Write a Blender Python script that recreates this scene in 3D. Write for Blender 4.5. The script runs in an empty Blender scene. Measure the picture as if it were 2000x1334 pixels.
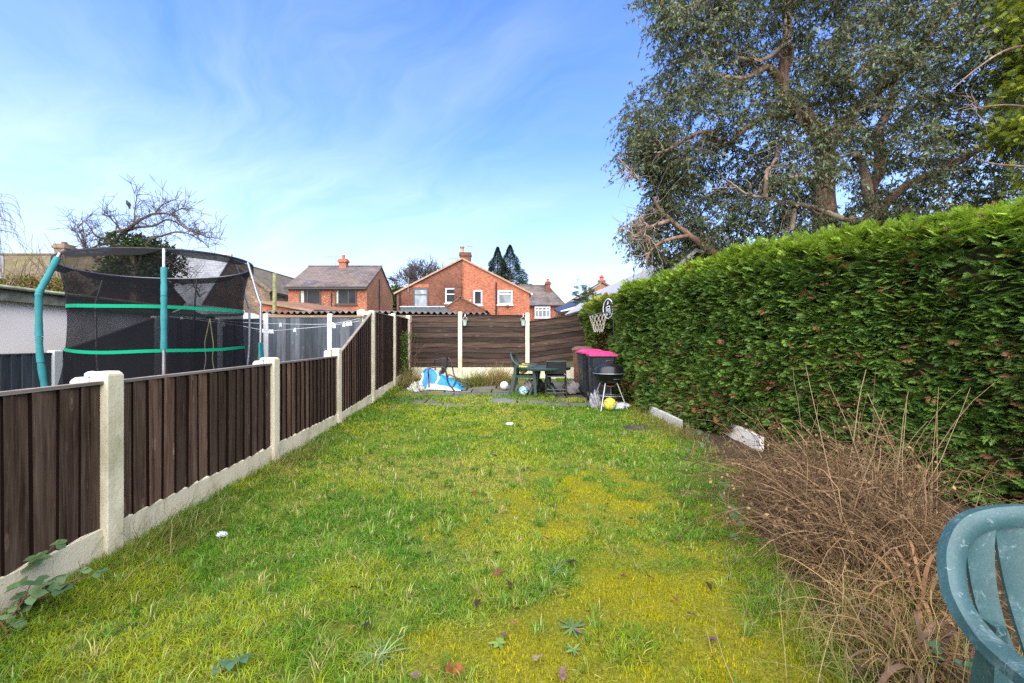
import bpy, math, random
import numpy as np
from mathutils import Vector, Matrix, Euler
random.seed(7)
RS = np.random.RandomState(11)
SC = bpy.context.scene
COL = SC.collection
F = 825.0
R = math.radians
def P(px, py, Y):
    return ((px-1000)/F*Y, Y, 1.3+(667-py)/F*Y)
def PX(px, Y): return (px-1000)/F*Y
def PZ(py, Y): return 1.3+(667-py)/F*Y
def sstep(a, b, x):
    t = np.clip((np.asarray(x, float)-a)/(b-a), 0, 1); return t*t*(3-2*t)

# ---------------------------------------------------------------- noise (numpy)
_T = np.random.RandomState(3).rand(256, 256)
def vnoise(x, y):
    x = np.asarray(x, float); y = np.asarray(y, float)
    xi = np.floor(x).astype(int); yi = np.floor(y).astype(int)
    fx = x-xi; fy = y-yi
    fx = fx*fx*(3-2*fx); fy = fy*fy*(3-2*fy)
    a = _T[xi % 256, yi % 256]; b = _T[(xi+1) % 256, yi % 256]
    c = _T[xi % 256, (yi+1) % 256]; d = _T[(xi+1) % 256, (yi+1) % 256]
    return (a*(1-fx)+b*fx)*(1-fy)+(c*(1-fx)+d*fx)*fy
def fbm(x, y, o=4):
    s = 0; a = .5; t = 0
    for i in range(o):
        s = s+a*vnoise(np.asarray(x)*2**i+17*i, np.asarray(y)*2**i+31*i); t += a; a *= .5
    return s/t

# ---------------------------------------------------------------- terrain
def gz(x, y):
    x = np.asarray(x, float); y = np.asarray(y, float)
    z = .25*sstep(5.2, 12.4, y)
    z = z+.05*(fbm(x*.9+5, y*.9, 3)-.5)*sstep(0, 2, y)*(1-sstep(8, 10, y))
    fx = -.0606*y-2.252
    z = z+.03*np.exp(-((x-fx)/.35)**2)*(1-sstep(6, 9, y))
    return z
def g1(x, y): return float(gz(np.array([x]), np.array([y]))[0])

# ---------------------------------------------------------------- objects
OFF = {}
def tag(o, label=None, cat=None, group=None, kind=None):
    if label: o['label'] = label
    if cat: o['category'] = cat
    if group: o['group'] = group
    if kind: o['kind'] = kind
    return o
def thing(name, label, cat, loc=(0, 0, 0), group=None, rz=0):
    o = bpy.data.objects.new(name, None); COL.objects.link(o)
    o.empty_display_size = .1
    o.location = loc; o.rotation_euler = (0, 0, rz)
    OFF[o.name] = Vector(loc)
    return tag(o, label, cat, group)
def boxuv(me):
    nl = len(me.loops)
    if nl == 0: return
    co = np.empty(len(me.vertices)*3); me.vertices.foreach_get('co', co); co = co.reshape(-1, 3)
    li = np.empty(nl, dtype=np.int32); me.loops.foreach_get('vertex_index', li)
    npoly = len(me.polygons)
    nor = np.empty(npoly*3); me.polygons.foreach_get('normal', nor); nor = nor.reshape(-1, 3)
    lt = np.empty(npoly, dtype=np.int32); me.polygons.foreach_get('loop_total', lt)
    n = np.repeat(nor, lt, axis=0); c = co[li]
    u = np.stack([-n[:, 1], n[:, 0], np.zeros(nl)], 1)
    ul = np.linalg.norm(u, axis=1)
    flat = ul < .2
    u[flat] = (1, 0, 0); ul[flat] = 1
    u /= ul[:, None]
    # keep direction sign stable
    s = np.where(np.abs(u[:, 0]) >= np.abs(u[:, 1]), np.sign(u[:, 0]), np.sign(u[:, 1])); s[s == 0] = 1
    u *= s[:, None]
    v = np.cross(n, u); sv = np.sign(v[:, 2]); sv[np.abs(v[:, 2]) < 1e-4] = 1; v *= sv[:, None]
    v[flat] = (0, 1, 0)
    uv = np.stack([(c*u).sum(1), (c*v).sum(1)], 1).astype(np.float32)
    l = me.uv_layers.new(name='UVMap'); l.data.foreach_set('uv', uv.ravel())
class MB:
    def __init__(s): s.v = []; s.f = []; s.m = []; s.cur = 0
    def add(s, vs, fs):
        b = len(s.v); s.v += [tuple(x) for x in vs]
        for f in fs: s.f.append([b+i for i in f]); s.m.append(s.cur)
    def poly(s, vs): s.add(vs, [list(range(len(vs)))])
    def hexa(s, p):   # 4 bottom ccw, 4 top ccw
        s.add(p, [[3, 2, 1, 0], [4, 5, 6, 7], [0, 1, 5, 4], [1, 2, 6, 5], [2, 3, 7, 6], [3, 0, 4, 7]])
    def box(s, x0, x1, y0, y1, z0, z1):
        s.hexa([(x0, y0, z0), (x1, y0, z0), (x1, y1, z0), (x0, y1, z0), (x0, y0, z1), (x1, y0, z1), (x1, y1, z1), (x0, y1, z1)])
    def beam(s, p, q, w, h, up=(0, 0, 1)):
        p = Vector(p); q = Vector(q); d = (q-p).normalized(); up = Vector(up)
        if abs(d.dot(up)) > .98: up = Vector((0, 1, 0))
        a = d.cross(up).normalized()*w/2; b = a.cross(d).normalized()*h/2
        s.hexa([p-a-b, p+a-b, q+a-b, q-a-b, p-a+b, p+a+b, q+a+b, q-a+b])
    def tube(s, pts, r, n=6, closed=False, cap=True, flat=1.0):
        pts = [Vector(p) for p in pts]; m = len(pts)
        if not hasattr(r, '__len__'): r = [r]*m
        rings = []; up = None
        for i in range(m):
            if closed: d = pts[(i+1) % m]-pts[i-1]
            else: d = pts[min(i+1, m-1)]-pts[max(i-1, 0)]
            if d.length < 1e-9: d = Vector((0, 0, 1))
            d.normalize()
            if up is None:
                up = Vector((0, 0, 1)) if abs(d.z) < .9 else Vector((1, 0, 0))
            a = d.cross(up)
            if a.length < 1e-6: a = d.cross(Vector((0, 1, .1)))
            a.normalize(); up = a.cross(d).normalized()
            rings.append([pts[i]+(a*math.cos(2*math.pi*k/n)+up*flat*math.sin(2*math.pi*k/n))*r[i] for k in range(n)])
        vs = [v for rg in rings for v in rg]; fs = []
        for i in range(m if closed else m-1):
            j = (i+1) % m
            for k in range(n):
                k2 = (k+1) % n
                fs.append([i*n+k, i*n+k2, j*n+k2, j*n+k])
        if cap and not closed:
            fs.append(list(range(n))[::-1]); fs.append([(m-1)*n+k for k in range(n)])
        s.add(vs, fs)
    def lathe(s, prof, c=(0, 0, 0), n=24, M=None):
        vs = []; fs = []
        for (r, z) in prof:
            for k in range(n):
                a = 2*math.pi*k/n; v = Vector((r*math.cos(a), r*math.sin(a), z))
                if M: v = M @ v
                vs.append(v+Vector(c))
        m = len(prof)
        for i in range(m-1):
            for k in range(n):
                k2 = (k+1) % n; fs.append([i*n+k, i*n+k2, (i+1)*n+k2, (i+1)*n+k])
        fs.append(list(range(n))[::-1]); fs.append([(m-1)*n+k for k in range(n)])
        s.add(vs, fs)
    def prism(s, poly, d):  # extrude closed polygon by vector d
        d = Vector(d); n = len(poly); p = [Vector(v) for v in poly]
        s.add(p+[v+d for v in p], [list(range(n))[::-1], list(range(n, 2*n))]+[[i, (i+1) % n, n+(i+1) % n, n+i] for i in range(n)])
    def slab(s, p0, p1, p2, p3, t):  # quad top, thickness down its normal
        p = [Vector(x) for x in (p0, p1, p2, p3)]
        n = (p[1]-p[0]).cross(p[2]-p[0]).normalized()
        if n.z < 0: n = -n
        s.hexa([x-n*t for x in p]+p)
    def build(s, name, mats, parent=None, smooth=False, uv=True, bevel=0, local=False):
        me = bpy.data.meshes.new(name)
        off = OFF[parent.name] if (parent and not local) else Vector((0, 0, 0))
        me.from_pydata([tuple(Vector(v)-off) for v in s.v], [], s.f)
        if not isinstance(mats, (list, tuple)): mats = [mats]
        for m in mats: me.materials.append(m)
        if len(mats) > 1: me.polygons.foreach_set('material_index', s.m)
        if smooth: me.polygons.foreach_set('use_smooth', [True]*len(me.polygons))
        me.update()
        import bmesh
        bm = bmesh.new(); bm.from_mesh(me); bmesh.ops.recalc_face_normals(bm, faces=bm.faces)
        if bevel:
            ed = [e for e in bm.edges if e.is_manifold and e.calc_face_angle(0) > .6]
            bmesh.ops.bevel(bm, geom=ed, offset=bevel, segments=2, affect='EDGES', profile=.6)
        bm.to_mesh(me); bm.free()
        if uv: boxuv(me)
        o = bpy.data.objects.new(name, me); COL.objects.link(o)
        if parent: o.parent = parent
        OFF[o.name] = Vector(off)
        if smooth and not bevel:
            try: me.set_sharp_from_angle(angle=R(50))
            except Exception: pass
        return o
def np_mesh(name, V, Fc, mat, parent=None, col=None, smooth=False, uv=False):
    me = bpy.data.meshes.new(name)
    V = np.asarray(V, np.float32); Fc = np.asarray(Fc, np.int32)
    off = OFF[parent.name] if parent else Vector((0, 0, 0))
    V = V-np.array(off, np.float32)
    k = Fc.shape[1]
    me.vertices.add(len(V)); me.vertices.foreach_set('co', V.ravel())
    me.loops.add(Fc.size); me.loops.foreach_set('vertex_index', Fc.ravel())
    me.polygons.add(len(Fc)); me.polygons.foreach_set('loop_start', np.arange(0, Fc.size, k, dtype=np.int32))
    try: me.polygons.foreach_set('loop_total', np.full(len(Fc), k, np.int32))
    except Exception: pass
    if smooth: me.polygons.foreach_set('use_smooth', np.ones(len(Fc), bool))
    me.materials.append(mat)
    me.update(calc_edges=True)
    if col is not None:
        at = me.color_attributes.new('Col', 'FLOAT_COLOR', 'POINT')
        c = np.ones((len(V), 4), np.float32); c[:, :3] = col
        at.data.foreach_set('color', c.ravel())
    if uv: boxuv(me)
    o = bpy.data.objects.new(name, me); COL.objects.link(o)
    if parent: o.parent = parent
    OFF[o.name] = Vector(off)
    return o
def frames(d, roll):   # d (n,3) unit -> rotation matrices with columns (side, d, normal)
    n = len(d); h = np.tile(np.array([0, 0, 1.]), (n, 1)); h[np.abs(d[:, 2]) > .95] = (1, 0, 0)
    s = np.cross(d, h); s /= np.linalg.norm(s, axis=1)[:, None]
    t = np.cross(s, d)
    c, sn = np.cos(roll)[:, None], np.sin(roll)[:, None]
    s2 = s*c+t*sn; t2 = -s*sn+t*c
    return np.stack([s2, d, t2], 2)
def scatter(protoV, protoF, pos, rot, scale):
    k = len(protoV); n = len(pos)
    V = np.einsum('nij,kj->nki', rot, protoV)*np.asarray(scale).reshape(n, -1)[:, None, :]+pos[:, None, :]
    Fc = protoF[None]+(np.arange(n)*k)[:, None, None]
    return V.reshape(-1, 3), Fc.reshape(-1, protoF.shape[1])
def unit(a): return a/np.maximum(np.linalg.norm(a, axis=-1, keepdims=True), 1e-9)
def cr(pts, n=6):  # catmull rom
    pts = [Vector(p) for p in pts]; out = []
    m = len(pts)
    for i in range(m-1):
        p0 = pts[max(i-1, 0)]; p1 = pts[i]; p2 = pts[i+1]; p3 = pts[min(i+2, m-1)]
        for k in range(n):
            t = k/n
            out.append(.5*((2*p1)+(p2-p0)*t+(2*p0-5*p1+4*p2-p3)*t*t+(-p0+3*p1-3*p2+p3)*t**3))
    out.append(pts[-1]); return out
def lerp(a, b, t): return a+(b-a)*t

# ---------------------------------------------------------------- materials
class NT:
    def __init__(s, name, rough=.8, spec=.3):
        s.m = bpy.data.materials.new(name); s.m.use_nodes = True
        s.t = s.m.node_tree; s.b = s.t.nodes['Principled BSDF']
        s.out = s.t.nodes['Material Output']
        s.b.inputs['Roughness'].default_value = rough
        s.b.inputs['Specular IOR Level'].default_value = spec
    def n(s, typ, **kw):
        x = s.t.nodes.new('ShaderNode'+typ)
        for k, v in kw.items():
            if k.startswith('p_'): setattr(x, k[2:], v)
            else:
                key = int(k[1:]) if (k[0] == 'i' and k[1:].isdigit()) else k.replace('_', ' ')
                if isinstance(v, bpy.types.NodeSocket): s.t.links.new(v, x.inputs[key])
                else: x.inputs[key].default_value = v
        return x
    def link(s, a, b): s.t.links.new(a, b)
    def uv(s): return s.n('UVMap').outputs[0]
    def obj(s): return s.n('TexCoord').outputs['Object']
    def scl(s, v, sc, loc=(0, 0, 0), rot=(0, 0, 0)):
        return s.n('Mapping', Vector=v, Scale=sc, Location=loc, Rotation=rot).outputs[0]
    def noise(s, v, scale, detail=4, rough=.55, dist=0):
        return s.n('TexNoise', Vector=v, Scale=scale, Detail=detail, Roughness=rough, Distortion=dist).outputs[0]
    def ramp(s, f, stops, interp='LINEAR'):
        x = s.n('ValToRGB', Fac=f); e = x.color_ramp.elements; x.color_ramp.interpolation = interp
        while len(e) < len(stops): e.new(.5)
        for i, (p, c) in enumerate(stops):
            e[i].position = p
            e[i].color = (c if hasattr(c, '__len__') else (c, c, c))[:3]+(1,) if hasattr(c, '__len__') else (c, c, c, 1)
        return x.outputs[0]
    def mix(s, f, a, b, mode='MIX'):
        x = s.n('Mix', p_data_type='RGBA', p_blend_type=mode)
        for i, v in ((0, f), (6, a), (7, b)):
            if isinstance(v, bpy.types.NodeSocket): s.link(v, x.inputs[i])
            else: x.inputs[i].default_value = v if i == 0 else tuple(v)[:3]+(1,)
        return x.outputs[2]
    def math(s, op, a, b=0.0, clamp=False):
        x = s.n('Math', p_operation=op, p_use_clamp=clamp)
        for i, v in ((0, a), (1, b)):
            if isinstance(v, bpy.types.NodeSocket): s.link(v, x.inputs[i])
            else: x.inputs[i].default_value = v
        return x.outputs[0]
    def island(s): return s.n('NewGeometry').outputs['Random Per Island']
    def color(s, c):
        if isinstance(c, bpy.types.NodeSocket): s.link(c, s.b.inputs['Base Color'])
        else: s.b.inputs['Base Color'].default_value = tuple(c)[:3]+(1,)
        return s
    def bump(s, h, strength=.4, dist=.01):
        b = s.n('Bump', Strength=strength, Distance=dist, Height=h)
        s.link(b.outputs[0], s.b.inputs['Normal']); return s
MATS = {}
def simple(name, c, rough=.6, spec=.3, metal=0, var=.25, scale=6, bump=0, bscale=80):
    if name in MATS: return MATS[name]
    t = NT(name, rough, spec); o = t.obj()
    f = t.noise(o, scale, 5)
    lo = tuple(x*(1-var) for x in c); hi = tuple(min(1, x*(1+var)) for x in c)
    t.color(t.ramp(f, [(.3, lo), (.7, hi)]))
    t.b.inputs['Metallic'].default_value = metal
    if bump: t.bump(t.noise(o, bscale, 4), bump, .01)
    MATS[name] = t.m; return t.m
def wood(name, dark, mid, light, horiz=False, rnd=True, white=.0):
    t = NT(name, .85, .10)
    uv = t.uv(); isl = t.island()
    offv = t.n('CombineXYZ', X=t.math('MULTIPLY', isl, 37.0), Y=t.math('MULTIPLY', isl, 91.0)).outputs[0]
    v = t.n('VectorMath', p_operation='ADD', i0=uv, i1=offv).outputs[0]
    A = (2.2, 60, 1) if horiz else (60, 2.2, 1)
    B = (.8, 9, 1) if horiz else (9, .8, 1)
    K = (2.2, 9, 1) if horiz else (9, 2.6, 1)
    grain = t.noise(t.scl(v, A), 1, 5, .6, .8)
    cloud = t.noise(t.scl(v, B), 1.5, 4, .6, .4)
    vo = t.n('TexVoronoi', Vector=t.scl(v, K), Scale=1.0, Randomness=1.0).outputs[0]
    knot = t.ramp(vo, [(.0, 1), (.055, .9), (.10, 0), (.13, .45), (.17, 0)])
    g = t.ramp(grain, [(.25, dark), (.5, mid), (.8, light)])
    g = t.mix(t.ramp(cloud, [(.35, 0), (.75, .75)]), g, light)
    g = t.mix(t.math('MULTIPLY', knot, .85), g, tuple(x*1.8 for x in light))
    if white:
        sc = t.noise(t.scl(v, (1.5, 40, 1) if horiz else (40, 1.5, 1)), 3, 6, .7, 1.0)
        g = t.mix(t.math('MULTIPLY', t.ramp(sc, [(.60, 0), (.72, 1)]), white), g, (.27, .22, .18))
    if rnd: g = t.mix(1.0, g, t.ramp(isl, [(0, (.50, .48, .46)), (.5, (1, 1, 1)), (1, (1.75, 1.62, 1.5))]), 'MULTIPLY')
    t.color(g); t.bump(grain, .5, .004)
    return t.m
def brick(name, c1, c2, mortar, rowh=.075, bw=.225, dirt=.35, scatter_light=0.0):
    t = NT(name, .85, .2); uv = t.uv()
    bt = t.n('TexBrick', Vector=uv, Scale=1.0, Color1=c1+(1,), Color2=c2+(1,), Mortar=mortar+(1,), Mortar_Size=.008, Bias=-.1, Brick_Width=bw, Row_Height=rowh)
    bt.offset = .5
    big = t.noise(t.obj(), .6, 5, .65)
    c = t.mix(1.0, bt.outputs[0], t.ramp(big, [(.3, (1-dirt,)*3), (.65, (1.1, 1.08, 1.05))]), 'MULTIPLY')
    fine = t.noise(t.scl(uv, (4.4, 13, 1)), 1.0, 2, .6)
    c = t.mix(1.0, c, t.ramp(fine, [(.3, (.6, .58, .58)), (.7, (1.35, 1.3, 1.25))]), 'MULTIPLY')
    if scatter_light:
        f = t.noise(t.scl(uv, (5, 13, 1)), 1.3, 1, .5)
        c = t.mix(t.math('MULTIPLY', t.ramp(f, [(.66, 0), (.70, 1)]), scatter_light), c, (.55, .40, .26))
    t.color(c); t.bump(bt.outputs[1], -.3, .01); return t.m
def tiles(name, c1, c2, gap, rowh=.22, bw=.3, moss=None, mossamt=.5):
    t = NT(name, .9, .1); uv = t.uv()
    bt = t.n('TexBrick', Vector=uv, Scale=1.0, Color1=c1+(1,), Color2=c2+(1,), Mortar=gap+(1,), Mortar_Size=.014, Bias=0., Brick_Width=bw, Row_Height=rowh)
    big = t.noise(t.obj(), .9, 6, .7)
    c = t.mix(1.0, bt.outputs[0], t.ramp(big, [(.3, (.65,)*3), (.7, (1.3,)*3)]), 'MULTIPLY')
    if moss:
        f = t.noise(t.obj(), .55, 6, .72)
        c = t.mix(t.math('MULTIPLY', t.ramp(f, [(.42, 0), (.62, 1)]), mossamt), c, moss)
    t.color(c); t.bump(bt.outputs[1], -.5, .02); return t.m
def leafmat(name, stops, rough=.5, spec=.35, trans=.25, attr=False, colgain=None):
    t = NT(name, rough, spec)
    if attr: c = t.n('Attribute', p_attribute_name='Col').outputs[0]
    else: c = t.ramp(t.island(), stops)
    t.color(c)
    if trans:
        tr = t.n('BsdfTranslucent', Color=t.mix(1.0, c, (1.3, 1.4, .7), 'MULTIPLY'))
        ms = t.n('MixShader', Fac=trans)
        t.link(t.b.outputs[0], ms.inputs[1]); t.link(tr.outputs[0], ms.inputs[2]); t.link(ms.outputs[0], t.out.inputs[0])
    return t.m

M = {}
M['fence'] = wood('fence_wood', (.010, .0050, .0036), (.050, .0275, .0185), (.150, .100, .072), white=.85)
M['fence_edge'] = simple('shade_line_edge', (.009, .005, .004), .95, .05)  # near-black board edges: shade lines between boards put into the colour
M['lap'] = wood('lap_wood', (.008, .0055, .0045), (.023, .0155, .012), (.062, .045, .036), horiz=True, white=.35)
M['grey_fence'] = wood('grey_fence_wood', (.030, .036, .044), (.048, .056, .068), (.085, .097, .115))
M['cap'] = wood('cap_wood', (.06, .05, .04), (.12, .10, .085), (.22, .20, .18), horiz=True)
M['timber'] = wood('bare_timber', (.12, .08, .05), (.2, .14, .09), (.3, .22, .15), horiz=True)
def concrete_paint(name, c, stain=(.34, .33, .16), amt=.6, rough=.75):
    t = NT(name, rough, .25); o = t.obj()
    a = t.noise(o, 3, 6, .65); b = t.noise(o, 28, 5, .6)
    col = t.ramp(a, [(.3, tuple(x*.82 for x in c)), (.65, c)])
    col = t.mix(t.math('MULTIPLY', t.ramp(t.noise(t.scl(o, (1, 1, .45)), 5, 6, .75), [(.48, 0), (.72, 1)]), amt), col, stain)
    pits = t.ramp(t.n('TexVoronoi', Vector=o, Scale=30.0).outputs[0], [(.0, 1), (.10, .8), (.14, 0)])
    msk = t.ramp(t.noise(o, 7, 3), [(.52, 0), (.6, 1)])
    col = t.mix(t.math('MULTIPLY', pits, t.math('MULTIPLY', msk, .55)), col, (.22, .17, .11))
    t.color(col); t.bump(t.mix(.5, t.noise(o, 45, 4, .6), b), .5, .008); return t.m
M['cream'] = concrete_paint('cream_concrete', (.62, .555, .405), stain=(.27, .27, .13), amt=.85)
M['white_post'] = concrete_paint('white_concrete', (.50, .51, .52), (.4, .4, .36), .3)
M['kerb'] = concrete_paint('grey_concrete', (.42, .42, .40), (.2, .22, .12), .5)
M['render'] = simple('white_render', (.72, .665, .60), .9, .1, var=.05, scale=1.5)
M['brick_new'] = brick('brick_red', (.29, .074, .036), (.39, .112, .052), (.35, .235, .165), dirt=.2)
M['brick_old'] = brick('brick_weathered', (.135, .05, .032), (.215, .074, .042), (.15, .105, .078), dirt=.5)
M['brick_spot'] = brick('brick_spotted', (.26, .07, .036), (.36, .105, .054), (.32, .21, .145), dirt=.3, scatter_light=.8)
M['brick_side'] = brick('brick_brown', (.25, .10, .05), (.36, .16, .085), (.34, .25, .17), dirt=.3, scatter_light=.6)
M['brick_dark'] = brick('brick_dark', (.12, .05, .032), (.19, .075, .045), (.15, .10, .08), dirt=.5)
M['stone'] = brick('stone_rubble', (.30, .235, .17), (.20, .15, .11), (.13, .10, .08), rowh=.2, bw=.42, dirt=.45)
M['slate'] = tiles('slate_roof', (.066, .060, .064), (.120, .105, .106), (.028, .024, .027), moss=(.15, .105, .078), mossamt=.5)
M['slate_dark'] = tiles('slate_dark', (.085, .072, .066), (.135, .115, .105), (.04, .035, .03), moss=(.12, .11, .05), mossamt=.5)
M['slate_pale'] = tiles('slate_pale', (.42, .44, .47), (.55, .57, .6), (.25, .26, .28))
M['roof_moss'] = tiles('roof_mossy', (.10, .075, .055), (.15, .115, .085), (.035, .03, .025), rowh=.28, bw=.33, moss=(.10, .10, .03), mossamt=.55)
M['roof_brown'] = tiles('roof_brown', (.17, .075, .05), (.24, .11, .075), (.07, .04, .03), moss=(.10, .10, .06), mossamt=.7)
M['white'] = simple('white_pvc', (.52, .53, .54), .35, .4, var=.06)
M['brown_frame'] = simple('brown_pvc', (.035, .014, .010), .4, .4)
M['grey_frame'] = simple('grey_pvc', (.05, .055, .065), .4, .4)
M['black'] = simple('black_plastic', (.010, .010, .011), .35, .4)
M['gutter'] = simple('black_gutter', (.012, .011, .012), .4, .4)
M['felt'] = simple('mossy_felt', (.15, .155, .115), .9, .1, var=.45, scale=7, bump=.3)
M['pale_roof'] = simple('pale_sheet', (.27, .265, .255), .55, .3, var=.10, scale=1.2)
M['white_roof'] = simple('white_sheet', (.46, .48, .5), .5, .3, var=.06)
M['coping'] = simple('stone_coping', (.16, .12, .085), .9, .1, var=.4, scale=4)
M['terracotta'] = simple('terracotta', (.34, .10, .05), .7, .2)
M['metal'] = simple('aerial_metal', (.22, .22, .23), .45, .5, metal=.6)
def glassm(name, c, rough=.06):
    t = NT(name, rough, .07); o = t.obj()
    f = t.noise(t.scl(o, (1.6, 1.6, 1.1)), 1.3, 3, .5)
    t.color(t.ramp(f, [(.35, tuple(x*.5 for x in c)), (.65, c)])); return t.m
M['glass'] = glassm('window_glass', (.022, .027, .032))
M['blind'] = glassm('window_blind', (.36, .40, .43), .2)
M['net_curtain'] = glassm('net_curtain', (.23, .265, .28), .2)
# ================================================================ camera, light, sky
cam = bpy.data.cameras.new('camera'); co = bpy.data.objects.new('camera', cam); COL.objects.link(co)
co.location = (0, 0, 1.3); co.rotation_euler = (R(90), 0, 0)
cam.sensor_width = 36; cam.lens = F/2000*36; cam.clip_start = .05; cam.clip_end = 3000
SC.camera = co
SUN_EL, SUN_AZ = 52, 189     # azimuth measured clockwise from +Y
sd = bpy.data.lights.new('sun', 'SUN'); so = bpy.data.objects.new('sun', sd); COL.objects.link(so)
sd.energy = 5.0; sd.angle = R(105); sd.color = (1, .92, .77)
dv = Vector((math.sin(R(SUN_AZ))*math.cos(R(SUN_EL)), math.cos(R(SUN_AZ))*math.cos(R(SUN_EL)), math.sin(R(SUN_EL))))
so.rotation_euler = (-dv).to_track_quat('-Z', 'Y').to_euler()
W = bpy.data.worlds.new('World'); SC.world = W; W.use_nodes = True
def world():
    t = NT.__new__(NT); t.t = W.node_tree
    bg = t.t.nodes['Background']; bg.inputs['Strength'].default_value = .090
    sky = t.n('TexSky', p_sky_type='NISHITA', p_sun_disc=False, p_sun_elevation=R(SUN_EL), p_sun_rotation=R(SUN_AZ), p_air_density=1.0, p_dust_density=.6, p_ozone_density=2.0)
    d = t.n('TexCoord').outputs['Generated']
    s = t.n('SeparateXYZ', Vector=d)
    zz = t.math('ADD', t.math('MAXIMUM', s.outputs[2], 0.0), .16)
    u = t.math('DIVIDE', s.outputs[0], zz); v = t.math('DIVIDE', s.outputs[1], zz)
    p = t.n('CombineXYZ', X=u, Y=v).outputs[0]
    warp = t.noise(p, 1.1, 3, .5)
    wv = t.n('CombineXYZ', X=t.math('MULTIPLY', warp, .9), Y=t.math('MULTIPLY', warp, .5)).outputs[0]
    p2 = t.n('VectorMath', p_operation='ADD', i0=p, i1=wv).outputs[0]
    streak = t.noise(t.scl(t.scl(p2, (1, 1, 1), (0, 0, 0), (0, 0, R(40))), (.5, 1.9, 1), (3.3, 1.2, 0)), 1.5, 8, .62)
    patch = t.noise(t.scl(p, (.6, .8, 1), (8.1, 5.2, 0)), 1.0, 3, .5)
    m = t.math('MULTIPLY', t.ramp(streak, [(.36, 0), (.76, 1)]), t.ramp(patch, [(.34, .15), (.66, 1)]))
    hz = t.ramp(s.outputs[2], [(.0, .92), (.10, .76), (.24, .39), (.42, .10), (.7, .0)])
    fac = t.math('ADD', t.math('MULTIPLY', m, .36), hz, True)
    tint = t.mix(1.0, sky.outputs[0], (.63, 1.04, 1.80), 'MULTIPLY')
    cl = t.ramp(s.outputs[2], [(.0, (.80, .87, .95)), (.25, (.68, .82, 1.0)), (.6, (.70, .78, 1.0))])
    cl = t.mix(1.0, cl, (6.8, 6.8, 6.8), 'MULTIPLY')
    c = t.mix(fac, tint, cl)
    t.link(c, bg.inputs['Color'])
world()
SC.view_settings.view_transform = 'Standard'; SC.view_settings.look = 'None'
SC.view_settings.exposure = 1.42; SC.view_settings.gamma = 1
SC.render.engine = 'CYCLES'
cy = SC.cycles
cy.max_bounces = 5; cy.diffuse_bounces = 3; cy.glossy_bounces = 2; cy.transmission_bounces = 2; cy.transparent_max_bounces = 10
cy.use_denoising = False
cy.caustics_reflective = False; cy.caustics_refractive = False

# ================================================================ ground and lawn
def edge_x(y):   # lawn / bed edge on the hedge side
    return np.interp(y, [0, 1.6, 2.0, 2.5, 3.2, 4.2, 5.5, 6.6, 8], [1.0, 1.18, 1.3, 1.45, 1.72, 2.05, 2.3, 2.35, 2.3])
def moss_mask(x, y):
    n = fbm(x*1.7+3, y*1.7+9, 4)
    m = 1.45*np.exp(-((x-.72)/.85)**2-((y-1.85)/1.1)**2)+.42*np.exp(-((x-.9)/.9)**2-((y-4.2)/1.3)**2)+.22*np.exp(-((x+.3)/1.6)**2-((y-5.5)/2.2)**2)
    return sstep(.18, .95, m*.78+(n-.5)*1.7+(fbm(x*7+1, y*7, 3)-.5)*.7)
def straw_mask(x, y):
    n = fbm(x*1.2+23, y*1.2+3, 4)
    m = .55*np.exp(-((x+.5)/1.3)**2-((y-4.3)/1.6)**2)+.3*np.exp(-((x+.2)/1.8)**2-((y-6.6)/1.3)**2)
    return sstep(.3, .8, m+(n-.5)*1.6)
t = NT('ground_soil', .95, .1); o = t.obj()
t.color(t.mix(t.ramp(t.noise(o, .15, 5), [(.4, 0), (.6, 1)]), (.055, .075, .02), (.07, .055, .035))); M['ground'] = t.m
t = NT('lawn_thatch', .95, .1); o = t.obj()
a = t.n('Attribute', p_attribute_name='Col').outputs[0]
t.color(t.mix(1.0, a, t.ramp(t.noise(o, 55, 5, .7), [(.3, (.45, .45, .4)), (.7, (1.5, 1.5, 1.4))]), 'MULTIPLY'))
t.bump(t.noise(o, 70, 4, .7), 1.0, .02); M['lawn'] = t.m
g = MB(); S = 1500
n = 24
xs = np.linspace(-S, S, 2); 
gv = [(-S, -S, -.35), (S, -S, -.35), (S, S, -.35), (-S, S, -.35)]
g.add([(-S, -60, -.06), (S, -60, -.06), (S, 4, -.06), (-S, 4, -.06), (S, 13, .17), (-S, 13, .17), (S, S, .17), (-S, S, .17)], [[0, 1, 2, 3], [3, 2, 4, 5], [5, 4, 6, 7]])
tag(g.build('ground', M['ground']), kind='structure', label='earth and grass ground running to the horizon')
nx, ny = 190, 320
X, Y = np.meshgrid(np.linspace(-3.1, 5.2, nx), np.linspace(-.6, 12.3, ny), indexing='xy')
mm = moss_mask(X, Y); ss = straw_mask(X, Y)
Z = gz(X, Y)+.016*mm*fbm(X*14, Y*14, 2)+.012*(fbm(X*6, Y*6, 3)-.5)
bed = sstep(-.05, .15, X-edge_x(Y)+(fbm(X*4, Y*4, 3)-.5)*.25)
pat = sstep(7.6, 7.8, Y)
Z = Z-.055*pat*(X > -2.6)*(1-.0*bed)
c = np.zeros(X.shape+(3,))
c[:] = (.095, .120, .018)
c = lerp(c, np.array((.15, .12, .045)), (ss*.7)[..., None])
c = lerp(c, np.array((.17, .155, .015)), .8*mm[..., None])
c = lerp(c, np.array((.050, .036, .022)), bed[..., None])
c = lerp(c, np.array((.030, .026, .017)), (pat*(1-bed*.4))[..., None])
idx = np.arange(nx*ny).reshape(ny, nx)
Fq = np.stack([idx[:-1, :-1], idx[:-1, 1:], idx[1:, 1:], idx[1:, :-1]], -1).reshape(-1, 4)
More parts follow.
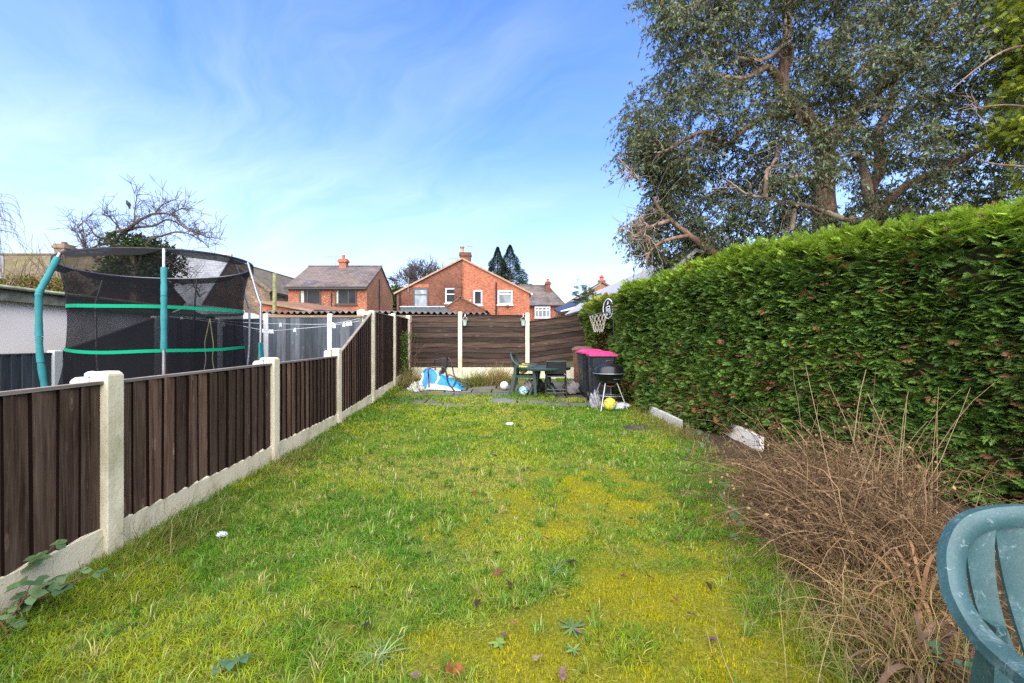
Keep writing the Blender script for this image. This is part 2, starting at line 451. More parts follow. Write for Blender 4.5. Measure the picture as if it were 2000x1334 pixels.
tag(np_mesh('lawn', np.stack([X, Y, Z], -1).reshape(-1, 3), Fq, M['lawn'], col=c.reshape(-1, 3), smooth=True), kind='structure', label='mossy uneven lawn between fence and hedge')

# patio slabs
t = NT('paving_slab', .8, .3); o = t.obj(); isl = t.island()
c = t.ramp(t.noise(o, 3.5, 6, .7), [(.3, (.045, .045, .045)), (.7, (.12, .12, .12))])
c = t.mix(t.ramp(t.noise(o, 2.1, 6, .75), [(.46, 0), (.6, 1)]), c, (.085, .085, .014))
c = t.mix(t.ramp(t.noise(t.scl(o, (1, 1, 1), (7, 3, 0)), 1.6, 6, .75), [(.56, 0), (.62, .9)]), c, (.065, .028, .014))
t.color(t.mix(1.0, c, t.ramp(isl, [(0, (.7,)*3), (1, (1.35,)*3)]), 'MULTIPLY')); t.bump(t.noise(o, 40, 5, .7), .6, .01); M['slab'] = t.m
mb = MB(); rr = random.Random(4)
y = 7.75
while y < 12.0:
    x = -2.65+rr.uniform(0, .4)
    while x < 2.25:
        w = rr.choice([.6, .6, .45]); dx = rr.uniform(-.01, .01)
        if not (y < 7.9 and x > 1.9):
            zc = [g1(px_, py_)+rr.uniform(-.008, .008) for px_, py_ in ((x, y), (x+w, y), (x+w, y+.58), (x, y+.58))]
            q = [(x+.012, y+.012), (x+w-.012, y+.012), (x+w-.012, y+.57), (x+.012, y+.57)]
            mb.hexa([(a_, b_, z_-.06) for (a_, b_), z_ in zip(q, zc)]+[(a_, b_, z_-.012) for (a_, b_), z_ in zip(q, zc)])
        x += w+.01
    y += .6
tag(mb.build('patio', M['slab'], bevel=.006), kind='structure', label='mossy paving slabs before the end fence')

# ================================================================ garden fence
def Lx(y): return -.0606*y-2.252
LD = [2.51+1.93*(i) for i in range(-1, 6)]     # posts
topz = [1.10, 1.124, 1.133, 1.20, 1.91, 1.98, 2.05]
pt = [1.045, 1.05, 1.06, None, 1.885, 1.93]
def post(mb, x, y, z0, z1, w=.105, d=.105):
    # concrete post with slots and weathered top
    mb.box(x-w/2, x+w/2, y-d/2, y+d/2, z0, z1-.02)
    mb.hexa([(x-w/2, y-d/2, z1-.02), (x+w/2, y-d/2, z1-.02), (x+w/2, y+d/2, z1-.02), (x-w/2, y+d/2, z1-.02),
             (x-w/2+.015, y-d/2+.015, z1), (x+w/2-.015, y-d/2+.015, z1), (x+w/2-.015, y+d/2-.015, z1), (x-w/2+.015, y+d/2-.015, z1)])
def vboards(mb, p0, p1, zb, zt, n, rng, out, ov=.018, t0=.003, t1=.022, edge=0):
    p0 = Vector(p0); p1 = Vector(p1); d = (p1-p0); L = d.length; d.normalize(); o_ = Vector(out)
    for i in range(n):
        a = max(0, i*L/n-ov); b = min(L, (i+1)*L/n); lean = rng.uniform(-.009, .009); wob = rng.uniform(0, .007)
        def pt_(s, e, z): q = p0+d*s+o_*(e+wob); return (q.x, q.y, z)
        za = lerp(zb[0], zb[1], a/L)+rng.uniform(-.008, .008); zB = lerp(zb[0], zb[1], b/L)+rng.uniform(-.008, .008)
        ta = lerp(zt[0], zt[1], a/L)-.004; tb = lerp(zt[0], zt[1], b/L)-.004
        mb.hexa([pt_(a, 0, za), pt_(b, 0, zB), pt_(b, t0, zB), pt_(a, t1, za),
                 pt_(a+lean, 0, ta), pt_(b+lean, 0, tb), pt_(b+lean, t0, tb), pt_(a+lean, t1, ta)])
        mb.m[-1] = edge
rng = random.Random(5)
fence = thing('garden_fence', 'dark brown vertical-board fence with cream concrete posts, low then stepping up, along the lawn', 'fence', (Lx(6), 6, 0))
for i, y in enumerate(LD):
    mb = MB(); x = Lx(y); zb = g1(x, y)-.2
    post(mb, x, y, zb, topz[i])
    mb.build('post', M['cream'], fence, bevel=.006)
    if 0 < i < 6:   # back-to-back post of the neighbour's side, a little lower
        mb = MB(); post(mb, x-.125, y+.01, zb, topz[i]-.035 if i < 4 else topz[i]-.05, .11, .11)
        mb.lathe([(.0, 0), (.035, .003), (.036, .02), (.02, .032), (.0, .036)], (x-.09, y, topz[i]-.035 if i < 4 else topz[i]-.05), 10)
        mb.build('post', M['cream'] if i > 2 else M['white_post'], fence, bevel=.006)
for i in range(6):
    y0, y1 = LD[i]+.05, LD[i+1]-.05
    x0, x1 = Lx(y0), Lx(y1)
    gb0 = .212 if i < 3 else [0, 0, 0, .20, .30, .40][i]
    gb1 = .212 if i < 2 else [0, 0, .21, .28, .36, .50][i]
    z0, z1 = (pt[i], pt[i]+.01) if pt[i] else (1.10, 1.86)
    gr = MB(); zz0 = g1(x0, y0)-.1; zz1 = g1(x1, y1)-.1; w = .022
    gr.hexa([(x0-w, y0, zz0), (x0+w, y0, zz0), (x1+w, y1, zz1), (x1-w, y1, zz1), (x0-w, y0, gb0), (x0+w, y0, gb0), (x1+w, y1, gb1), (x1-w, y1, gb1)])
    gr.build('gravel_board', M['cream'], fence, bevel=.004)
    mb = MB(); d = Vector((x1-x0, y1-y0, 0)).normalized(); nrm = Vector((d.y, -d.x, 0))
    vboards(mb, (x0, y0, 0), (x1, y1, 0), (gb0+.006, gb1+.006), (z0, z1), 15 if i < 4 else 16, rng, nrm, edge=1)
    for rz in (.25, .75):   # arris rails on the far side
        a = Vector((x0, y0, lerp(gb0, z0, rz)))-nrm*.018; b = Vector((x1, y1, lerp(gb1, z1, rz)))-nrm*.018
        mb.beam(a, b, .03, .05)
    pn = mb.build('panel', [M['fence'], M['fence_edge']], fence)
    cp = MB(); cp.beam(Vector((x0, y0, z0+.006))+nrm*.004, Vector((x1, y1, z1+.006))+nrm*.004, .045, .018)
    cp.build('capping_rail', M['cap'], pn)

# ================================================================ end fence (horizontal overlap panels)
BY = 12.16
def hboards(mb, x0, x1, y, zb, zt, n, rng, slope=0.0, curve=None):
    K = 14
    for i in range(n):
        t0 = i/n; t1 = (i+1)/n
        low = []; up = []
        ph = rng.uniform(0, 10); am = rng.uniform(.004, .012)
        for k in range(K+1):
            s = k/K; x = lerp(x0, x1, s)
            h0 = lerp(zb[0], zb[1], s); h1 = lerp(zt[0], zt[1], s)
            zl = lerp(h0, h1, t0)-.022+am*math.sin(ph+s*5)+am*.6*math.sin(ph*3+s*13); zu = lerp(h0, h1, t1)+.0
            if i == 0: zl = max(zl, h0)
            low.append((x, zl)); up.append((x, zu))
        vs = []
        yb, yf = y+.004, y-.02+rng.uniform(-.004, .004)
        for k in range(K+1):
            vs += [(low[k][0], yf, low[k][1]), (up[k][0], yb-.007, up[k][1]), (up[k][0], yb, up[k][1]), (low[k][0], yb, low[k][1])]
        fs = []
        for k in range(K):
            a, b = k*4, k*4+4
            for j in range(4): fs.append([a+j, a+(j+1) % 4, b+(j+1) % 4, b+j])
        fs += [[0, 1, 2, 3], [K*4+3, K*4+2, K*4+1, K*4]]
        mb.add(vs, fs)
ef = thing('end_fence', 'dark brown horizontal-board fence with cream posts across the end of the garden', 'fence', (0, BY, .25))
px_posts = [PX(899, BY), PX(1030, BY)]
for i, x in enumerate(px_posts):
    mb = MB(); post(mb, x, BY-.01, 0, [2.155, 2.125][i], .115, .115); mb.build('post', M['cream'], ef, bevel=.006)
bays = [(PX(800, BY)+.06, px_posts[0]-.06, 2.02, 2.03, .57, .55), (px_posts[0]+.06, px_posts[1]-.06, 2.05, 2.04, .56, .55), (px_posts[1]+.06, 2.55, 1.86, 2.17, .56, .86)]
for i, (x0, x1, za, zb_, ba, bb) in enumerate(bays):
    gr = MB(); gr.box(x0, x1, BY-.02, BY+.025, .05, min(ba, .56)-.004); gr.build('gravel_board', M['cream'], ef, bevel=.004)
    mb = MB(); hboards(mb, x0, x1, BY, (ba, bb), (za, zb_), 10 if i < 2 else 9, rng)
    for xx in (x0+.03, (x0+x1)/2, x1-.03): mb.box(xx-.02, xx+.02, BY+.006, BY+.035, max(ba, bb)+.02, min(za, zb_)-.01)
    p = mb.build('panel', M['lap'], ef)
    if i == 2: p['label'] = 'skewed panel with tilted boards'
    cp = MB(); cp.beam((x0, BY-.005, za+.012), (x1, BY-.005, zb_+.012), .06, .022); cp.build('capping_rail', M['lap'], p)
# little plant pots hooked over the end fence
for i, (px, lab) in enumerate(((908, 'small pale green bucket planter hooked on the end fence beside the middle of the fence, nearer the blue sheet'), (1022, 'small pale green bucket planter hooked on the end fence above the green table'))):
    x = PX(px, BY-.1); z = PZ(636, BY-.1)
    th = thing('hanging_planter', ['pale green bucket planter hooked over the end fence above the blue sheet', 'pale green bucket planter hooked over the end fence above the garden table'][i], 'planter', (x, BY-.1, z), group='bucket planters on the end fence')
    mb = MB(); mb.lathe([(.0, 0), (.045, 0), (.065, .15), (.072, .15), (.072, .165), (.058, .165), (.04, .02), (0, .02)], (x, BY-.1, z), 16)
    mb.build('bucket', simple('mint_plastic', (.28, .36, .32), .5, .3), th, smooth=True)
    mb = MB(); mb.tube([(x-.07, BY-.1, z+.15), (x-.05, BY-.09, z+.23), (x, BY-.08, z+.26), (x+.05, BY-.09, z+.23), (x+.07, BY-.1, z+.15)], .004, 5)
    mb.tube([(x, BY-.085, z+.255), (x, BY-.05, z+.3), (x, BY-.05, 2.09-.0), (x, BY+.02, 2.09)], .012, 5)
    mb.build('hook', M['white'], th)
# ================================================================ neighbour's garden
def Nx(y): return -7.0-.055*(y-8.3)
nf = thing('neighbour_fence', 'slate-grey vertical-board fence with white posts around the trampoline garden', 'fence', (-6, 10, .1))
rng = random.Random(9)
ND = [LD[0]+1.93*i for i in range(7)]
nz = [1.12, 1.12, 1.12, 1.12, 1.75, 1.82, 1.95]
for i in range(1, 6):
    y0, y1 = ND[i]+.05, ND[i+1]-.05 if i < 5 else BY
    x0, x1 = Nx(y0), Nx(y1)
    za, zb_ = nz[i], nz[i+1] if (i == 3 or i > 3) else nz[i]
    mb = MB(); d = Vector((x1-x0, y1-y0, 0)).normalized(); nrm = Vector((d.y, -d.x, 0))
    vboards(mb, (x0, y0, 0), (x1, y1, 0), (.1, .1), (za, zb_), 14, rng, nrm)
    mb.beam((x0, y0, za+.004), (x1, y1, zb_+.004), .05, .02)
    mb.build('panel', M['grey_fence'], nf)
    mb = MB(); post(mb, Nx(ND[i]), ND[i], -.05, [0, 1.17, 1.17, 1.17, 1.80, 1.86, 2.0][i], .12, .12); mb.build('post', M['white_post'], nf, bevel=.006)
nposts = [503, 520, 645, 735]
nX = [Nx(BY)-.03, PX(521, BY), PX(645, BY), -3.02]
ntop = [1.90, 2.10, 2.10, 2.0]
for j in (1, 2):
    mb = MB(); post(mb, nX[j], BY, 0, ntop[j], .13, .12); mb.build('post', M['white_post'], nf, bevel=.006)
for j in range(3):
    a, b = nX[j]+.06, nX[j+1]-.065
    if b-a < .12: a = nX[j]
    mb = MB(); vboards(mb, (a, BY, 0), (b, BY, 0), (.1, .1), (1.98, 1.98) if j else (1.9, 1.95), max(2, int((b-a)/.125)), rng, Vector((0, -1, 0)))
    mb.box(a, b, BY-.03, BY+.02, 1.982 if j else 1.95, 2.0 if j else 1.965)
    mb.build('panel', M['grey_fence'], nf)

# trampoline
TC = Vector((-5.53, 6.71, 0)); TR = 1.20
tcam = math.atan2(-TC.y, -TC.x)
M['foam'] = simple('teal_foam', (.026, .165, .175), .7, .2, var=.15, scale=9)
M['steel'] = simple('galvanised_steel', (.33, .34, .36), .4, .5, metal=.7, var=.2)
M['rust'] = simple('rusty_steel', (.14, .06, .03), .8, .3, metal=.2, var=.5, scale=14)
M['greenband'] = simple('green_webbing', (.0, .24, .12), .7, .2)
t = NT('black_mesh_net', .9, .1); t.color((.006, .006, .008))
tr = t.n('BsdfTransparent'); ms = t.n('MixShader')
fz = t.ramp(t.noise(t.obj(), 2.2, 4), [(.3, .62), (.7, .76)])
t.link(fz, ms.inputs[0]); t.link(tr.outputs[0], ms.inputs[1]); t.link(t.b.outputs[0], ms.inputs[2]); t.link(ms.outputs[0], t.out.inputs[0])
M['net'] = t.m
t = NT('green_band_mesh', .8, .2); t.color((.0, .25, .13)); tr = t.n('BsdfTransparent'); ms = t.n('MixShader', Fac=.88)
t.link(tr.outputs[0], ms.inputs[1]); t.link(t.b.outputs[0], ms.inputs[2]); t.link(ms.outputs[0], t.out.inputs[0]); M['bandmesh'] = t.m
tp = thing('trampoline', 'round garden trampoline with black safety net, green bands and bent teal foam-covered poles', 'trampoline', TC)
def ztop(a): return 2.50+.055*math.sin(a-tcam)*-1+0  # slight lean
def tz(x): return 2.50+.10*(x-TC.x)/1.2
def tpt(a, r, z): return Vector((TC.x+r*math.cos(a), TC.y+r*math.sin(a), z))
angs = [tcam-R(a_) for a_ in (0, 60, 142, 182, 242, 300)]
for k, a in enumerate(angs):
    zt = tz(tpt(a, TR, 0).x)
    ax = [tpt(a, 1.36, 0.0), tpt(a, 1.36, .6), tpt(a, 1.41, 1.15), tpt(a, 1.42, 1.80), tpt(a, 1.415, 1.93), tpt(a, 1.38, 2.02), tpt(a, TR+.02, zt)]
    mb = MB(); mb.tube(cr(ax, 4), .019, 8)
    pole = mb.build('pole', M['steel'], tp, smooth=True)
    if k in (0, 5):
        mb = MB(); mb.tube([ax[0], ax[1], tpt(a, 1.40, 1.1)], .0205, 8); mb.build('rusty_section', M['rust'], pole, smooth=True)
    if k in (0, 1):
        c_ = cr(ax, 6)
        top = zt-(.06 if k == 1 else .27); bot = (.62 if k == 1 else 1.2)
        seg = [p for p in c_ if bot <= p.z <= top]
        seg = [seg[0].lerp(seg[0], 0)]+seg[1:]
        if k == 1:
            br = [(bot, 1.03), (1.035, 1.36), (1.365, top)]
        else: br = [(bot, top)]
        for b0, b1 in br:
            def at_z(z):
                for i_ in range(len(c_)-1):
                    if c_[i_].z <= z <= c_[i_+1].z: return c_[i_].lerp(c_[i_+1], (z-c_[i_].z)/max(1e-6, c_[i_+1].z-c_[i_].z))
                return c_[-1]
            s_ = [at_z(b0)]+[p for p in c_ if b0+.02 < p.z < b1-.02]+[at_z(b1)]
            rr_ = [.036+.003*math.sin(i_*1.9+k) for i_ in range(len(s_))]
            mb = MB(); mb.tube(s_, rr_, 12); mb.build('foam_sleeve', M['foam'], pole, smooth=True)
    if k == 5:
        mb = MB()
        for q in range(5): mb.tube([tpt(a+.02*(q-2), 1.42, 1.28), tpt(a+.022*(q-2), 1.43, 1.05), tpt(a+.02*(q-2), 1.43, .8)], .016, 6)
        mb.build('foam_remnant', M['foam'], pole)
mb = MB(); mb.tube([tpt(2*math.pi*k/48, TR, tz(tpt(2*math.pi*k/48, TR, 0).x)) for k in range(48)], .014, 6, closed=True)
mb.build('top_ring', M['steel'], tp, smooth=True)
mb = MB(); mb.tube([tpt(2*math.pi*k/48, 1.36, .6) for k in range(48)], .022, 6, closed=True); mb.build('base_ring', M['steel'], tp, smooth=True)
# net: hung from the ring, pulled in between the poles
NA, NZ = 72, 16
mb = MB(); top = []
def netr(a, h):  # h 0 bottom..1 top
    c6 = math.cos(3*(a-tcam))**2
    return TR-.02-.13*math.sin(math.pi*min(1, h*1.0))**.8*(.75+.25*(1-c6)) if h < .999 else TR-.02*(1-c6)
for j in range(NZ+1):
    h = j/NZ
    for k in range(NA):
        a = 2*math.pi*k/NA; zt = tz(tpt(a, TR, 0).x)-.012*(1-math.cos(3*(a-tcam))**2)
        mb.v.append(tuple(tpt(a, netr(a, h)+.006*math.sin(a*9+h*8), lerp(.62, zt, h))))
for j in range(NZ):
    for k in range(NA):
        k2 = (k+1) % NA; mb.f.append([j*NA+k, j*NA+k2, (j+1)*NA+k2, (j+1)*NA+k]); mb.m.append(0)
net = mb.build('safety_net', M['net'], tp, smooth=True)
def band(z0, w, wav):
    mb = MB(); n_ = 96; vs = []
    for k in range(n_):
        a = 2*math.pi*k/n_; z = z0+wav*(math.sin(2*a+1)+.5*math.sin(5*a))
        h = (z-.62)/1.85
        for dz in (0, w): vs.append(tuple(tpt(a, netr(a, h)+.012, z+dz)))
    mb.v = vs
    for k in range(n_):
        k2 = (k+1) % n_; mb.f.append([2*k, 2*k2, 2*k2+1, 2*k+1]); mb.m.append(0)
    return mb
band(1.76, .048, .006).build('band', M['bandmesh'], net)
band(1.155, .045, .018).build('band', M['bandmesh'], net)
# top sleeve: flat black webbing around the ring
mb = MB(); n_ = 96
for k in range(n_):
    a = 2*math.pi*k/n_; zt = tz(tpt(a, TR, 0).x); c6 = abs(math.cos(3*(a-tcam)))
    dz = .085*(1-c6**14)+.012
    for dd, zz_ in ((.016, .018), (.018, -dz)): mb.v.append(tuple(tpt(a, TR+dd, zt+zz_)))
for k in range(n_):
    k2 = (k+1) % n_; mb.f.append([2*k, 2*k2, 2*k2+1, 2*k+1]); mb.m.append(0)
t = NT('black_webbing', .8, .2); t.color((.008, .008, .01)); tr = t.n('BsdfTransparent'); ms = t.n('MixShader', Fac=.9)
t.link(tr.outputs[0], ms.inputs[1]); t.link(t.b.outputs[0], ms.inputs[2]); t.link(ms.outputs[0], t.out.inputs[0])
mb.build('top_sleeve', t.m, net)
mb = MB(); ea = tcam+R(180)-.42
mb.tube([tpt(ea, netr(ea, h_)-.01, lerp(.65, 2.47, h_)) for h_ in [i/10 for i in range(11)]], .014, 5); mb.build('net_zip', M['black'], net)
mb = MB(); q0 = Vector(P(410, 622, 7.4))
for sx, pts in ((0, [(410, 622), (404, 650), (400, 672), (402, 700), (399, 722)]), (1, [(410, 622), (414, 652), (417, 676), (415, 700), (418, 722)])):
    mb.tube(cr([P(a, b, 7.4-.05*i) for i, (a, b) in enumerate(pts)], 5), .008, 5)
mb.build('rope', simple('yellow_rope', (.34, .32, .16), .8, .1), tp)
mb = MB()
mb.v = [tuple(TC+Vector((0, 0, .58)))]+[tuple(tpt(2*math.pi*k/48, 1.15, .60)) for k in range(48)]
mb.f = [[0, 1+k, 1+(k+1) % 48] for k in range(48)]; mb.m = [0]*48
mb.build('jumping_mat', M['black'], tp)
mb = MB(); n_ = 48
for k in range(n_):
    a = 2*math.pi*k/n_
    for r_, z_ in ((1.15, .62), (1.40, .62), (1.40, .59)): mb.v.append(tuple(tpt(a, r_, z_)))
for k in range(n_):
    k2 = (k+1) % n_; mb.f += [[3*k, 3*k+1, 3*k2+1, 3*k2], [3*k+1, 3*k+2, 3*k2+2, 3*k2+1]]; mb.m += [0, 0]
mb.build('edge_pad', M['foam'], tp)
for k in range(3):
    a = tcam+R(30)+R(120)*k; mb = MB()
    mb.tube([tpt(a-.35, 1.36, .6), tpt(a-.35, 1.38, .02), tpt(a, 1.38, .015), tpt(a+.35, 1.38, .02), tpt(a+.35, 1.36, .6)], .02, 6); mb.build('leg', M['steel'], tp)

# washing line reel, lines and pegs
RX = Vector(P(706, 612, 8.18))
rl = thing('washing_line_reel', 'round cream washing-line reel fixed on top of the tall fence post', 'line reel', RX)
mb = MB(); mb.lathe([(0, -.05), (.065, -.05), (.078, -.04), (.078, .04), (.065, .05), (.0, .05)], RX, 20, Matrix.Rotation(R(78), 3, 'Y') @ Matrix.Rotation(R(22), 3, 'X'))
mb.build('drum', simple('cream_plastic', (.60, .56, .40), .5, .3), rl, smooth=True)
mb = MB(); mb.box(RX.x+.03, Lx(8.2)+.01, RX.y-.03, RX.y+.02, RX.z-.03, RX.z+.03); mb.build('bracket', M['white'], rl)
M['cord'] = simple('line_cord', (.45, .46, .46), .6, .2)
lines = [[(702, 622, 8.15), (640, 633, 8.25), (527, 632, 8.35), (480, 630, 8.4), (400, 623, 8.45), (320, 614, 8.5)],
         [(702, 627, 8.12), (645, 636, 8.2), (570, 643, 8.25), (520, 645, 8.3), (443, 632, 8.4), (320, 617, 8.5)]]
LC = []
for i, ln in enumerate(lines):
    c_ = cr([P(*p) for p in ln], 8); LC.append(c_)
    mb = MB(); mb.tube(c_, .0045, 4)
    tag(mb.build('washing_line', M['cord']), ['taut upper washing line strung across the trampoline garden', 'slack lower washing line sagging across the trampoline garden'][i], 'washing line', 'washing lines')
M['peg'] = simple('white_peg', (.7, .72, .72), .5, .3)
M['pegblue'] = simple('pale_blue_peg', (.45, .66, .70), .5, .3)
def linept(c_, px):
    best = min(c_, key=lambda p: abs((p.x/p.y*F+1000)-px)); return best
pegs = [(650, 0, 'p'), (653, 1, 'p'), (672, 1, 'p'), (679, 1, 'p'), (685, 1, 'p'), (548, 0, 'p'), (576, 1, 'b'), (509, 1, 'p'), (514, 1, 'p'), (527, 1, 'p'), (532, 1, 'p'), (437, 1, 'p'), (355, 0, 'p')]
for px, li, kk in pegs:
    q = None; c_ = LC[li]
    for a, b in zip(c_, c_[1:]):
        pa, pb = a.x/a.y*F+1000, b.x/b.y*F+1000
        if min(pa, pb) <= px <= max(pa, pb): q = a.lerp(b, (px-pa)/(pb-pa)); break
    if q is None: continue
    mb = MB(); w = .011
    for s_ in (-1, 1):
        mb.hexa([(q.x+s_*.016-w, q.y-.012, q.z-.055), (q.x+s_*.016+w, q.y-.012, q.z-.055), (q.x+s_*.016+w, q.y+.012, q.z-.055), (q.x+s_*.016-w, q.y+.012, q.z-.055),
                 (q.x+s_*.006-.008, q.y-.01, q.z+.022), (q.x+s_*.006+.008, q.y-.01, q.z+.022), (q.x+s_*.006+.008, q.y+.01, q.z+.022), (q.x+s_*.006-.008, q.y+.01, q.z+.022)])
    tag(mb.build('clothes_peg', M['pegblue' if kk == 'b' else 'peg']), 'pale blue clothes peg clipped on the slack lower washing line' if kk == 'b' else 'small white clothes peg clipped on a washing line', 'clothes peg', 'pegs on the washing lines')

# white rendered garage
ga = thing('garage', 'white rendered flat-roofed garage with mossy green fascia beyond the trampoline', 'garage', (-9.5, 7, 0))
mb = MB()
mb.hexa([(-7.95, 3.6, -.1), (-7.95, 9.6, -.1), (-11.5, 9.6, -.1), (-11.5, 3.6, -.1), (-7.95, 3.6, 2.0), (-7.95, 9.6, 1.92), (-11.5, 9.6, 2.0), (-11.5, 3.6, 2.08)])
mb.build('wall', M['render'], ga)
mb = MB(); mb.hexa([(-7.84, 3.4, 1.97), (-7.84, 9.75, 1.89), (-7.88, 9.75, 1.89), (-7.88, 3.4, 1.97), (-7.84, 3.4, 2.16), (-7.84, 9.75, 2.05), (-7.88, 9.75, 2.05), (-7.88, 3.4, 2.16)])
fa = mb.build('fascia', M['felt'], ga)
mb = MB(); mb.hexa([(-7.80, 3.38, 2.17), (-7.80, 9.78, 2.06), (-11.6, 9.78, 2.15), (-11.6, 3.38, 2.26), (-7.80, 3.38, 2.20), (-7.80, 9.78, 2.085), (-11.6, 9.78, 2.175), (-11.6, 3.38, 2.285)])
mb.build('roof', M['felt'], ga)
mb = MB(); mb.tube([(-7.78, 3.4, 2.19), (-7.78, 9.75, 2.08)], .03, 8); mb.build('roof_edge', simple('pale_moss_trim', (.25, .26, .17), .9, .1, var=.3), ga)

# ================================================================ houses
def ghouse(root, x0, x1, y0, y1, zb, ze, zr, axis, wallmat, roofmat, over=.25, thick=.1, rx=None, sidemat=None):
    """walls (gable prism) + roof; axis 'x' or 'y' is the ridge direction"""
    mb = MB()
    if axis == 'x':
        ym = (y0+y1)/2
        prof = [(y0, zb), (y1, zb), (y1, ze), (ym, zr), (y0, ze)]
        mb.prism([(x0, a, b) for a, b in prof], (x1-x0, 0, 0))
        w = mb.build('wall', wallmat, root)
        sl = (zr-ze)/(ym-y0); r_ = MB(); t = thick
        for sg in (-1, 1):
            ya = ym+sg*((y1-y0)/2+over); za = ze-sl*over+t
            r_.slab((x0-over*.5, ya, za), (x1+over*.5, ya, za), (x1+over*.5, ym, zr+t), (x0-over*.5, ym, zr+t), t)
        rt = MB(); rt.tube([(x0-over*.5, ym, zr+t), (x1+over*.5, ym, zr+t)], .10, 8)
    else:
        xm = (x0+x1)/2 if rx is None else rx
        mb.prism([(a, y0, b) for a, b in [(x0, zb), (x1, zb), (x1, ze), (xm, zr), (x0, ze)]], (0, y1-y0, 0))
        w = mb.build('wall', wallmat, root)
        r_ = MB(); t = thick
        for xa, sg in ((x0, -1), (x1, 1)):
            sl = (zr-ze)/abs(xm-xa)
            r_.slab((xa+sg*over, y0-over*.4, ze-sl*over+t), (xa+sg*over, y1+over*.4, ze-sl*over+t), (xm, y1+over*.4, zr+t), (xm, y0-over*.4, zr+t), t)
        rt = MB(); rt.tube([(xm, y0-over*.4, zr+t), (xm, y1+over*.4, zr+t)], .09, 8)
    ro = r_.build('roof', roofmat, root)
    rt.build('ridge_tile', roofmat, ro)
    return w, ro
def window(root, x0, x1, z0, z1, y, fm, pm, cols=(), rows=(), fw=.07, sill=True, dep=.05):
    mb = MB()
    mb.box(x0, x0+fw, y-dep, y, z0, z1); mb.box(x1-fw, x1, y-dep, y, z0, z1)
    mb.box(x0+fw, x1-fw, y-dep, y, z1-fw, z1); mb.box(x0+fw, x1-fw, y-dep, y, z0, z0+fw)
    for c_ in cols: mb.box(lerp(x0, x1, c_)-fw*.45, lerp(x0, x1, c_)+fw*.45, y-dep+.004, y, z0+fw, z1-fw)
    for r_ in rows: mb.box(x0+fw, x1-fw, y-dep+.008, y, lerp(z0, z1, r_)-fw*.4, lerp(z0, z1, r_)+fw*.4)
    w = mb.build('window', fm, root)
    mb = MB(); mb.box(x0+fw*.5, x1-fw*.5, y-.02, y-.003, z0+fw*.5, z1-fw*.5); mb.build('pane', pm, w)
    if sill:
        mb = MB(); mb.box(x0-.08, x1+.08, y-.10, y, z0-.09, z0-.004); mb.build('sill', fm, w)
    return w
def chimney(parent, x, y, z0, z1, w, d, mat, pots=1, flare=.05):
    mb = MB(); mb.box(x-w/2, x+w/2, y-d/2, y+d/2, z0, z1-.28)
    mb.box(x-w/2-flare, x+w/2+flare, y-d/2-flare, y+d/2+flare, z1-.28, z1-.13)
    mb.box(x-w/2-flare*.4, x+w/2+flare*.4, y-d/2-flare*.4, y+d/2+flare*.4, z1-.13, z1)
    c_ = mb.build('chimney', mat, parent)
    for k in range(pots):
        xx = x+(k-(pots-1)/2)*.4; mb = MB()
        mb.lathe([(0, 0), (.13, 0), (.11, .28), (.14, .3), (.14, .36), (.09, .36), (.09, .3), (0, .3)], (xx, y, z1), 12)
        mb.build('chimney_pot', M['terracotta'], c_)
    return c_
def aerial(root, x, y, z0, z1, dirx=-1, L=.7):
    mb = MB(); mb.tube([(x, y, z0), (x, y, z1)], .022, 5); mb.tube([(x-L*.3*dirx, y, z1-.04), (x+L*dirx, y, z1+.03)], .016, 4)
    for k in range(7):
        xx = lerp(x-L*.3*dirx, x+L*dirx, k/6); h = .16 if k else .28
        mb.tube([(xx, y-.1, z1-h*.5), (xx, y+.1, z1+h*.5)], .010, 4)
    mb.build('aerial', M['metal'], root)
def pipe(root, pts, r=.045, mat=None): 
    mb = MB(); mb.tube(pts, r, 6); mb.build('drainpipe', mat or M['gutter'], root)

# --- brick house with slate roof facing the garden
Y0 = 33.0
H = thing('brick_house', 'red brick house with grey slate roof facing the garden, two brown upstairs windows', 'house', (PX(640, Y0), 36, 0))
hx0, hx1 = PX(563, Y0), PX(715, Y0)
w_, ro = ghouse(H, hx0, hx1, Y0, Y0+7.2, -.2, 5.62, 7.70, 'x', [M['brick_spot']], M['slate'], over=.28)
# gable face in browner brick, 3 mm proud
mb = MB(); ym = Y0+3.6
mb.prism([(hx1+.004, Y0+.02, -.1), (hx1+.004, Y0+7.18, -.1), (hx1+.004, Y0+7.18, 5.60), (hx1+.004, ym, 7.63), (hx1+.004, Y0+.02, 5.60)], (.05, 0, 0)); mb.build('gable_wall', M['brick_side'], H)
mb = MB(); mb.box(hx0-.15, hx1+.1, Y0-.36, Y0-.24, 5.34, 5.47); mb.box(hx0-.1, hx1, Y0-.24, Y0-.003, 5.38, 5.45); mb.build('gutter', M['gutter'], ro)
window(H, PX(585, Y0), PX(627, Y0), PZ(595, Y0), PZ(566, Y0), Y0-.005, M['brown_frame'], M['glass'], (.38,), (), .1)
window(H, PX(655, Y0), PX(697, Y0), PZ(595, Y0), PZ(565, Y0), Y0-.005, M['brown_frame'], M['glass'], (.62,), (), .1)
for ca_, cb_ in ((588, 594), (657, 661)):
    mb = MB(); mb.box(PX(ca_, Y0), PX(cb_, Y0), Y0-.028, Y0-.026, PZ(593, Y0), PZ(568, Y0)); mb.build('curtain', simple('pale_curtain', (.42, .40, .36), .8, .1), H)
pipe(H, [(PX(648, Y0), Y0-.08, 0), (PX(648, Y0), Y0-.08, 5.1)])
pipe(H, [(hx1+.1, Y0+3.0, 0), (hx1+.1, Y0+3.0, 6.6)], .06)
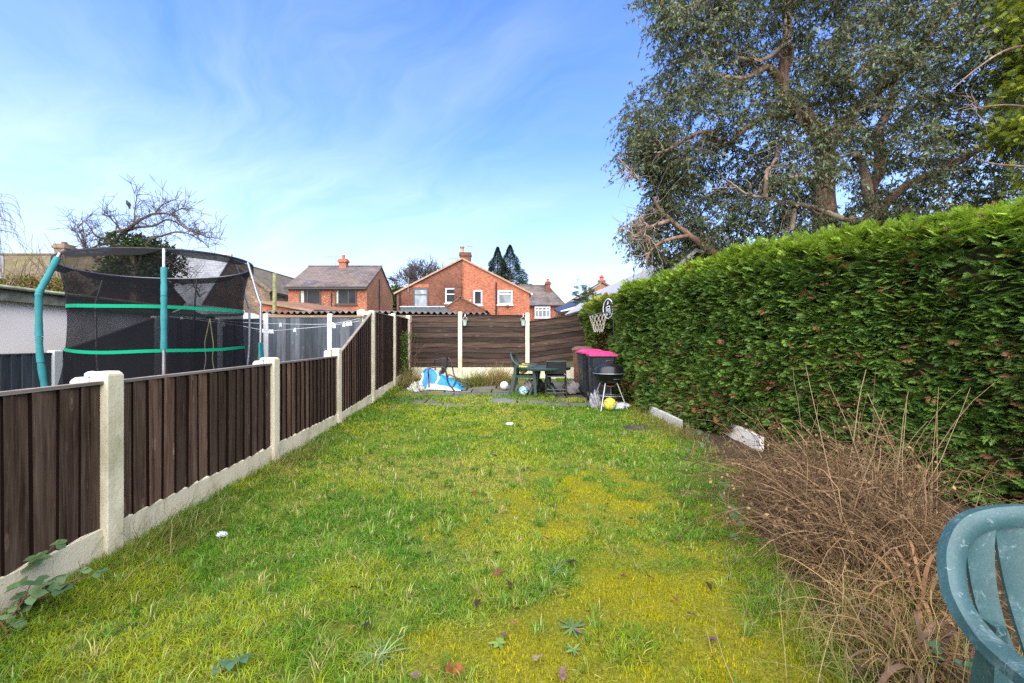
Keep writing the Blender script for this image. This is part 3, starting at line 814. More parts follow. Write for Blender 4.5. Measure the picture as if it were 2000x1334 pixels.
pipe(H, [(hx1+.12, Y0+6.2, 0), (hx1+.12, Y0+6.2, 3.4), (hx1+.5, Y0+6.2, 3.6)], .05, M['white'])
chimney(ro, PX(671, 36.6), 36.6, 7.4, PZ(502, 36.6)-.2, .62, .55, M['brick_new'], 1, .09)
aerial(H, PX(655, 36.6), 36.6, 7.9, PZ(501, 36.6), -1, .75)

# --- low brick outbuilding with tiled lean-to roof
Yb = 25.0
B = thing('brick_outbuilding', 'low red brick outbuilding with mossy sloping tiled roof in front of the slate-roofed house', 'outbuilding', (PX(550, Yb), Yb+1, 0))
bx0, bx1 = PX(506, Yb), PX(612, Yb)
mb = MB(); mb.prism([(bx0, Yb, -.2), (bx1, Yb, -.2), (bx1, Yb, PZ(609, Yb)), (bx0, Yb, PZ(591, Yb))], (0, 2.6, 0)); mb.build('wall', M['brick_new'], B)
mb = MB(); mb.slab((bx0-.15, Yb-.2, PZ(588, Yb)+.05), (bx1+.15, Yb-.2, PZ(607, Yb)+.05), (bx1+.15+1.2, Yb+3.8, PZ(607, Yb)+.25), (bx0+1.0, Yb+3.8, PZ(588, Yb)+.25), .09); mb.build('roof', M['roof_brown'], B)
mb = MB(); mb.beam((bx0-.12, Yb-.22, PZ(588, Yb)-.02), (bx1+.1, Yb-.22, PZ(607, Yb)-.02), .04, .14); mb.build('bargeboard', M['timber'], B)

# --- pair of houses with the big gable
Y2 = 32.0
G = thing('gabled_house', 'wide red brick gable-end house, one half weathered and darker, central chimney', 'house', (PX(905, Y2), Y2+4, 0))
gx0, gx1, gm = PX(775, Y2), PX(1034, Y2), PX(903, Y2)
ze, zr = PZ(572, Y2), PZ(506, Y2)
mb = MB(); mb.prism([(gx0, Y2, -.2), (gm, Y2, -.2), (gm, Y2, zr), (gx0, Y2, ze)], (0, 8.5, 0)); mb.build('wall', M['brick_old'], G)
mb = MB(); mb.prism([(gm, Y2-.02, -.2), (gx1, Y2-.02, -.2), (gx1, Y2-.02, ze), (gm, Y2-.02, zr)], (0, 8.5, 0)); wr = mb.build('wall', M['brick_new'], G)
wr['label'] = 'clean orange-red brick half'
op = [(gm-.02, Y2-.026, 3.0)]
for k in range(36):
    z = 3.0+k*.15
    if z+.15 < zr-.2: op += [(gm+.14, Y2-.026, z), (gm+.14, Y2-.026, z+.075), (gm+.012, Y2-.026, z+.075), (gm+.012, Y2-.026, z+.15)]
op.append((gm-.02, Y2-.026, op[-1][2]))
mb = MB(); mb.prism(op, (0, .02, 0))
mb.build('toothed_joint', M['brick_old'], G)
mb = MB(); t_ = .1
for xa, sg in ((gx0, -1), (gx1, 1)):
    sl = (zr-ze)/abs(gm-xa); mb.slab((xa+sg*.2, Y2-.12, ze-sl*.2+t_), (xa+sg*.2, Y2+8.6, ze-sl*.2+t_), (gm, Y2+8.6, zr+t_), (gm, Y2-.12, zr+t_), t_)
ro = mb.build('roof', M['slate_dark'], G)
mb = MB()
for xa, sg in ((gx0, -1), (gx1, 1)):
    sl = (zr-ze)/abs(gm-xa); mb.beam((xa+sg*.2, Y2-.14, ze-sl*.2+.03), (gm, Y2-.14, zr+.03), .05, .12)
mb.build('verge', simple('verge_mortar', (.33, .22, .15), .9, .1, var=.3), ro)
mb = MB(); mb.box(gx1+.1, gx1+.24, Y2-.2, Y2+.1, ze-.18, ze-.02); mb.build('bracket', M['white'], ro)
cz = PZ(494, Y2+1.2); cx = PX(909, Y2+1.2)
ch = chimney(ro, cx, Y2+1.2, 6.6, cz, .85, .6, M['brick_dark'], 0, .05)
for dx, hh in ((-.26, .42), (-.24, .0)):
    if hh:
        mb = MB(); mb.lathe([(0, 0), (.15, 0), (.13, .3), (.16, .32), (.16, .4), (0, .4)], (cx+dx, Y2+1.2, cz), 12); mb.lathe([(0, 0), (.2, 0), (.2, .04), (0, .1)], (cx+dx, Y2+1.2, cz+.44), 12); mb.build('chimney_pot', simple('pale_pot', (.32, .22, .15), .8, .2), ch)
aerial(G, PX(920, Y2+1.2), Y2+1.2, 6.9, PZ(481, Y2+1.2), -1, .35)
aerial(G, PX(890, Y2+1.4), Y2+1.4, 6.6, PZ(505, Y2+1.4), -1, .5)
W1 = window(G, PX(808, Y2), PX(836, Y2), PZ(600, Y2), PZ(563, Y2), Y2-.004, M['grey_frame'], M['blind'], (), (.66,), .1)
mb = MB(); mb.box(PX(806, Y2), PX(838, Y2), Y2-.02, Y2-.004, PZ(562, Y2)+.01, PZ(555, Y2)); mb.build('lintel', M['brick_new'], W1)
window(G, PX(870, Y2), PX(893, Y2), PZ(592, Y2), PZ(563, Y2), Y2-.004, M['white'], M['glass'], (), (.6,), .09)
window(G, PX(925, Y2), PX(942, Y2), PZ(596, Y2), PZ(567, Y2), Y2-.024, M['white'], M['glass'], (), (), .1)
window(G, PX(972, Y2), PX(1001, Y2), PZ(595, Y2), PZ(567, Y2), Y2-.024, M['white'], M['net_curtain'], (), (.72,), .11)
pipe(G, [(PX(969, Y2), Y2-.09, 0), (PX(969, Y2), Y2-.09, PZ(552, Y2))], .06)
pipe(G, [(PX(781.5, Y2), Y2-.09, 0), (PX(781.5, Y2), Y2-.09, PZ(560, Y2))], .06)
pipe(G, [(PX(798, Y2), Y2-.09, PZ(572, Y2)), (PX(798, Y2), Y2-.09, PZ(543, Y2))], .04, M['metal'])
mb = MB(); mb.box(PX(989, Y2), PX(994, Y2), Y2-.2, Y2-.03, PZ(600, Y2), PZ(597, Y2)+.02); mb.build('vent', M['gutter'], G)
mb = MB(); mb.lathe([(0, 0), (.07, 0), (.07, .03), (0, .03)], (PX(919, Y2), Y2-.05, PZ(587, Y2)), 10, Matrix.Rotation(R(90), 3, 'X')); mb.build('wall_light', M['white'], G)
# annex of that house: small gable with tall stack
Ya = 27.5
A = thing('brick_annex', 'small brown brick gabled annex with a tall sooty chimney stack before the gable-end house', 'outbuilding', (PX(900, Ya), Ya+2, 0))
ghouse(A, PX(862, Ya), PX(948, Ya), Ya, Ya+4.3, -.2, PZ(606, Ya), PZ(582, Ya), 'y', M['brick_old'], M['roof_brown'], over=.12, thick=.07, rx=PX(899, Ya))
chimney(A, PX(895, Ya+.4), Ya+.4, 2, PZ(553, Ya+.4), .46, .42, M['brick_dark'], 0, .03)
# grey extension
Ye = 27.0
E = thing('grey_extension', 'flat-roofed extension with dark grey fascia below the grey-framed window', 'extension', (PX(830, Ye), Ye+2, 0))
ex0, ex1 = PX(782, Ye), PX(884, Ye)
mb = MB(); mb.box(ex0+.1, ex1-.1, Ye+.1, Ye+4.9, -.2, 3.02); mb.build('wall', M['brick_old'], E)
mb = MB(); mb.box(ex0, ex1-.55, Ye, Ye+4.9, 3.03, PZ(600, Ye)); mb.box(ex0, ex0+.02, Ye-.02, Ye, 3.05, 3.4)
mb.hexa([(ex1-.549, Ye, 3.03), (ex1-.0, Ye, 3.03), (ex1-.0, Ye+4.9, 3.03), (ex1-.549, Ye+4.9, 3.03), (ex1-.549, Ye, PZ(600, Ye)), (ex1-.15, Ye, 3.3), (ex1-.15, Ye+4.9, 3.3), (ex1-.549, Ye+4.9, PZ(600, Ye))])
fa = mb.build('roof', simple('slate_grey_fascia', (.055, .07, .085), .5, .4), E)
mb = MB(); mb.box(ex0-.02, ex1-.5, Ye-.06, Ye+.02, PZ(600, Ye)+.003, PZ(598, Ye)); mb.build('roof_edge', simple('pale_grey_trim', (.42, .45, .48), .5, .3), fa)

# --- corrugated-roof garage just behind the fences
Yg = 13.3
K_ = thing('corrugated_garage', 'long low garage with rusty-edged corrugated roof just behind the end fence', 'garage', (-4, Yg+2, 0))
cx0, cx1 = PX(510, Yg), PX(952, Yg)
def roofz(x, y): return lerp(PZ(609.5, Yg), PZ(611.5, Yg), (x-cx0)/(cx1-cx0))+.10*(y-Yg)*(.4)
mb = MB(); n_ = 300; vs = []
for k in range(n_+1):
    x = lerp(cx0, cx1, k/n_); zz_ = roofz(x, Yg)+.038*math.sin(x*2*math.pi/.19)+.015*math.sin(x*1.1)
    for yy in (Yg-.12, Yg+4.5):
        vs += [(x, yy, zz_+.10*.4*(yy-Yg)), (x, yy, zz_+.10*.4*(yy-Yg)+.012)]
fs = []
for k in range(n_):
    a, b = 4*k, 4*k+4
    fs += [[a+1, b+1, b+3, a+3], [a, a+2, b+2, b], [a, b, b+1, a+1], [a+2, a+3, b+3, b+2]]
mb.add(vs, fs); mb.build('roof', simple('asbestos_sheet', (.16, .14, .125), .9, .1, var=.45, scale=3), K_)
mb = MB(); mb.box(cx0+.1, cx1-.1, Yg+.05, Yg+4.3, -.1, 2.02); mb.build('wall', M['brick_dark'], K_)
mb = MB(); mb.box(cx0+.02, cx1-.02, Yg-.04, Yg+.045, 2.04, 2.13); mb.build('rafter', M['timber'], K_)
mb = MB(); mb.box(cx0+1.2, cx1-2.2, Yg-.03, Yg+.045, 1.90, 2.035); mb.build('wall_plate', M['cap'], K_)

# --- house with hipped roof and bay window
Y3 = 45.0
T = thing('hipped_house', 'red brick house with grey hipped roof and white bay window', 'house', (PX(1065, Y3), Y3+4, 0))
tx0, tx1 = PX(1004, Y3), PX(1098, Y3)
z3 = PZ(596, Y3); zr3 = PZ(557, Y3+3)
mb = MB(); mb.box(tx0, tx1, Y3, Y3+7, -.2, z3); mb.build('wall', M['brick_new'], T)
a = [(tx0-.3, Y3-.3, z3), (tx1+.3, Y3-.3, z3), (tx1+.3, Y3+7.3, z3), (tx0-.3, Y3+7.3, z3)]; rl_, rr_ = (tx0+.5, Y3+3.5, zr3), (PX(1069, Y3+3.5), Y3+3.5, zr3)
mb = MB(); mb.add(a+[rl_, rr_], [[0, 1, 5, 4], [1, 2, 5], [2, 3, 4, 5], [3, 0, 4], [3, 2, 1, 0]]); ro = mb.build('roof', M['slate'], T)
mb = MB(); mb.tube([rl_, rr_], .12, 6); mb.tube([rr_, a[1]], .1, 6); mb.build('ridge_tile', M['slate_dark'], ro)
mb = MB(); mb.box(tx0-.3, tx1+.3, Y3-.42, Y3-.31, z3-.14, z3-.01); mb.build('gutter', M['gutter'], ro)
chimney(ro, PX(1070, Y3+2.6), Y3+2.6, 6.2, PZ(551, Y3+2.6), .5, 1.0, M['brick_old'], 1, .06)
aerial(T, PX(1068, Y3+2.6), Y3+2.6, 7.6, PZ(541, Y3+2.6), -1, .55)
bz0, bz1 = PZ(621, Y3), PZ(598, Y3)-.08
w_ = window(T, PX(1044, Y3), PX(1074, Y3), bz0, bz1, Y3-.35, M['white'], M['net_curtain'], (.25, .5, .75), (.68,), .12)
mb = MB(); mb.box(PX(1044, Y3)-.02, PX(1074, Y3)+.02, Y3-.34, Y3-.003, -.1, bz0-.1); mb.box(PX(1044, Y3)+.02, PX(1074, Y3)-.02, Y3-.325, Y3-.003, bz0-.09, bz1); mb.build('bay', M['brick_new'], T)

# --- hall with coped brown gable, and long pale-roofed building
Yh = 34.0
Ht = thing('coped_hall', 'brown brick hall with dark coped gable and a finial at its peak', 'hall', (PX(1175, Yh), Yh+4, 0))
ax, az = PX(1176, Yh), PZ(553, Yh); lx, lz = PX(1092, Yh), PZ(605, Yh); rx_ = ax+(ax-lx)
mb = MB(); mb.prism([(lx, Yh, -.2), (rx_, Yh, -.2), (rx_, Yh, lz), (ax, Yh, az), (lx, Yh, lz)], (0, .5, 0)); mb.build('wall', M['brick_side'], Ht)
mb = MB(); mb.prism([(lx+.1, Yh+.5, -.2), (rx_-.1, Yh+.5, -.2), (rx_-.1, Yh+.5, lz-.3), (ax, Yh+.5, az-.5), (lx+.1, Yh+.5, lz-.3)], (0, 12, 0)); mb.build('roof', M['slate_dark'], Ht)
mb = MB(); mb.beam((lx-.05, Yh+.2, lz+.1), (ax, Yh+.2, az+.12), .62, .14); mb.beam((rx_+.05, Yh+.2, lz+.1), (ax, Yh+.2, az+.12), .62, .14); mb.build('coping', M['coping'], Ht)
mb = MB(); mb.box(lx-.25, lx+.25, Yh-.12, Yh+.6, -.2, lz+.18); mb.build('pier', M['stone'], Ht)
mb = MB(); mb.lathe([(0, 0), (.34, 0), (.34, .12), (.18, .2), (.14, .32), (.2, .36), (.2, .42), (.1, .48), (.07, .58), (0, .6)], (ax, Yh+.2, az+.12), 10); mb.build('finial', M['terracotta'], Ht)
L_ = thing('long_shed', 'long low building with pale grey sheet roof running behind the hedge', 'building', (5, 20, 0))
p0 = Vector(P(1160, 571, 27)); p1 = Vector(P(1360, 484, 12))
e0 = Vector((3.35, 27, 3.0)); e1 = Vector((3.9, 12, 2.75))
mb = MB(); mb.slab(e0, e1, p1, p0, .1); mb.slab(p0, p1, p1+Vector((2.6, 0, -1.1)), p0+Vector((2.6, 0, -1.1)), .1); mb.build('roof', M['pale_roof'], L_)
mb = MB(); mb.prism([(e0.x+.25, 26.9, -.2), (e0.x+3.9, 26.9, -.2), (e0.x+3.9, 26.9, 2.85), (p0.x, 26.9, p0.z-.15), (e0.x+.25, 26.9, 2.85)], (.3, -14.5, -.2)); mb.build('wall', M['brick_old'], L_)
L2 = thing('lean_to', 'low lean-to with white sheet roof and black gutter against the brown hall', 'lean-to', (4, 29, 0))
Yl = 30.0
mb = MB(); mb.hexa([tuple(Vector(P(1091, 611, Yl))), tuple(Vector(P(1185, 577, Yl))), (PX(1185, Yl), Yl+3.5, PZ(577, Yl)+.4), (PX(1091, Yl), Yl+3.5, PZ(611, Yl)+.4)]+
   [tuple(Vector(P(1091, 609, Yl))), tuple(Vector(P(1185, 572, Yl))), (PX(1185, Yl), Yl+3.5, PZ(572, Yl)+.5), (PX(1091, Yl), Yl+3.5, PZ(609, Yl)+.5)]); mb.build('bargeboard', M['gutter'], L2)
mb = MB(); mb.slab(P(1095, 611, Yl-1.4), P(1195, 592, Yl-1.4), P(1195, 577, Yl-.05), P(1095, 607, Yl-.05), .06); mb.build('roof', M['white_roof'], L2)
mb = MB(); mb.beam(P(1090, 612, Yl-1.5), P(1195, 594, Yl-1.5), .12, .16); mb.build('gutter', M['gutter'], L2)
mb = MB(); mb.prism([(PX(1095, Yl-1.3), Yl-1.3, -.2), (PX(1195, Yl-1.3), Yl-1.3, -.2), (PX(1195, Yl-1.3), Yl-1.3, PZ(597, Yl-1.3)), (PX(1095, Yl-1.3), Yl-1.3, PZ(615, Yl-1.3))], (0, 1.2, 0)); mb.build('wall', M['brick_old'], L2)

# --- stone chapel
Yc = 38.0
C_ = thing('stone_chapel', 'stone building with steep brown slate roof beyond the trampoline', 'chapel', (-25, Yc+6, 0))
cxl, cxr, cm = PX(378, Yc), PX(527, Yc), PX(455, Yc)
ghouse(C_, cxl, cxr, Yc, Yc+13, -.2, PZ(569, Yc), PZ(513, Yc), 'y', M['stone'], M['slate_dark'], over=.2, thick=.12, rx=cm)
mb = MB(); mb.beam((cxl-.2, Yc-.1, PZ(571, Yc)+.02), (cm, Yc-.1, PZ(512, Yc)), .3, .2); mb.beam((cxr+.2, Yc-.1, PZ(571, Yc)+.02), (cm, Yc-.1, PZ(512, Yc)), .3, .2); mb.build('coping', M['coping'], C_)
for yy in (Yc+3, Yc+7):
    mb = MB(); mb.box(cxr-.02, cxr+.35, yy-.4, yy+.4, -.2, 4.6); mb.hexa([(cxr-.02, yy-.4, 4.6), (cxr+.35, yy-.4, 4.6), (cxr+.35, yy+.4, 4.6), (cxr-.02, yy+.4, 4.6), (cxr-.02, yy-.4, 5.1), (cxr, yy-.4, 5.1), (cxr, yy+.4, 5.1), (cxr-.02, yy+.4, 5.1)]); mb.build('buttress', M['stone'], C_)
for yy in (Yc+1.5, Yc+5):
    mb = MB(); mb.box(cxr-.01, cxr+.04, yy-.5, yy+.5, 2.4, 4.9); mb.build('window', M['glass'], C_)
mb = MB(); mb.beam((cxr+.28, Yc-.1, PZ(573, Yc)), (cxr+.28, Yc+13, PZ(573, Yc)), .14, .16); mb.build('gutter', M['gutter'], C_)
# timber pole by the chapel
mb = MB(); q = P(536, 620, 24); mb.tube([(q[0], 24, -.1), (q[0]+.02, 24, PZ(534, 24))], [.13, .10], 8)
tag(mb.build('timber_pole', simple('lichen_wood', (.22, .22, .10), .9, .1, var=.4)), 'bare lichen-yellow timber pole standing before the stone chapel', 'pole')
# --- pale roofed building seen through the net
Yp = 33.0
Pb = thing('pale_roofed_house', 'building with pale grey slate roof showing through the trampoline net', 'house', (PX(340, Yp), Yp+4, 0))
ghouse(Pb, PX(262, Yp), PX(392, Yp), Yp, Yp+7, -.2, PZ(594, Yp), PZ(500, Yp+3.5), 'x', M['stone'], M['slate_pale'], over=.25)
# --- bungalow with mossy roof
Yw = 22.0
Bw = thing('mossy_bungalow', 'bungalow with moss-covered brown tiled roof behind the white garage', 'bungalow', (PX(0, Yw), Yw+4, 0))
w_, ro = ghouse(Bw, PX(-230, Yw), PX(150, Yw), Yw, Yw+8, -.2, 3.25, PZ(501, Yw+4), 'x', M['brick_old'], M['roof_moss'], over=.3)
c_ = chimney(ro, PX(126, Yw+4), Yw+4, 5, PZ(478, Yw+4), .62, .62, M['stone'], 0, .08)
mb = MB(); mb.lathe([(0, 0), (.16, 0), (.13, .16), (0, .18)], (PX(126, Yw+4), Yw+4, PZ(478, Yw+4)), 10); mb.build('chimney_pot', M['brick_dark'], c_)
mb = MB(); mb.box(PX(-4, Yw-.5), PX(1.5, Yw-.5), Yw-1.2, Yw-.4, 2, PZ(499, Yw-.5)); mb.build('white_gable', M['white'], Bw)
# small shed seen through the net
Ys = 15.5
Sh = thing('garden_shed', 'low garden shed with pale felted pitched roof behind the grey fence', 'shed', (PX(380, Ys), Ys, 0))
ghouse(Sh, PX(328, Ys), PX(402, Ys), Ys, Ys+3.2, -.1, PZ(616, Ys), PZ(600, Ys), 'y', M['grey_fence'], M['white_roof'], over=.1, thick=.05)
Sg = thing('pale_roofed_shed', 'long shed with pale grey sheet roof beside the timber pole', 'shed', (PX(470, 14), 14, 0))
mb = MB(); mb.slab(P(405, 605, 15.8), P(497, 612, 15.8), P(530, 627, 14.2), P(425, 622, 14.2), .05); mb.build('roof', M['pale_roof'], Sg)
mb = MB(); mb.box(PX(430, 14.4), PX(522, 14.4), 14.35, 15.7, -.1, PZ(630, 14.4)); mb.build('wall', M['grey_fence'], Sg)
# ================================================================ things in the garden
def gp(px, py, dz=0.0):
    Y = 5.0
    for _ in range(60):
        x = PX(px, Y); z = g1(x, Y)-.01*(Y > 7.7)+dz
        Yn = (1.3-z)*F/max(1, (py-667)); Y = .5*Y+.5*min(Yn, 12)
    return Vector((PX(px, Y), Y, g1(PX(px, Y), Y)+dz))
def xf(pts, loc, rz): 
    c, s = math.cos(rz), math.sin(rz)
    return [Vector((loc[0]+p[0]*c-p[1]*s, loc[1]+p[0]*s+p[1]*c, loc[2]+p[2])) for p in pts]
def plastic(name, c, worn, amt=.5, rough=.42):
    t = NT(name, rough, .4); o = t.obj()
    a = t.noise(o, 4, 6, .7); col = t.ramp(a, [(.35, tuple(x*.8 for x in c)), (.7, tuple(x*1.2 for x in c))])
    sc = t.noise(t.scl(o, (9, 30, 6), (0, 0, 0), (.4, .3, .7)), 2.2, 6, .72, 2.5)
    col = t.mix(t.math('MULTIPLY', t.ramp(sc, [(.60, 0), (.66, 1)]), amt), col, worn)
    bl = t.noise(o, 11, 6, .75)
    col = t.mix(t.math('MULTIPLY', t.ramp(bl, [(.54, 0), (.72, 1)]), amt*.8), col, worn)
    sp = t.ramp(t.noise(o, 260, 2), [(.3, .8), (.7, 1.25)])
    col = t.mix(1.0, col, sp, 'MULTIPLY')
    t.color(col); t.bump(t.noise(o, 350, 3), .25, .001)
    t.link(t.ramp(bl, [(.4, .38), (.7, .7)]), t.b.inputs['Roughness']); return t.m
M['chair_green'] = plastic('weathered_green_plastic', (.021, .056, .060), (.17, .22, .225), .5)
M['table_green'] = plastic('dark_green_plastic', (.012, .030, .026), (.07, .10, .09), .4)
M['navy'] = plastic('charcoal_bin_plastic', (.009, .012, .017), (.04, .05, .06), .4)
M['pink'] = plastic('pink_bin_plastic', (.40, .02, .11), (.5, .16, .25), .4)
M['brownbin'] = plastic('brown_bin_plastic', (.11, .052, .03), (.2, .12, .09), .5)
M['steelframe'] = simple('black_steel_tube', (.012, .013, .014), .35, .5)
M['enamel'] = simple('black_enamel', (.005, .005, .006), .30, .35)
M['chrome'] = simple('dull_alloy', (.30, .31, .32), .38, .5, metal=.75)

def garden_chair(label, loc, rz, mat, mat_leg=None):
    ch = thing('garden_chair', label, 'chair', loc)
    T = lambda pts: xf(pts, loc, rz)
    # rim: one broad flattened hoop running arm - back - arm
    half = [(-.265, .30, .640), (-.275, .20, .652), (-.280, .08, .655), (-.278, -.03, .665), (-.268, -.11, .70), (-.250, -.155, .75), (-.225, -.185, .805), (-.175, -.21, .855), (-.10, -.222, .880), (0, -.226, .888)]
    path = half+[(-x, y, z) for x, y, z in half[-2::-1]]
    c_ = cr(path, 7); n_ = len(c_)
    mb = MB(); rings = []
    for i, p in enumerate(c_):
        d = (c_[min(i+1, n_-1)]-c_[max(i-1, 0)]).normalized()
        # inward direction: towards back centre for the hoop, outward-flat for the arms
        ctr = Vector((0, -.16, .62)); w = (ctr-p)
        armness = max(0, min(1, (p.y+.10)/.14))
        inward = (w-d*w.dot(d)).normalized()
        flat = Vector((1 if p.x < 0 else -1, 0, 0)); flat = (flat-d*flat.dot(d)).normalized()
        a = (inward*(1-armness)+flat*armness); a = (a-d*a.dot(d)).normalized(); b = d.cross(a).normalized()
        if b.y < 0 and armness < .5: pass
        hw = .029 if armness < .5 else .031; th = .009
        prof = [(-hw, -th*1.6), (-hw*.9, th), (-hw*.5, th*1.7), (hw*.5, th*1.5), (hw*.92, th*.8), (hw, -th), (hw*.6, -th), (-hw*.6, -th*.9)]
        rings.append([p+a*u+b*v*(1 if p.x <= 0 else 1) for u, v in prof])
    k_ = 8; vs = [v for r_ in rings for v in r_]; fs = []
    for i in range(n_-1):
        for k in range(k_): fs.append([i*k_+k, i*k_+(k+1) % k_, (i+1)*k_+(k+1) % k_, (i+1)*k_+k])
    fs += [list(range(k_))[::-1], [(n_-1)*k_+k for k in range(k_)]]
    mb.add(T(vs), fs); mb.build('back_rim_and_arms', mat, ch, smooth=True)
    # slats: curved strips fanning from the rim's inner edge down to the seat
    for j in range(-2, 3):
        tx = j*.074; bx = j*.052
        tz_ = .874-.016*(abs(j)/2)**2.0; ty = -.222+.012*(abs(j)/2)**2
        mid = [(lerp(tx, bx, u)+(.012*j*math.sin(math.pi*u)*1.3), lerp(ty, -.12, u**1.2), lerp(tz_, .44, u)) for u in [k/9 for k in range(10)]]
        mb = MB(); th = .006; vs = []
        for i, (x, y, z) in enumerate(mid):
            u = i/9; hw = lerp(.0355, .0215, u**.7); dip = .004
            for (uu, vv) in ((-hw, 0), (-hw*.5, dip), (hw*.5, dip), (hw, 0)): vs.append((x+uu, y-vv+th/2, z))
            for (uu, vv) in ((hw, 0), (-hw, 0)): vs.append((x+uu, y-vv-th, z))
        fs = []
        for i in range(9):
            for k in range(6): fs.append([i*6+k, i*6+(k+1) % 6, i*6+6+(k+1) % 6, i*6+6+k])
        fs += [[5, 4, 3, 2, 1, 0], [54+k for k in range(6)]]
        mb.add(T(vs), fs); mb.build('back_slat', mat, ch, smooth=True)
    # side wing joining rim and seat
    for s in (-1, 1):
        mb = MB(); vs = []
        for i in range(8):
            u = i/7; x = s*lerp(.188, .16, u); y = lerp(-.125, -.10, u); z = lerp(.56, .44, u); hw = lerp(.010, .02, u)
            vs += [(x-hw, y+.005, z), (x+hw, y+.005, z), (x+hw, y-.007, z), (x-hw, y-.007, z)]
        fs = [[i*4+k, i*4+(k+1) % 4, i*4+4+(k+1) % 4, i*4+4+k] for i in range(7) for k in range(4)]
        mb.add(T(vs), fs); mb.build('back_wing', mat, ch, smooth=True)
    mb = MB(); N_ = 10; vs = []
    for i in range(N_+1):
        for j in range(N_+1):
            u, v = i/N_*2-1, j/N_
            x = u*lerp(.19, .235, v); y = lerp(-.13, .32, v); z = .435+.012*u*u-.012*math.sin(math.pi*v)-(.02*(v-.85)/.15 if v > .85 else 0)
            vs.append((x, y, z))
    nn = (N_+1)**2
    vs += [(x, y, z-.012) for x, y, z in vs]
    fs = []
    for i in range(N_):
        for j in range(N_):
            a = i*(N_+1)+j; fs += [[a, a+N_+1, a+N_+2, a+1], [nn+a, nn+a+1, nn+a+N_+2, nn+a+N_+1]]
    mb.add(T(vs), fs)
    ring = [(x, y, .43) for x, y in [(-.19, -.13), (.19, -.13), (.235, .32), (-.235, .32)]]
    for i in range(4):
        p, q = ring[i], ring[(i+1) % 4]; mb.add(T([(p[0], p[1], .375), (q[0], q[1], .375), (q[0], q[1], .435), (p[0], p[1], .435)]), [[0, 1, 2, 3]])
    mb.build('seat', mat, ch, smooth=True)
    for sx in (-1, 1):
        for fr in (0, 1):
            top = (sx*.225, .27, .62) if fr else (sx*.21, -.11, .66)
            md = (sx*.235, .295, .42) if fr else (sx*.215, -.13, .42)
            bt = (sx*.255, .33, 0) if fr else (sx*.245, -.24, 0)
            mb = MB(); vs = []
            for (x, y, z), w in ((top, .02), (md, .035), (tuple(lerp(md[k], bt[k], .5) for k in range(3)), .03), (bt, .024)):
                vs += [(x-sx*.0, y-w, z), (x-sx*.0, y+w, z), (x-sx*w*1.2, y+w*(.3 if fr else .9), z), (x-sx*w*1.2, y-w*(.9 if fr else .3), z)]
            fs = [[i*4+k, i*4+(k+1) % 4, i*4+4+(k+1) % 4, i*4+4+k] for i in range(3) for k in range(4)]+[[3, 2, 1, 0], [12, 13, 14, 15]]
            mb.add(T(vs), fs); mb.build('leg', mat, ch)
    return ch
garden_chair('large pale-scuffed green plastic chair close up, cut by the picture edge', (1.365, .90, g1(1.3, .9)-.055), R(180-9), M['chair_green'])
garden_chair('dark green plastic chair pushed sideways to the round table', (.22, 9.25, g1(.2, 9.2)), R(-100), M['table_green'])

# table
tl = (PX(1060, 9.35), 9.35); tz0 = g1(*tl)-.005
tb = thing('garden_table', 'round dark green plastic garden table on the paving', 'table', (tl[0], tl[1], tz0))
mb = MB(); zt = PZ(716, 9.35)
mb.lathe([(0, zt-.02), (.50, zt-.02), (.56, zt-.06), (.60, zt-.06), (.615, zt-.03), (.61, zt-.004), (.56, zt), (.05, zt), (.0, zt)], (tl[0], tl[1], 0), 40); mb.build('tabletop', M['table_green'], tb, smooth=True)
for k in range(4):
    a = R(40+90*k); mb = MB()
    pr = [(.16, zt-.03, .085), (.17, zt-.2, .06), (.20, zt-.42, .05), (.28, tz0+.18, .045), (.40, tz0+.0, .04)]
    pts = [Vector((tl[0]+r_*math.cos(a), tl[1]+r_*math.sin(a), z)) for r_, z, w in pr]
    mb.tube(cr(pts, 4), [w for w in np.interp(np.linspace(0, 4, 17), range(5), [w for _, _, w in pr])], 8); mb.build('leg', M['table_green'], tb, smooth=True)

# folding chair seen from behind with a cushion
fl = Vector((PX(1086, 8.85), 8.85, g1(PX(1086, 8.85), 8.85)))
fc = thing('folding_chair', 'black metal folding chair turned with its back to the lawn at the table', 'chair', fl)
w = .205
mb = MB()
for s in (-1, 1):
    mb.tube(cr([(fl.x+s*(w+.02), fl.y-.05, fl.z), (fl.x+s*w, fl.y-.02, fl.z+.4), (fl.x+s*(w-.01), fl.y-.06, fl.z+.72), (fl.x+s*(w-.035), fl.y-.065, fl.z+.76)], 4), .014, 6)
    mb.tube([(fl.x+s*(w+.03), fl.y+.42, fl.z), (fl.x+s*w, fl.y+.1, fl.z+.45)], .013, 6)
for z, yy in ((.76, -.065), (.44, -.02), (.10, -.045), (.17, -.04)): mb.tube([(fl.x-w, fl.y+yy, fl.z+z), (fl.x+w, fl.y+yy, fl.z+z)], .011, 6)
mb.build('frame', M['steelframe'], fc)
mb = MB(); mb.hexa([(fl.x-w, fl.y-.02, fl.z+.44), (fl.x+w, fl.y-.02, fl.z+.44), (fl.x+w, fl.y+.4, fl.z+.46), (fl.x-w, fl.y+.4, fl.z+.46), (fl.x-w, fl.y-.02, fl.z+.455), (fl.x+w, fl.y-.02, fl.z+.455), (fl.x+w, fl.y+.4, fl.z+.475), (fl.x-w, fl.y+.4, fl.z+.475)]); mb.build('seat', M['black'], fc)
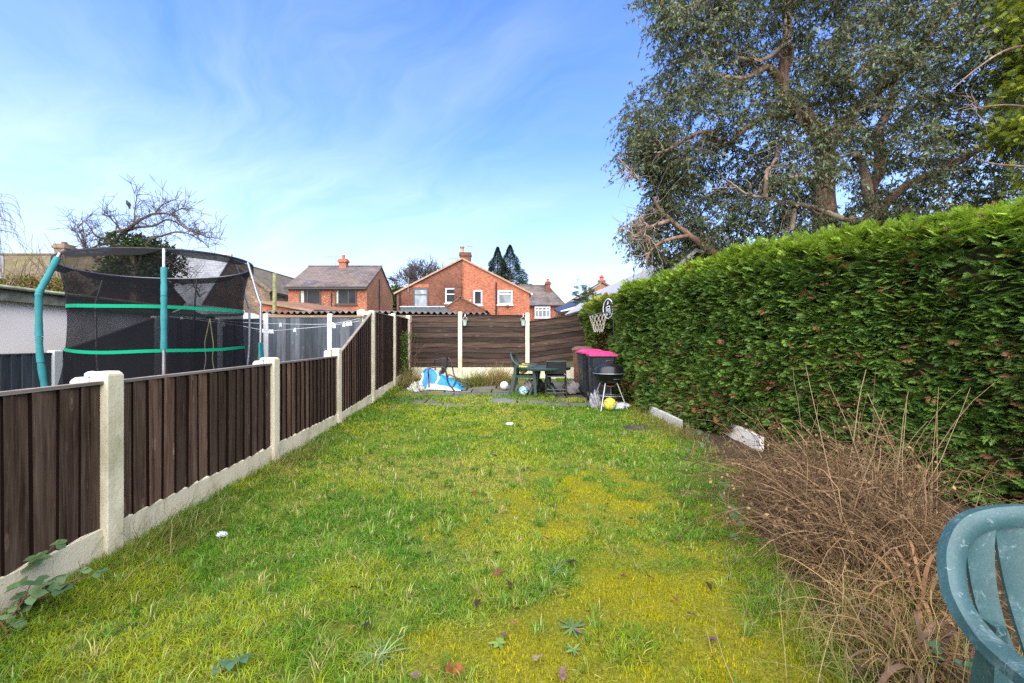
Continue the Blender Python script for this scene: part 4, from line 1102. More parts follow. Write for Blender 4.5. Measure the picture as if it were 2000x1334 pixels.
mb = MB(); mb.hexa([(fl.x-w+.01, fl.y-.03, fl.z+.50), (fl.x+w-.01, fl.y-.03, fl.z+.50), (fl.x+w-.01, fl.y-.015, fl.z+.50), (fl.x-w+.01, fl.y-.015, fl.z+.50), (fl.x-w+.02, fl.y-.06, fl.z+.74), (fl.x+w-.02, fl.y-.06, fl.z+.74), (fl.x+w-.02, fl.y-.045, fl.z+.74), (fl.x-w+.02, fl.y-.045, fl.z+.74)]); mb.build('backrest', simple('black_sling', (.014, .017, .018), .8, .2), fc)
def blob(name, c, sc, mat, seed, label, cat, group=None, amp=.18, rz=0, n=20, freq=2.5):
    rg = np.random.RandomState(seed); vs = []; fs = []
    o1, o2 = rg.rand(2)*50
    for i in range(n+1):
        for j in range(n*2):
            th = math.pi*i/n; ph = 2*math.pi*j/(n*2)
            d = Vector((math.sin(th)*math.cos(ph), math.sin(th)*math.sin(ph), math.cos(th)))
            k = 1+amp*2*(float(fbm(d.x*freq+o1+d.z*1.7, d.y*freq+o2-d.z*1.3, 4))-.5)
            k *= 1+amp*.8*(abs(math.sin(d.x*freq*2.1+o1+3*d.z))-.5)
            p = Vector((d.x*sc[0]*k, d.y*sc[1]*k, max(d.z*sc[2]*k, -sc[2]*.55)))
            vs.append(p)
    for i in range(n):
        for j in range(n*2): a = i*n*2+j; b = i*n*2+(j+1) % (n*2); fs.append([a, b, b+n*2, a+n*2])
    mb = MB(); mb.add(xf(vs, c, rz), fs)
    return tag(mb.build(name, mat, smooth=True), label, cat, group)
M['cushion'] = simple('grey_cushion', (.045, .05, .05), .9, .1, var=.4, scale=20)
blob('cushion', (fl.x+.06, fl.y-.01+.09, fl.z+.60), (.13, .07, .15), M['cushion'], 3, 'dark grey cushion propped in the black folding chair', 'cushion', amp=.1)
M['greycloth'] = simple('grey_cloth', (.19, .17, .17), .95, .1, var=.3, scale=8)
M['darkcloth'] = simple('dark_cloth', (.035, .03, .032), .95, .1, var=.4, scale=9)
q = gp(1114, 768); blob('cloth_bundle', (q.x+.02, 9.35, g1(q.x, 9.3)+.10), (.20, .16, .17), M['greycloth'], 5, 'grey crumpled cloth bundle lying beside the brown wheelie bin', 'cloth', amp=.35)
blob('cloth_bundle', (.52, 9.55, g1(.5, 9.5)+.10), (.22, .18, .18), M['darkcloth'], 8, 'dark crumpled cloth bundle under the round table', 'cloth', amp=.35)
blob('cloth_bundle', (.36, 9.25, g1(.36, 9.2)+.14), (.12, .1, .16), M['greycloth'], 12, 'mauve-grey crumpled cloth by the green chair beneath the table', 'cloth', amp=.4)

# balls
def ballmat(name, a, b, c2, sc=2.6):
    t = NT(name, .4, .4); o = t.obj()
    v = t.n('TexVoronoi', Vector=o, Scale=sc*3.6, p_feature='DISTANCE_TO_EDGE').outputs[0]
    n1 = t.noise(o, sc*3, 2, .5, 1.0)
    col = t.ramp(n1, [(.42, a), (.47, b), (.56, b), (.60, c2)], 'CONSTANT')
    t.color(t.mix(t.ramp(v, [(.0, .8), (.045, 0)]), col, (.05, .05, .06))); return t.m
def ball(px, py, r, mat, label, Y=None, z=None):
    if Y is None: q = gp(px, py, 0); c = q+Vector((0, r*.6, r))
    else: c = Vector((PX(px, Y), Y, z))
    mb = MB(); mb.lathe([(r*math.sin(math.pi*i/16), -r*math.cos(math.pi*i/16)) for i in range(17)], (0, 0, 0), 24)
    o = mb.build('football', mat, smooth=True); o.location = c; o.rotation_euler = (px*.7, py*.3, px*.2)
    tag(o, label, 'ball')
ball(985, 763, .10, ballmat('ball_white_blue', (.62, .63, .66), (.66, .67, .70), (.10, .12, .30)), 'white football with navy patches by the dry grass tuft')
ball(1022, 774, .10, ballmat('ball_white_teal', (.08, .30, .42), (.60, .65, .68), (.05, .18, .28)), 'white and teal football at the foot of the green chair')
ball(1193, 803, .115, ballmat('ball_yellow', (.08, .38, .50), (.62, .52, .03), (.55, .50, .03), 1.6), 'yellow and blue football under the kettle barbecue')
bc = Vector((PX(1022, 9.28), 9.27, g1(.25, 9.27)+.447+.11))
ball(1022, 700, .108, ballmat('ball_bright_yellow', (.60, .46, .02), (.62, .50, .02), (.03, .03, .03), 1.2), 'bright yellow and black ball resting on the green chair seat at the table', Y=9.27, z=bc.z)

# wheelie bins
def wheelie_bin(label, loc, rz, body, lid, lidopen=0, sc=1.0):
    b = thing('wheelie_bin', label, 'bin', loc, group='wheelie bins by the hedge'); T = lambda pts: xf([(x*sc*.9, y*sc, z*sc) for x, y, z in pts], loc, rz)
    mb = MB()
    # body: tapered, front towards -y
    lv = [(.235, .23, .10), (.245, .25, .5), (.272, .30, .93)]
    vs = []
    for hx, hy, z in lv:
        c_ = .05
        vs += [(-hx+c_, -hy, z), (hx-c_, -hy, z), (hx, -hy+c_, z), (hx, hy-c_, z), (hx-c_, hy, z), (-hx+c_, hy, z), (-hx, hy-c_, z), (-hx, -hy+c_, z)]
    fs = [[i*8+k, i*8+(k+1) % 8, i*8+8+(k+1) % 8, i*8+8+k] for i in range(2) for k in range(8)]+[list(range(8))[::-1], [16+k for k in range(8)]]
    mb.add(T(vs), fs)
    mb.add(T([(-.2, -.236, .02), (.2, -.236, .02), (.2, .12, .02), (-.2, .12, .02), (-.21, -.236, .12), (.21, -.236, .12), (.21, .15, .12), (-.21, .15, .12)]), [[3, 2, 1, 0], [4, 5, 6, 7], [0, 1, 5, 4], [1, 2, 6, 5], [2, 3, 7, 6], [3, 0, 4, 7]])
    bd = mb.build('body', body, b, bevel=.008)
    mb = MB(); hx, hy = .29, .315
    mb.hexa(T([(-hx, -hy, .90), (hx, -hy, .90), (hx, hy, .90), (-hx, hy, .90), (-hx, -hy, .95), (hx, -hy, .95), (hx, hy, .95), (-hx, hy, .95)])); mb.build('rim', body, bd, bevel=.01)
    mb = MB(); mb.tube(T([(-.2, .36, .97), (.2, .36, .97)]), .016, 8); mb.tube(T([(-.2, .30, .93), (-.2, .36, .97)]), .014, 6); mb.tube(T([(.2, .30, .93), (.2, .36, .97)]), .014, 6); mb.build('handle', body, bd)
    mb = MB(); N_ = 10; vs = []
    up = math.radians(lidopen)
    for i in range(N_+1):
        for j in range(N_+1):
            u, v = i/N_*2-1, j/N_
            x = u*.298; y = lerp(-.335, .33, v); zz = .956+.05*(1-abs(u)**5)*math.sin(math.pi*min(1, v*1.02+.0))**.35+.012*(1 if abs(u) < .75 and .15 < v < .8 else 0)
            yy = y-.33; z2 = zz-.956
            vs.append((x, .33+yy*math.cos(up)-z2*math.sin(-up)*0, .956-yy*math.sin(up)+z2))
    n2 = len(vs); vs += [(x, y, z-.03) for x, y, z in vs]
    fs = []
    for i in range(N_):
        for j in range(N_):
            a = i*(N_+1)+j; fs += [[a, a+N_+1, a+N_+2, a+1], [n2+a, n2+a+1, n2+a+N_+2, n2+a+N_+1]]
    for i in range(N_):
        a = i*(N_+1); e = a+N_
        fs += [[a, n2+a, n2+a+N_+1, a+N_+1], [e, e+N_+1, n2+e+N_+1, n2+e]]
        fs += [[i, i+1, n2+i+1, n2+i]]; e2 = N_*(N_+1)+i; fs += [[e2, n2+e2, n2+e2+1, e2+1]]
    mb.add(T(vs), fs); mb.build('lid', lid, b, smooth=True)
    for s in (-1, 1):
        mb = MB(); mm_ = Matrix.Rotation(rz, 3, 'Z') @ Matrix.Rotation(R(90), 3, 'Y')
        c_ = T([(s*.25, .25, .10/sc)])[0]
        mb.lathe([(0, -.025), (.06, -.03), (.095, -.022), (.098, 0), (.095, .022), (.06, .03), (0, .025)], c_, 20, mm_); mb.build('wheel', M['black'], b, smooth=True)
    return b
wheelie_bin('charcoal wheelie bin with pink lid standing right behind the barbecue', (1.765, 8.37, g1(1.6, 8.3)-.01), R(-4), M['navy'], M['pink'])
wheelie_bin('charcoal wheelie bin with pink lid tucked behind the front pink-lidded bin', (1.70, 9.12, g1(1.5, 9.0)-.01), R(4), M['navy'], M['pink'])
wheelie_bin('brown wheelie bin with brown lid lifted ajar against the end fence', (1.70, 10.1, g1(1.6, 10)-.01), R(-8), M['brownbin'], M['brownbin'], lidopen=-0, sc=1.0)

# kettle barbecue
kb = Vector((PX(1189, 7.72), 7.72, g1(1.76, 7.7)-.02)); zc = PZ(729, 7.72)
bq = thing('kettle_barbecue', 'round black kettle barbecue on splayed metal legs before the wheelie bins', 'barbecue', kb)
r_ = .272
mb = MB(); mb.lathe([(0, zc-.20), (.10, zc-.195), (.18, zc-.16), (.24, zc-.10), (r_-.004, zc-.01), (r_, zc), (r_-.01, zc), (.0, zc-.02)], (kb.x, kb.y, 0), 40); bw = mb.build('bowl', M['enamel'], bq, smooth=True)
mb = MB(); mb.lathe([(r_+.008, zc+.0), (r_+.012, zc+.012), (r_+.002, zc+.03), (.255, zc+.09), (.21, zc+.135), (.14, zc+.165), (.05, zc+.178), (0, zc+.18)], (kb.x, kb.y, 0), 40); ld = mb.build('lid', M['enamel'], bq, smooth=True)
mb = MB(); mb.tube([(kb.x+(r_+.013)*math.cos(2*math.pi*k/40), kb.y+(r_+.013)*math.sin(2*math.pi*k/40), zc+.004) for k in range(40)], .006, 5, closed=True); mb.build('rim_band', M['chrome'], ld, smooth=True)
mb = MB(); mb.tube(cr([(kb.x-.055, kb.y, zc+.175), (kb.x-.052, kb.y, zc+.21), (kb.x-.03, kb.y, zc+.225), (kb.x+.03, kb.y, zc+.225), (kb.x+.052, kb.y, zc+.21), (kb.x+.055, kb.y, zc+.175)], 4), .013, 8); mb.build('lid_handle', M['black'], ld, smooth=True)
mb = MB(); mb.tube(cr([(kb.x+.02, kb.y-.245, zc-.085), (kb.x+.03, kb.y-.30, zc-.09), (kb.x+.16, kb.y-.28, zc-.085), (kb.x+.17, kb.y-.21, zc-.08)], 4), .012, 8); mb.build('bowl_handle', M['black'], bw, smooth=True)
for a in (-118, -20, 75, 165):
    aa = R(a-8); mb = MB()
    mb.tube([(kb.x+.15*math.cos(aa), kb.y+.15*math.sin(aa), zc-.17), (kb.x+.345*math.cos(aa), kb.y+.345*math.sin(aa), kb.z+.012)], .0125, 8); lg = mb.build('leg', M['chrome'], bq, smooth=True)
mb = MB()
aa = [R(a-8) for a in (-118, -20, 75, 165)]
pp = [(kb.x+.25*math.cos(a), kb.y+.25*math.sin(a), kb.z+.26) for a in aa]
mb.tube([pp[0], pp[2]], .005, 5); mb.tube([pp[1], pp[3]], .005, 5)
mb.tube([(kb.x+.19*math.cos(2*math.pi*k/24), kb.y+.19*math.sin(2*math.pi*k/24), kb.z+.265) for k in range(24)], .006, 5, closed=True); mb.build('brace', M['chrome'], bq)
mb = MB(); mb.lathe([(0, zc-.235), (.13, zc-.235), (.14, zc-.215), (.13, zc-.215), (0, zc-.225)], (kb.x, kb.y, 0), 24); mb.build('ash_catcher', M['rust'], bq)
M['sack'] = simple('white_sack', (.50, .50, .50), .6, .3, var=.2, scale=14)
blob('plastic_sack', (kb.x+.14, 7.76, kb.z+.05), (.24, .14, .09), M['sack'], 21, 'white plastic sack lying flat under the barbecue', 'sack', amp=.3)
M['bag'] = simple('grey_bag', (.20, .20, .21), .5, .4, var=.5, scale=12)
blob('rubbish_bag', (PX(1163, 7.85), 7.85, kb.z+.10), (.10, .12, .20), M['bag'], 33, 'grey and white crumpled plastic bag between the barbecue and the pink-lidded bin', 'bag', amp=.5)

# basketball hoop
hx = Vector((PX(1202, 9.4), 9.4, g1(2.2, 9.4)))
bh = thing('basketball_hoop', 'child-size basketball hoop with oval black backboard and white net beside the hedge', 'basketball hoop', hx)
mb = MB(); mb.tube([hx, (hx.x-.0, 9.4, 1.0), (hx.x-.06, 9.4, 2.0)], .026, 10); mb.lathe([(0, 0), (.25, 0), (.24, .08), (.06, .14), (0, .14)], hx, 20); mb.build('pole', M['steelframe'], bh)
bcn = Vector(P(1188.5, 603, 9.36))
# board frame: normal n, up u, right r
nrm = Vector((-.95, -.31, 0)).normalized(); upv = Vector((-.22, .06, .97)).normalized(); rgt = upv.cross(nrm).normalized(); upv = nrm.cross(rgt).normalized()
def bp(a, b, d): return bcn+rgt*a+upv*b+nrm*d
def ell(rx_, rz_, d, n_=36): return [bp(rx_*math.copysign(abs(math.cos(2*math.pi*k/n_))**.8, math.cos(2*math.pi*k/n_)), rz_*math.copysign(abs(math.sin(2*math.pi*k/n_))**.8, math.sin(2*math.pi*k/n_)), d) for k in range(n_)]
mb = MB(); mb.prism(ell(.215, .225, -.015), nrm*.025); bb = mb.build('backboard', M['black'], bh)
def outline(name, pts, w, d, mat, par):
    mb = MB(); mb.tube([bp(a, b, d) for a, b in pts], w, 6, closed=True, flat=1); return mb.build(name, mat, par)
M['paintwhite'] = simple('white_marking', (.62, .63, .65), .5, .3, var=.05)
outline('border', [(.205*math.cos(2*math.pi*k/36), .215*math.sin(2*math.pi*k/36)) for k in range(36)], .011, .011, M['paintwhite'], bb)
def fstrip(pts, w, name):
    mb = MB()
    for (a, b), (c_, d_) in zip(pts, pts[1:]):
        L = math.hypot(c_-a, d_-b); nx_, ny_ = -(d_-b)/L*w, (c_-a)/L*w
        mb.hexa([bp(a+nx_, b+ny_, .0105), bp(c_+nx_, d_+ny_, .0105), bp(c_-nx_, d_-ny_, .0105), bp(a-nx_, b-ny_, .0105), bp(a+nx_, b+ny_, .014), bp(c_+nx_, d_+ny_, .014), bp(c_-nx_, d_-ny_, .014), bp(a-nx_, b-ny_, .014)])
    return mb.build(name, M['paintwhite'], bb)
fstrip([(-.075, -.13), (-.075, .05), (.075, .05), (.075, -.13), (.03, -.13), (.03, .0), (-.03, .0), (-.03, -.13), (-.075, -.13)], .008, 'target_marking')
fstrip([(-.03, .09), (.0, .12), (.015, .165), (.03, .13), (.01, .11)], .010, 'emblem')
rc = Vector(P(1165.5, 621, 9.2)); rr0 = .205
rc = bp(0, -.12, .26); 
mb = MB(); mb.tube([rc+Vector((rr0*math.cos(2*math.pi*k/32), rr0*math.sin(2*math.pi*k/32), -.04*math.cos(2*math.pi*k/32)*-1)) for k in range(32)], .010, 6, closed=True)
mb.tube([bp(-.05, -.12, .0), bp(-.05, -.12, .07)], .01, 6); mb.tube([bp(.05, -.12, .0), bp(.05, -.12, .07)], .01, 6); mb.build('rim', M['steelframe'], bh)
mb = MB(); nn = 12
for s in (1, -1):
    for k in range(nn):
        pts = []
        for i in range(13):
            u = i/12; a = 2*math.pi*(k+s*u*2.0)/nn
            r1 = lerp(rr0, .095, u**.75)*(1+.05*math.sin(u*9+k)); pts.append(rc+Vector((r1*math.cos(a), r1*math.sin(a), -.40*u+.04*math.cos(a)*(1-u))))
        mb.tube(pts, .0036, 4)
mb.build('net', simple('net_cord', (.40, .39, .31), .8, .1), bh)

# blue sheet with white lining and the wrecked chair frame
t = NT('blue_sheet', .45, .4); a = t.n('Attribute', p_attribute_name='Col').outputs[0]; t.color(a); t.bump(t.noise(t.obj(), 14, 4), .4, .02); M['sheet'] = t.m
nx_, ny_ = 60, 34; V = []; C = []
for j in range(ny_):
    for i in range(nx_):
        u, v = i/(nx_-1), j/(ny_-1)
        x = lerp(-2.16, -1.18, u)+.05*math.sin(v*7); y = lerp(9.72, 10.5, v)+.1*math.sin(u*5)
        h = (.12+.20*math.exp(-((u-.10)/.2)**2)+.24*math.exp(-((u-.45)/.3)**2)*(.6+.4*v))*math.sin(math.pi*min(1, v*1.1))**.6*sstep(1.02, .86, u)
        h = h*(.78+.55*float(fbm(u*7+3, v*5, 3)))+.03*abs(math.sin(u*16+v*9+2*float(vnoise(u*5, v*5))))*min(1, v*5)*(1-u*.6)
        V.append((x, y, g1(x, y)+.01+h))
        wht = (v < .035 and u > .18) or u < .05 or (abs(u-.33-.06*math.sin(v*9)) < .02 and v < .5)
        C.append((.60, .64, .68) if wht else (.004, .17, .46))
idx = np.arange(nx_*ny_).reshape(ny_, nx_); Fq = np.stack([idx[:-1, :-1], idx[:-1, 1:], idx[1:, 1:], idx[1:, :-1]], -1).reshape(-1, 4)
tag(np_mesh('blue_sheet', V, Fq, M['sheet'], col=np.array(C), smooth=True), 'crumpled bright blue plastic sheet with white edges heaped in the corner of the paving', 'sheet')
wc = thing('wrecked_chair', 'overturned rusty black metal garden chair lying on the blue sheet', 'chair', (PX(860, 10), 10, g1(-1.7, 10)))
t = NT('rusty_black_tube', .5, .4); t.color(t.ramp(t.noise(t.obj(), 7, 5), [(.5, (.012, .012, .013)), (.62, (.16, .08, .045))])); M['rusttube'] = t.m
def pxpath(pts, r, Ys, name, par, mat):
    mb = MB(); mb.tube(cr([P(780+a/7.14, 660+b/7.14, lerp(Ys[0], Ys[1], i/(len(pts)-1))) for i, (a, b) in enumerate(pts)], 5), r, 8); return mb.build(name, mat, par, smooth=True)
pxpath([(415, 690), (410, 560), (408, 450), (440, 415), (560, 402), (630, 425), (655, 500), (675, 600), (710, 670), (770, 735)], .019, (9.75, 9.6), 'arm', wc, M['rusttube'])
pxpath([(505, 560), (500, 440), (496, 320), (560, 300), (650, 285), (700, 295), (730, 370), (755, 480), (775, 535), (850, 605), (940, 625), (970, 640), (935, 715), (880, 735)], .016, (10.3, 10.0), 'back_frame', wc, M['steelframe'])
pxpath([(570, 450), (565, 560), (585, 610), (630, 620), (670, 560), (690, 515), (760, 540), (850, 605)], .014, (10.0, 9.9), 'seat_frame', wc, M['steelframe'])
pxpath([(800, 570), (770, 640), (745, 690)], .018, (9.8, 9.7), 'strap', wc, M['black'])
pxpath([(850, 640), (820, 690), (900, 740), (960, 700)], .016, (9.8, 9.75), 'strap', wc, M['black'])
mb = MB(); sl = [P(780+a/7.14, 660+b/7.14, 10.1) for a, b in [(655, 265), (610, 310), (580, 370), (590, 400), (575, 500), (600, 505), (640, 450), (655, 380), (662, 300)]]; mb.prism(sl, (.02, .05, .0)); mb.build('torn_sling', M['black'], wc)
q = gp(815, 763); blob('litter', (q.x, q.y, q.z+.04), (.16, .12, .11), simple('white_litter', (.34, .34, .29), .8, .1, var=.6, scale=20), 44, 'white crumpled plastic rubbish near the blue sheet', 'litter', amp=.75, freq=4)
q = gp(433, 1058); blob('litter', (q.x, q.y, q.z+.045), (.024, .016, .015), simple('clear_litter', (.42, .44, .46), .4, .4, var=.5, scale=60), 45, 'small white scrap of litter in the grass near the low fence panels', 'litter', amp=.9, freq=5)
q = gp(995, 832); blob('litter', (q.x, q.y, q.z+.03), (.055, .04, .025), simple('aqua_litter', (.36, .55, .55), .5, .3), 46, 'pale aqua scrap of litter lying mid-lawn', 'litter', amp=.2)
# hedge-side kerb boards and dark paving stone
for i, (a, b, lab) in enumerate((((1268, 812), (1328, 838), 'short grey concrete edging slab under the hedge near the barbecue'), ((1402, 842), (1484, 882), 'pale concrete edging slab behind the dead brown shrub'))):
    p, q = gp(*a), gp(*b); h = .21 if i else .17
    mb = MB(); d = (q-p).normalized(); n_ = Vector((d.y, -d.x, 0))*.025
    if n_.x < 0: n_ = -n_
    mb.hexa([p+Vector((0, 0, -.1)), q+Vector((0, 0, -.1)), q+n_*2+Vector((0, 0, -.1)), p+n_*2+Vector((0, 0, -.1)), p+Vector((0, 0, h)), q+Vector((0, 0, h-.04)), q+n_*2+Vector((0, 0, h-.04)), p+n_*2+Vector((0, 0, h))])
    tag(mb.build('edging_slab', M['kerb'] if i == 0 else concrete_paint('pale_slab', (.62, .59, .52), (.4, .38, .28), .4), bevel=.006), lab, 'edging slab')
q = gp(1243, 836); mb = MB()
pts = [(-.22, -.2), (.2, -.24), (.26, .18), (-.18, .24)]
mb.hexa([(q.x+a, q.y+b, q.z-.03) for a, b in pts]+[(q.x+a, q.y+b, q.z+.022) for a, b in pts]); tag(mb.build('paving_stone', simple('dark_stone', (.05, .042, .035), .9, .1, var=.5, scale=6), bevel=.01), 'dark mud-stained paving stone at the lawn edge by the hedge', 'paving stone')
# ================================================================ vegetation helpers
def strands(Pm, Rm, k=3):
    """Pm (n,m,3) polylines, Rm (n,m) radii -> verts, quad faces"""
    n, m = Pm.shape[:2]
    T = np.empty_like(Pm); T[:, 1:-1] = Pm[:, 2:]-Pm[:, :-2]; T[:, 0] = Pm[:, 1]-Pm[:, 0]; T[:, -1] = Pm[:, -1]-Pm[:, -2]
    T = unit(T); h = np.array([.31, .52, .79]); S_ = unit(np.cross(T, h)); U = np.cross(T, S_)
    rg = [Pm+(S_*math.cos(2*math.pi*i/k)+U*math.sin(2*math.pi*i/k))*Rm[..., None] for i in range(k)]
    V = np.stack(rg, 2)   # n,m,k,3
    idx = np.arange(n*m*k).reshape(n, m, k)
    fs = [np.stack([idx[:, :-1, i], idx[:, :-1, (i+1) % k], idx[:, 1:, (i+1) % k], idx[:, 1:, i]], -1).reshape(-1, 4) for i in range(k)]
    return V.reshape(-1, 3), np.concatenate(fs)
class Geo:
    def __init__(s): s.V = []; s.F = []; s.C = []; s.n = 0
    def add(s, V, F_, c=None):
        s.V.append(np.asarray(V)); s.F.append(np.asarray(F_)+s.n); s.n += len(V)
        if c is not None: s.C.append(np.asarray(c))
    def build(s, name, mat, parent=None, smooth=False):
        return np_mesh(name, np.concatenate(s.V), np.concatenate(s.F), mat, parent, col=np.concatenate(s.C) if s.C else None, smooth=smooth)
def rdir(rs, n): return unit(rs.normal(size=(n, 3)))
M['attrleaf'] = leafmat('leaf_colours', None, attr=True, trans=.22, rough=.55, spec=.25)
M['attrdry'] = leafmat('dry_stem_colours', None, attr=True, trans=.0, rough=.85, spec=.1)
M['bladegrass'] = leafmat('grass_blades', None, attr=True, trans=.34, rough=.65, spec=.12)

# ================================================================ grass
def cl0(x, y): return vnoise(x*16, y*16)
def make_grass():
    rs = np.random.RandomState(101)
    Vs = []; Fs = []; Cs = []; nb = 0
    def zone(x0, x1, y0, y1, dens, wid, hmul, keep=None, hfix=None):
        nonlocal nb
        n = int((x1-x0)*(y1-y0)*dens)
        x = rs.uniform(x0, x1, n); y = rs.uniform(y0, y1, n)
        fx = -.0606*y-2.252
        ok = (x > fx+.03) & (x < edge_x(y)+(fbm(x*5, y*5, 3)-.5)*.5+.12)
        if keep is not None: ok &= keep(x, y) > rs.rand(n)
        x, y = x[ok], y[ok]; n = len(x)
        mo = moss_mask(x, y); st = straw_mask(x, y)
        thin = rs.rand(n) < np.clip(1-.72*mo, 0, 1)*sstep(.18, .62, fbm(x*5.1, y*5.1, 3)+.18*cl0(x, y))
        x, y, mo, st = x[thin], y[thin], mo[thin], st[thin]; n = len(x)
        cl = fbm(x*2.2+40, y*2.2, 4); cl2 = fbm(x*9+4, y*9, 2)
        edge = np.exp(-(x-(-.0606*y-2.252))/.28)+.8*np.exp(-np.abs(edge_x(y)-x)/.22)
        h = (.022+.042*np.clip((cl-.38)*2.4, 0, 1)*(.4+.6*cl2)+.030*edge)*hmul*rs.uniform(.5, 1.35, n)*(1-.45*mo)*(1-.2*st)
        w = wid*rs.uniform(.6, 1.3, n)
        yaw = rs.uniform(0, 2*math.pi, n)+3*(vnoise(x*3, y*3)-.5)
        lean = rs.uniform(.35, 2.0, n)*h; 
        d = np.stack([np.cos(yaw), np.sin(yaw)], 1); s = np.stack([-d[:, 1], d[:, 0]], 1)
        z = gz(x, y)-.004-.05*(y > 7.75)*(0)
        p = np.stack([x, y], 1)
        V = np.empty((n, 5, 3))
        V[:, 0, :2] = p-s*w[:, None]/2; V[:, 1, :2] = p+s*w[:, None]/2
        m_ = p+d*(lean*.35)[:, None]
        V[:, 2, :2] = m_+s*w[:, None]*.42; V[:, 3, :2] = m_-s*w[:, None]*.42
        V[:, 4, :2] = p+d*lean[:, None]
        V[:, 0:2, 2] = z[:, None]; V[:, 2:4, 2] = (z+h*.62)[:, None]; V[:, 4, 2] = z+h*np.where(lean > h, .78, 1.0)
        base = np.arange(n)[:, None]*5
        T = np.concatenate([base+np.array([0, 1, 2]), base+np.array([0, 2, 3]), base+np.array([3, 2, 4])], 0)
        r = rs.rand(n)
        ca = np.array((.062, .180, .008)); cb = np.array((.265, .305, .014)); cc = np.array((.36, .30, .11)); cd = np.array((.12, .22, .06)); ce = np.array((.30, .26, .008))
        hue = np.clip(.42+(fbm(x*1.3+9, y*1.3+2, 3)-.5)*3.0+(fbm(x*6+9, y*6+2, 2)-.5)*1.1+st*.55-edge*.35, 0, 1)
        C = lerp(ca, cb, np.clip(hue+rs.normal(0, .2, n), 0, 1)[:, None])
        C = np.where((r < .10+.22*st)[:, None], cc*rs.uniform(.6, 1.1, (n, 1)), C)
        C = np.where(((r > .88) & (mo < .6))[:, None], cd*rs.uniform(.8, 1.25, (n, 1)), C)
        C = lerp(C, ce, (mo*.55*(rs.rand(n) < .75))[:, None])
        C = C*rs.uniform(.55, 1.35, (n, 1))
        Vs.append(V.reshape(-1, 3)); Fs.append(T+nb); Cs.append(np.repeat(C, 5, 0)); nb += n*5
    zone(-2.4, 1.9, .95, 2.6, 26000, .0032, 1.0)
    zone(-2.5, 2.3, 2.6, 4.2, 14000, .0042, 1.0)
    zone(-2.8, 2.8, 4.2, 6.2, 7500, .0062, 1.0)
    zone(-2.8, 2.8, 6.2, 7.95, 5200, .0085, 1.0)
    zone(-2.95, 2.3, 7.7, 12.0, 2600, .010, 1.1, keep=lambda x, y: sstep(.46, .60, fbm(x*1.3+3.3, y*2.1+1.2, 3)+.20*np.exp(-((y-7.7)/.3)**2)+.12*np.exp(-((x+2.6)/.35)**2)-.09*np.exp(-((y-10.6)/.7)**2)*(x < 1)-.10*(x > .9)))

    def tufts(n, x0, x1, y0, y1, nbl, L, wid, seed):
        nonlocal nb
        r2 = np.random.RandomState(seed); tx = r2.uniform(x0, x1, n); ty = r2.uniform(y0, y1, n)
        ok = (tx > -.0606*ty-2.15) & (tx < edge_x(ty)-.02) & (r2.rand(n) > .92*moss_mask(tx, ty)); tx, ty = tx[ok], ty[ok]; n = len(tx)
        tl = L*r2.uniform(.55, 1.35, n); thue = r2.rand(n); tyaw = r2.uniform(0, 6.28, n)
        k = np.repeat(np.arange(n), nbl); m = len(k)
        a = r2.uniform(0, 6.28, m); out = r2.uniform(0, .018, m)
        x = tx[k]+np.cos(a)*out; y = ty[k]+np.sin(a)*out; z = gz(x, y)-.004
        ln = tl[k]*r2.uniform(.45, 1.15, m); el = r2.uniform(.25, 1.35, m); yaw = a+r2.normal(0, .4, m)
        yaw = np.where(r2.rand(m) < .45, tyaw[k]+r2.normal(0, .5, m), yaw)
        d = np.stack([np.cos(yaw), np.sin(yaw)], 1); s = np.stack([-d[:, 1], d[:, 0]], 1); p = np.stack([x, y], 1); w = wid*r2.uniform(.6, 1.3, m)
        hh = ln*np.sin(el); ll = ln*np.cos(el)
        V = np.empty((m, 5, 3)); V[:, 0, :2] = p-s*w[:, None]/2; V[:, 1, :2] = p+s*w[:, None]/2
        q = p+d*(ll*.45)[:, None]; V[:, 2, :2] = q+s*w[:, None]*.45; V[:, 3, :2] = q-s*w[:, None]*.45; V[:, 4, :2] = p+d*(ll*1.1)[:, None]
        V[:, :2, 2] = z[:, None]; V[:, 2:4, 2] = (z+hh*.72)[:, None]; V[:, 4, 2] = z+hh*np.where(el < .8, .55, .95)
        base = np.arange(m)[:, None]*5+nb
        T = np.concatenate([base+np.array([0, 1, 2]), base+np.array([0, 2, 3]), base+np.array([3, 2, 4])], 0)
        C = lerp(np.array((.045, .15, .012)), np.array((.20, .27, .05)), np.clip(thue[k]+r2.normal(0, .15, m), 0, 1)[:, None])
        C = np.where((thue[k] > .95)[:, None], np.array((.30, .27, .10)), C); C = np.where((r2.rand(m) < .12)[:, None], np.array((.38, .32, .14)), C)*r2.uniform(.7, 1.3, (m, 1))
        Vs.append(V.reshape(-1, 3)); Fs.append(T); Cs.append(np.repeat(C, 5, 0)); nb += m*5
    tufts(420, -2.3, 1.6, 1.2, 2.7, 26, .085, .0042, 1)
    tufts(620, -2.5, 2.1, 2.7, 4.4, 22, .085, .005, 2)
    tufts(650, -2.7, 2.4, 4.4, 7.8, 18, .085, .0075, 3)
    V = np.concatenate(Vs); Fc = np.concatenate(Fs); C = np.concatenate(Cs)
    # moss: dense very short tufts in the yellow patches
    Vs = []; Fs = []; Cs = []; nb = 0
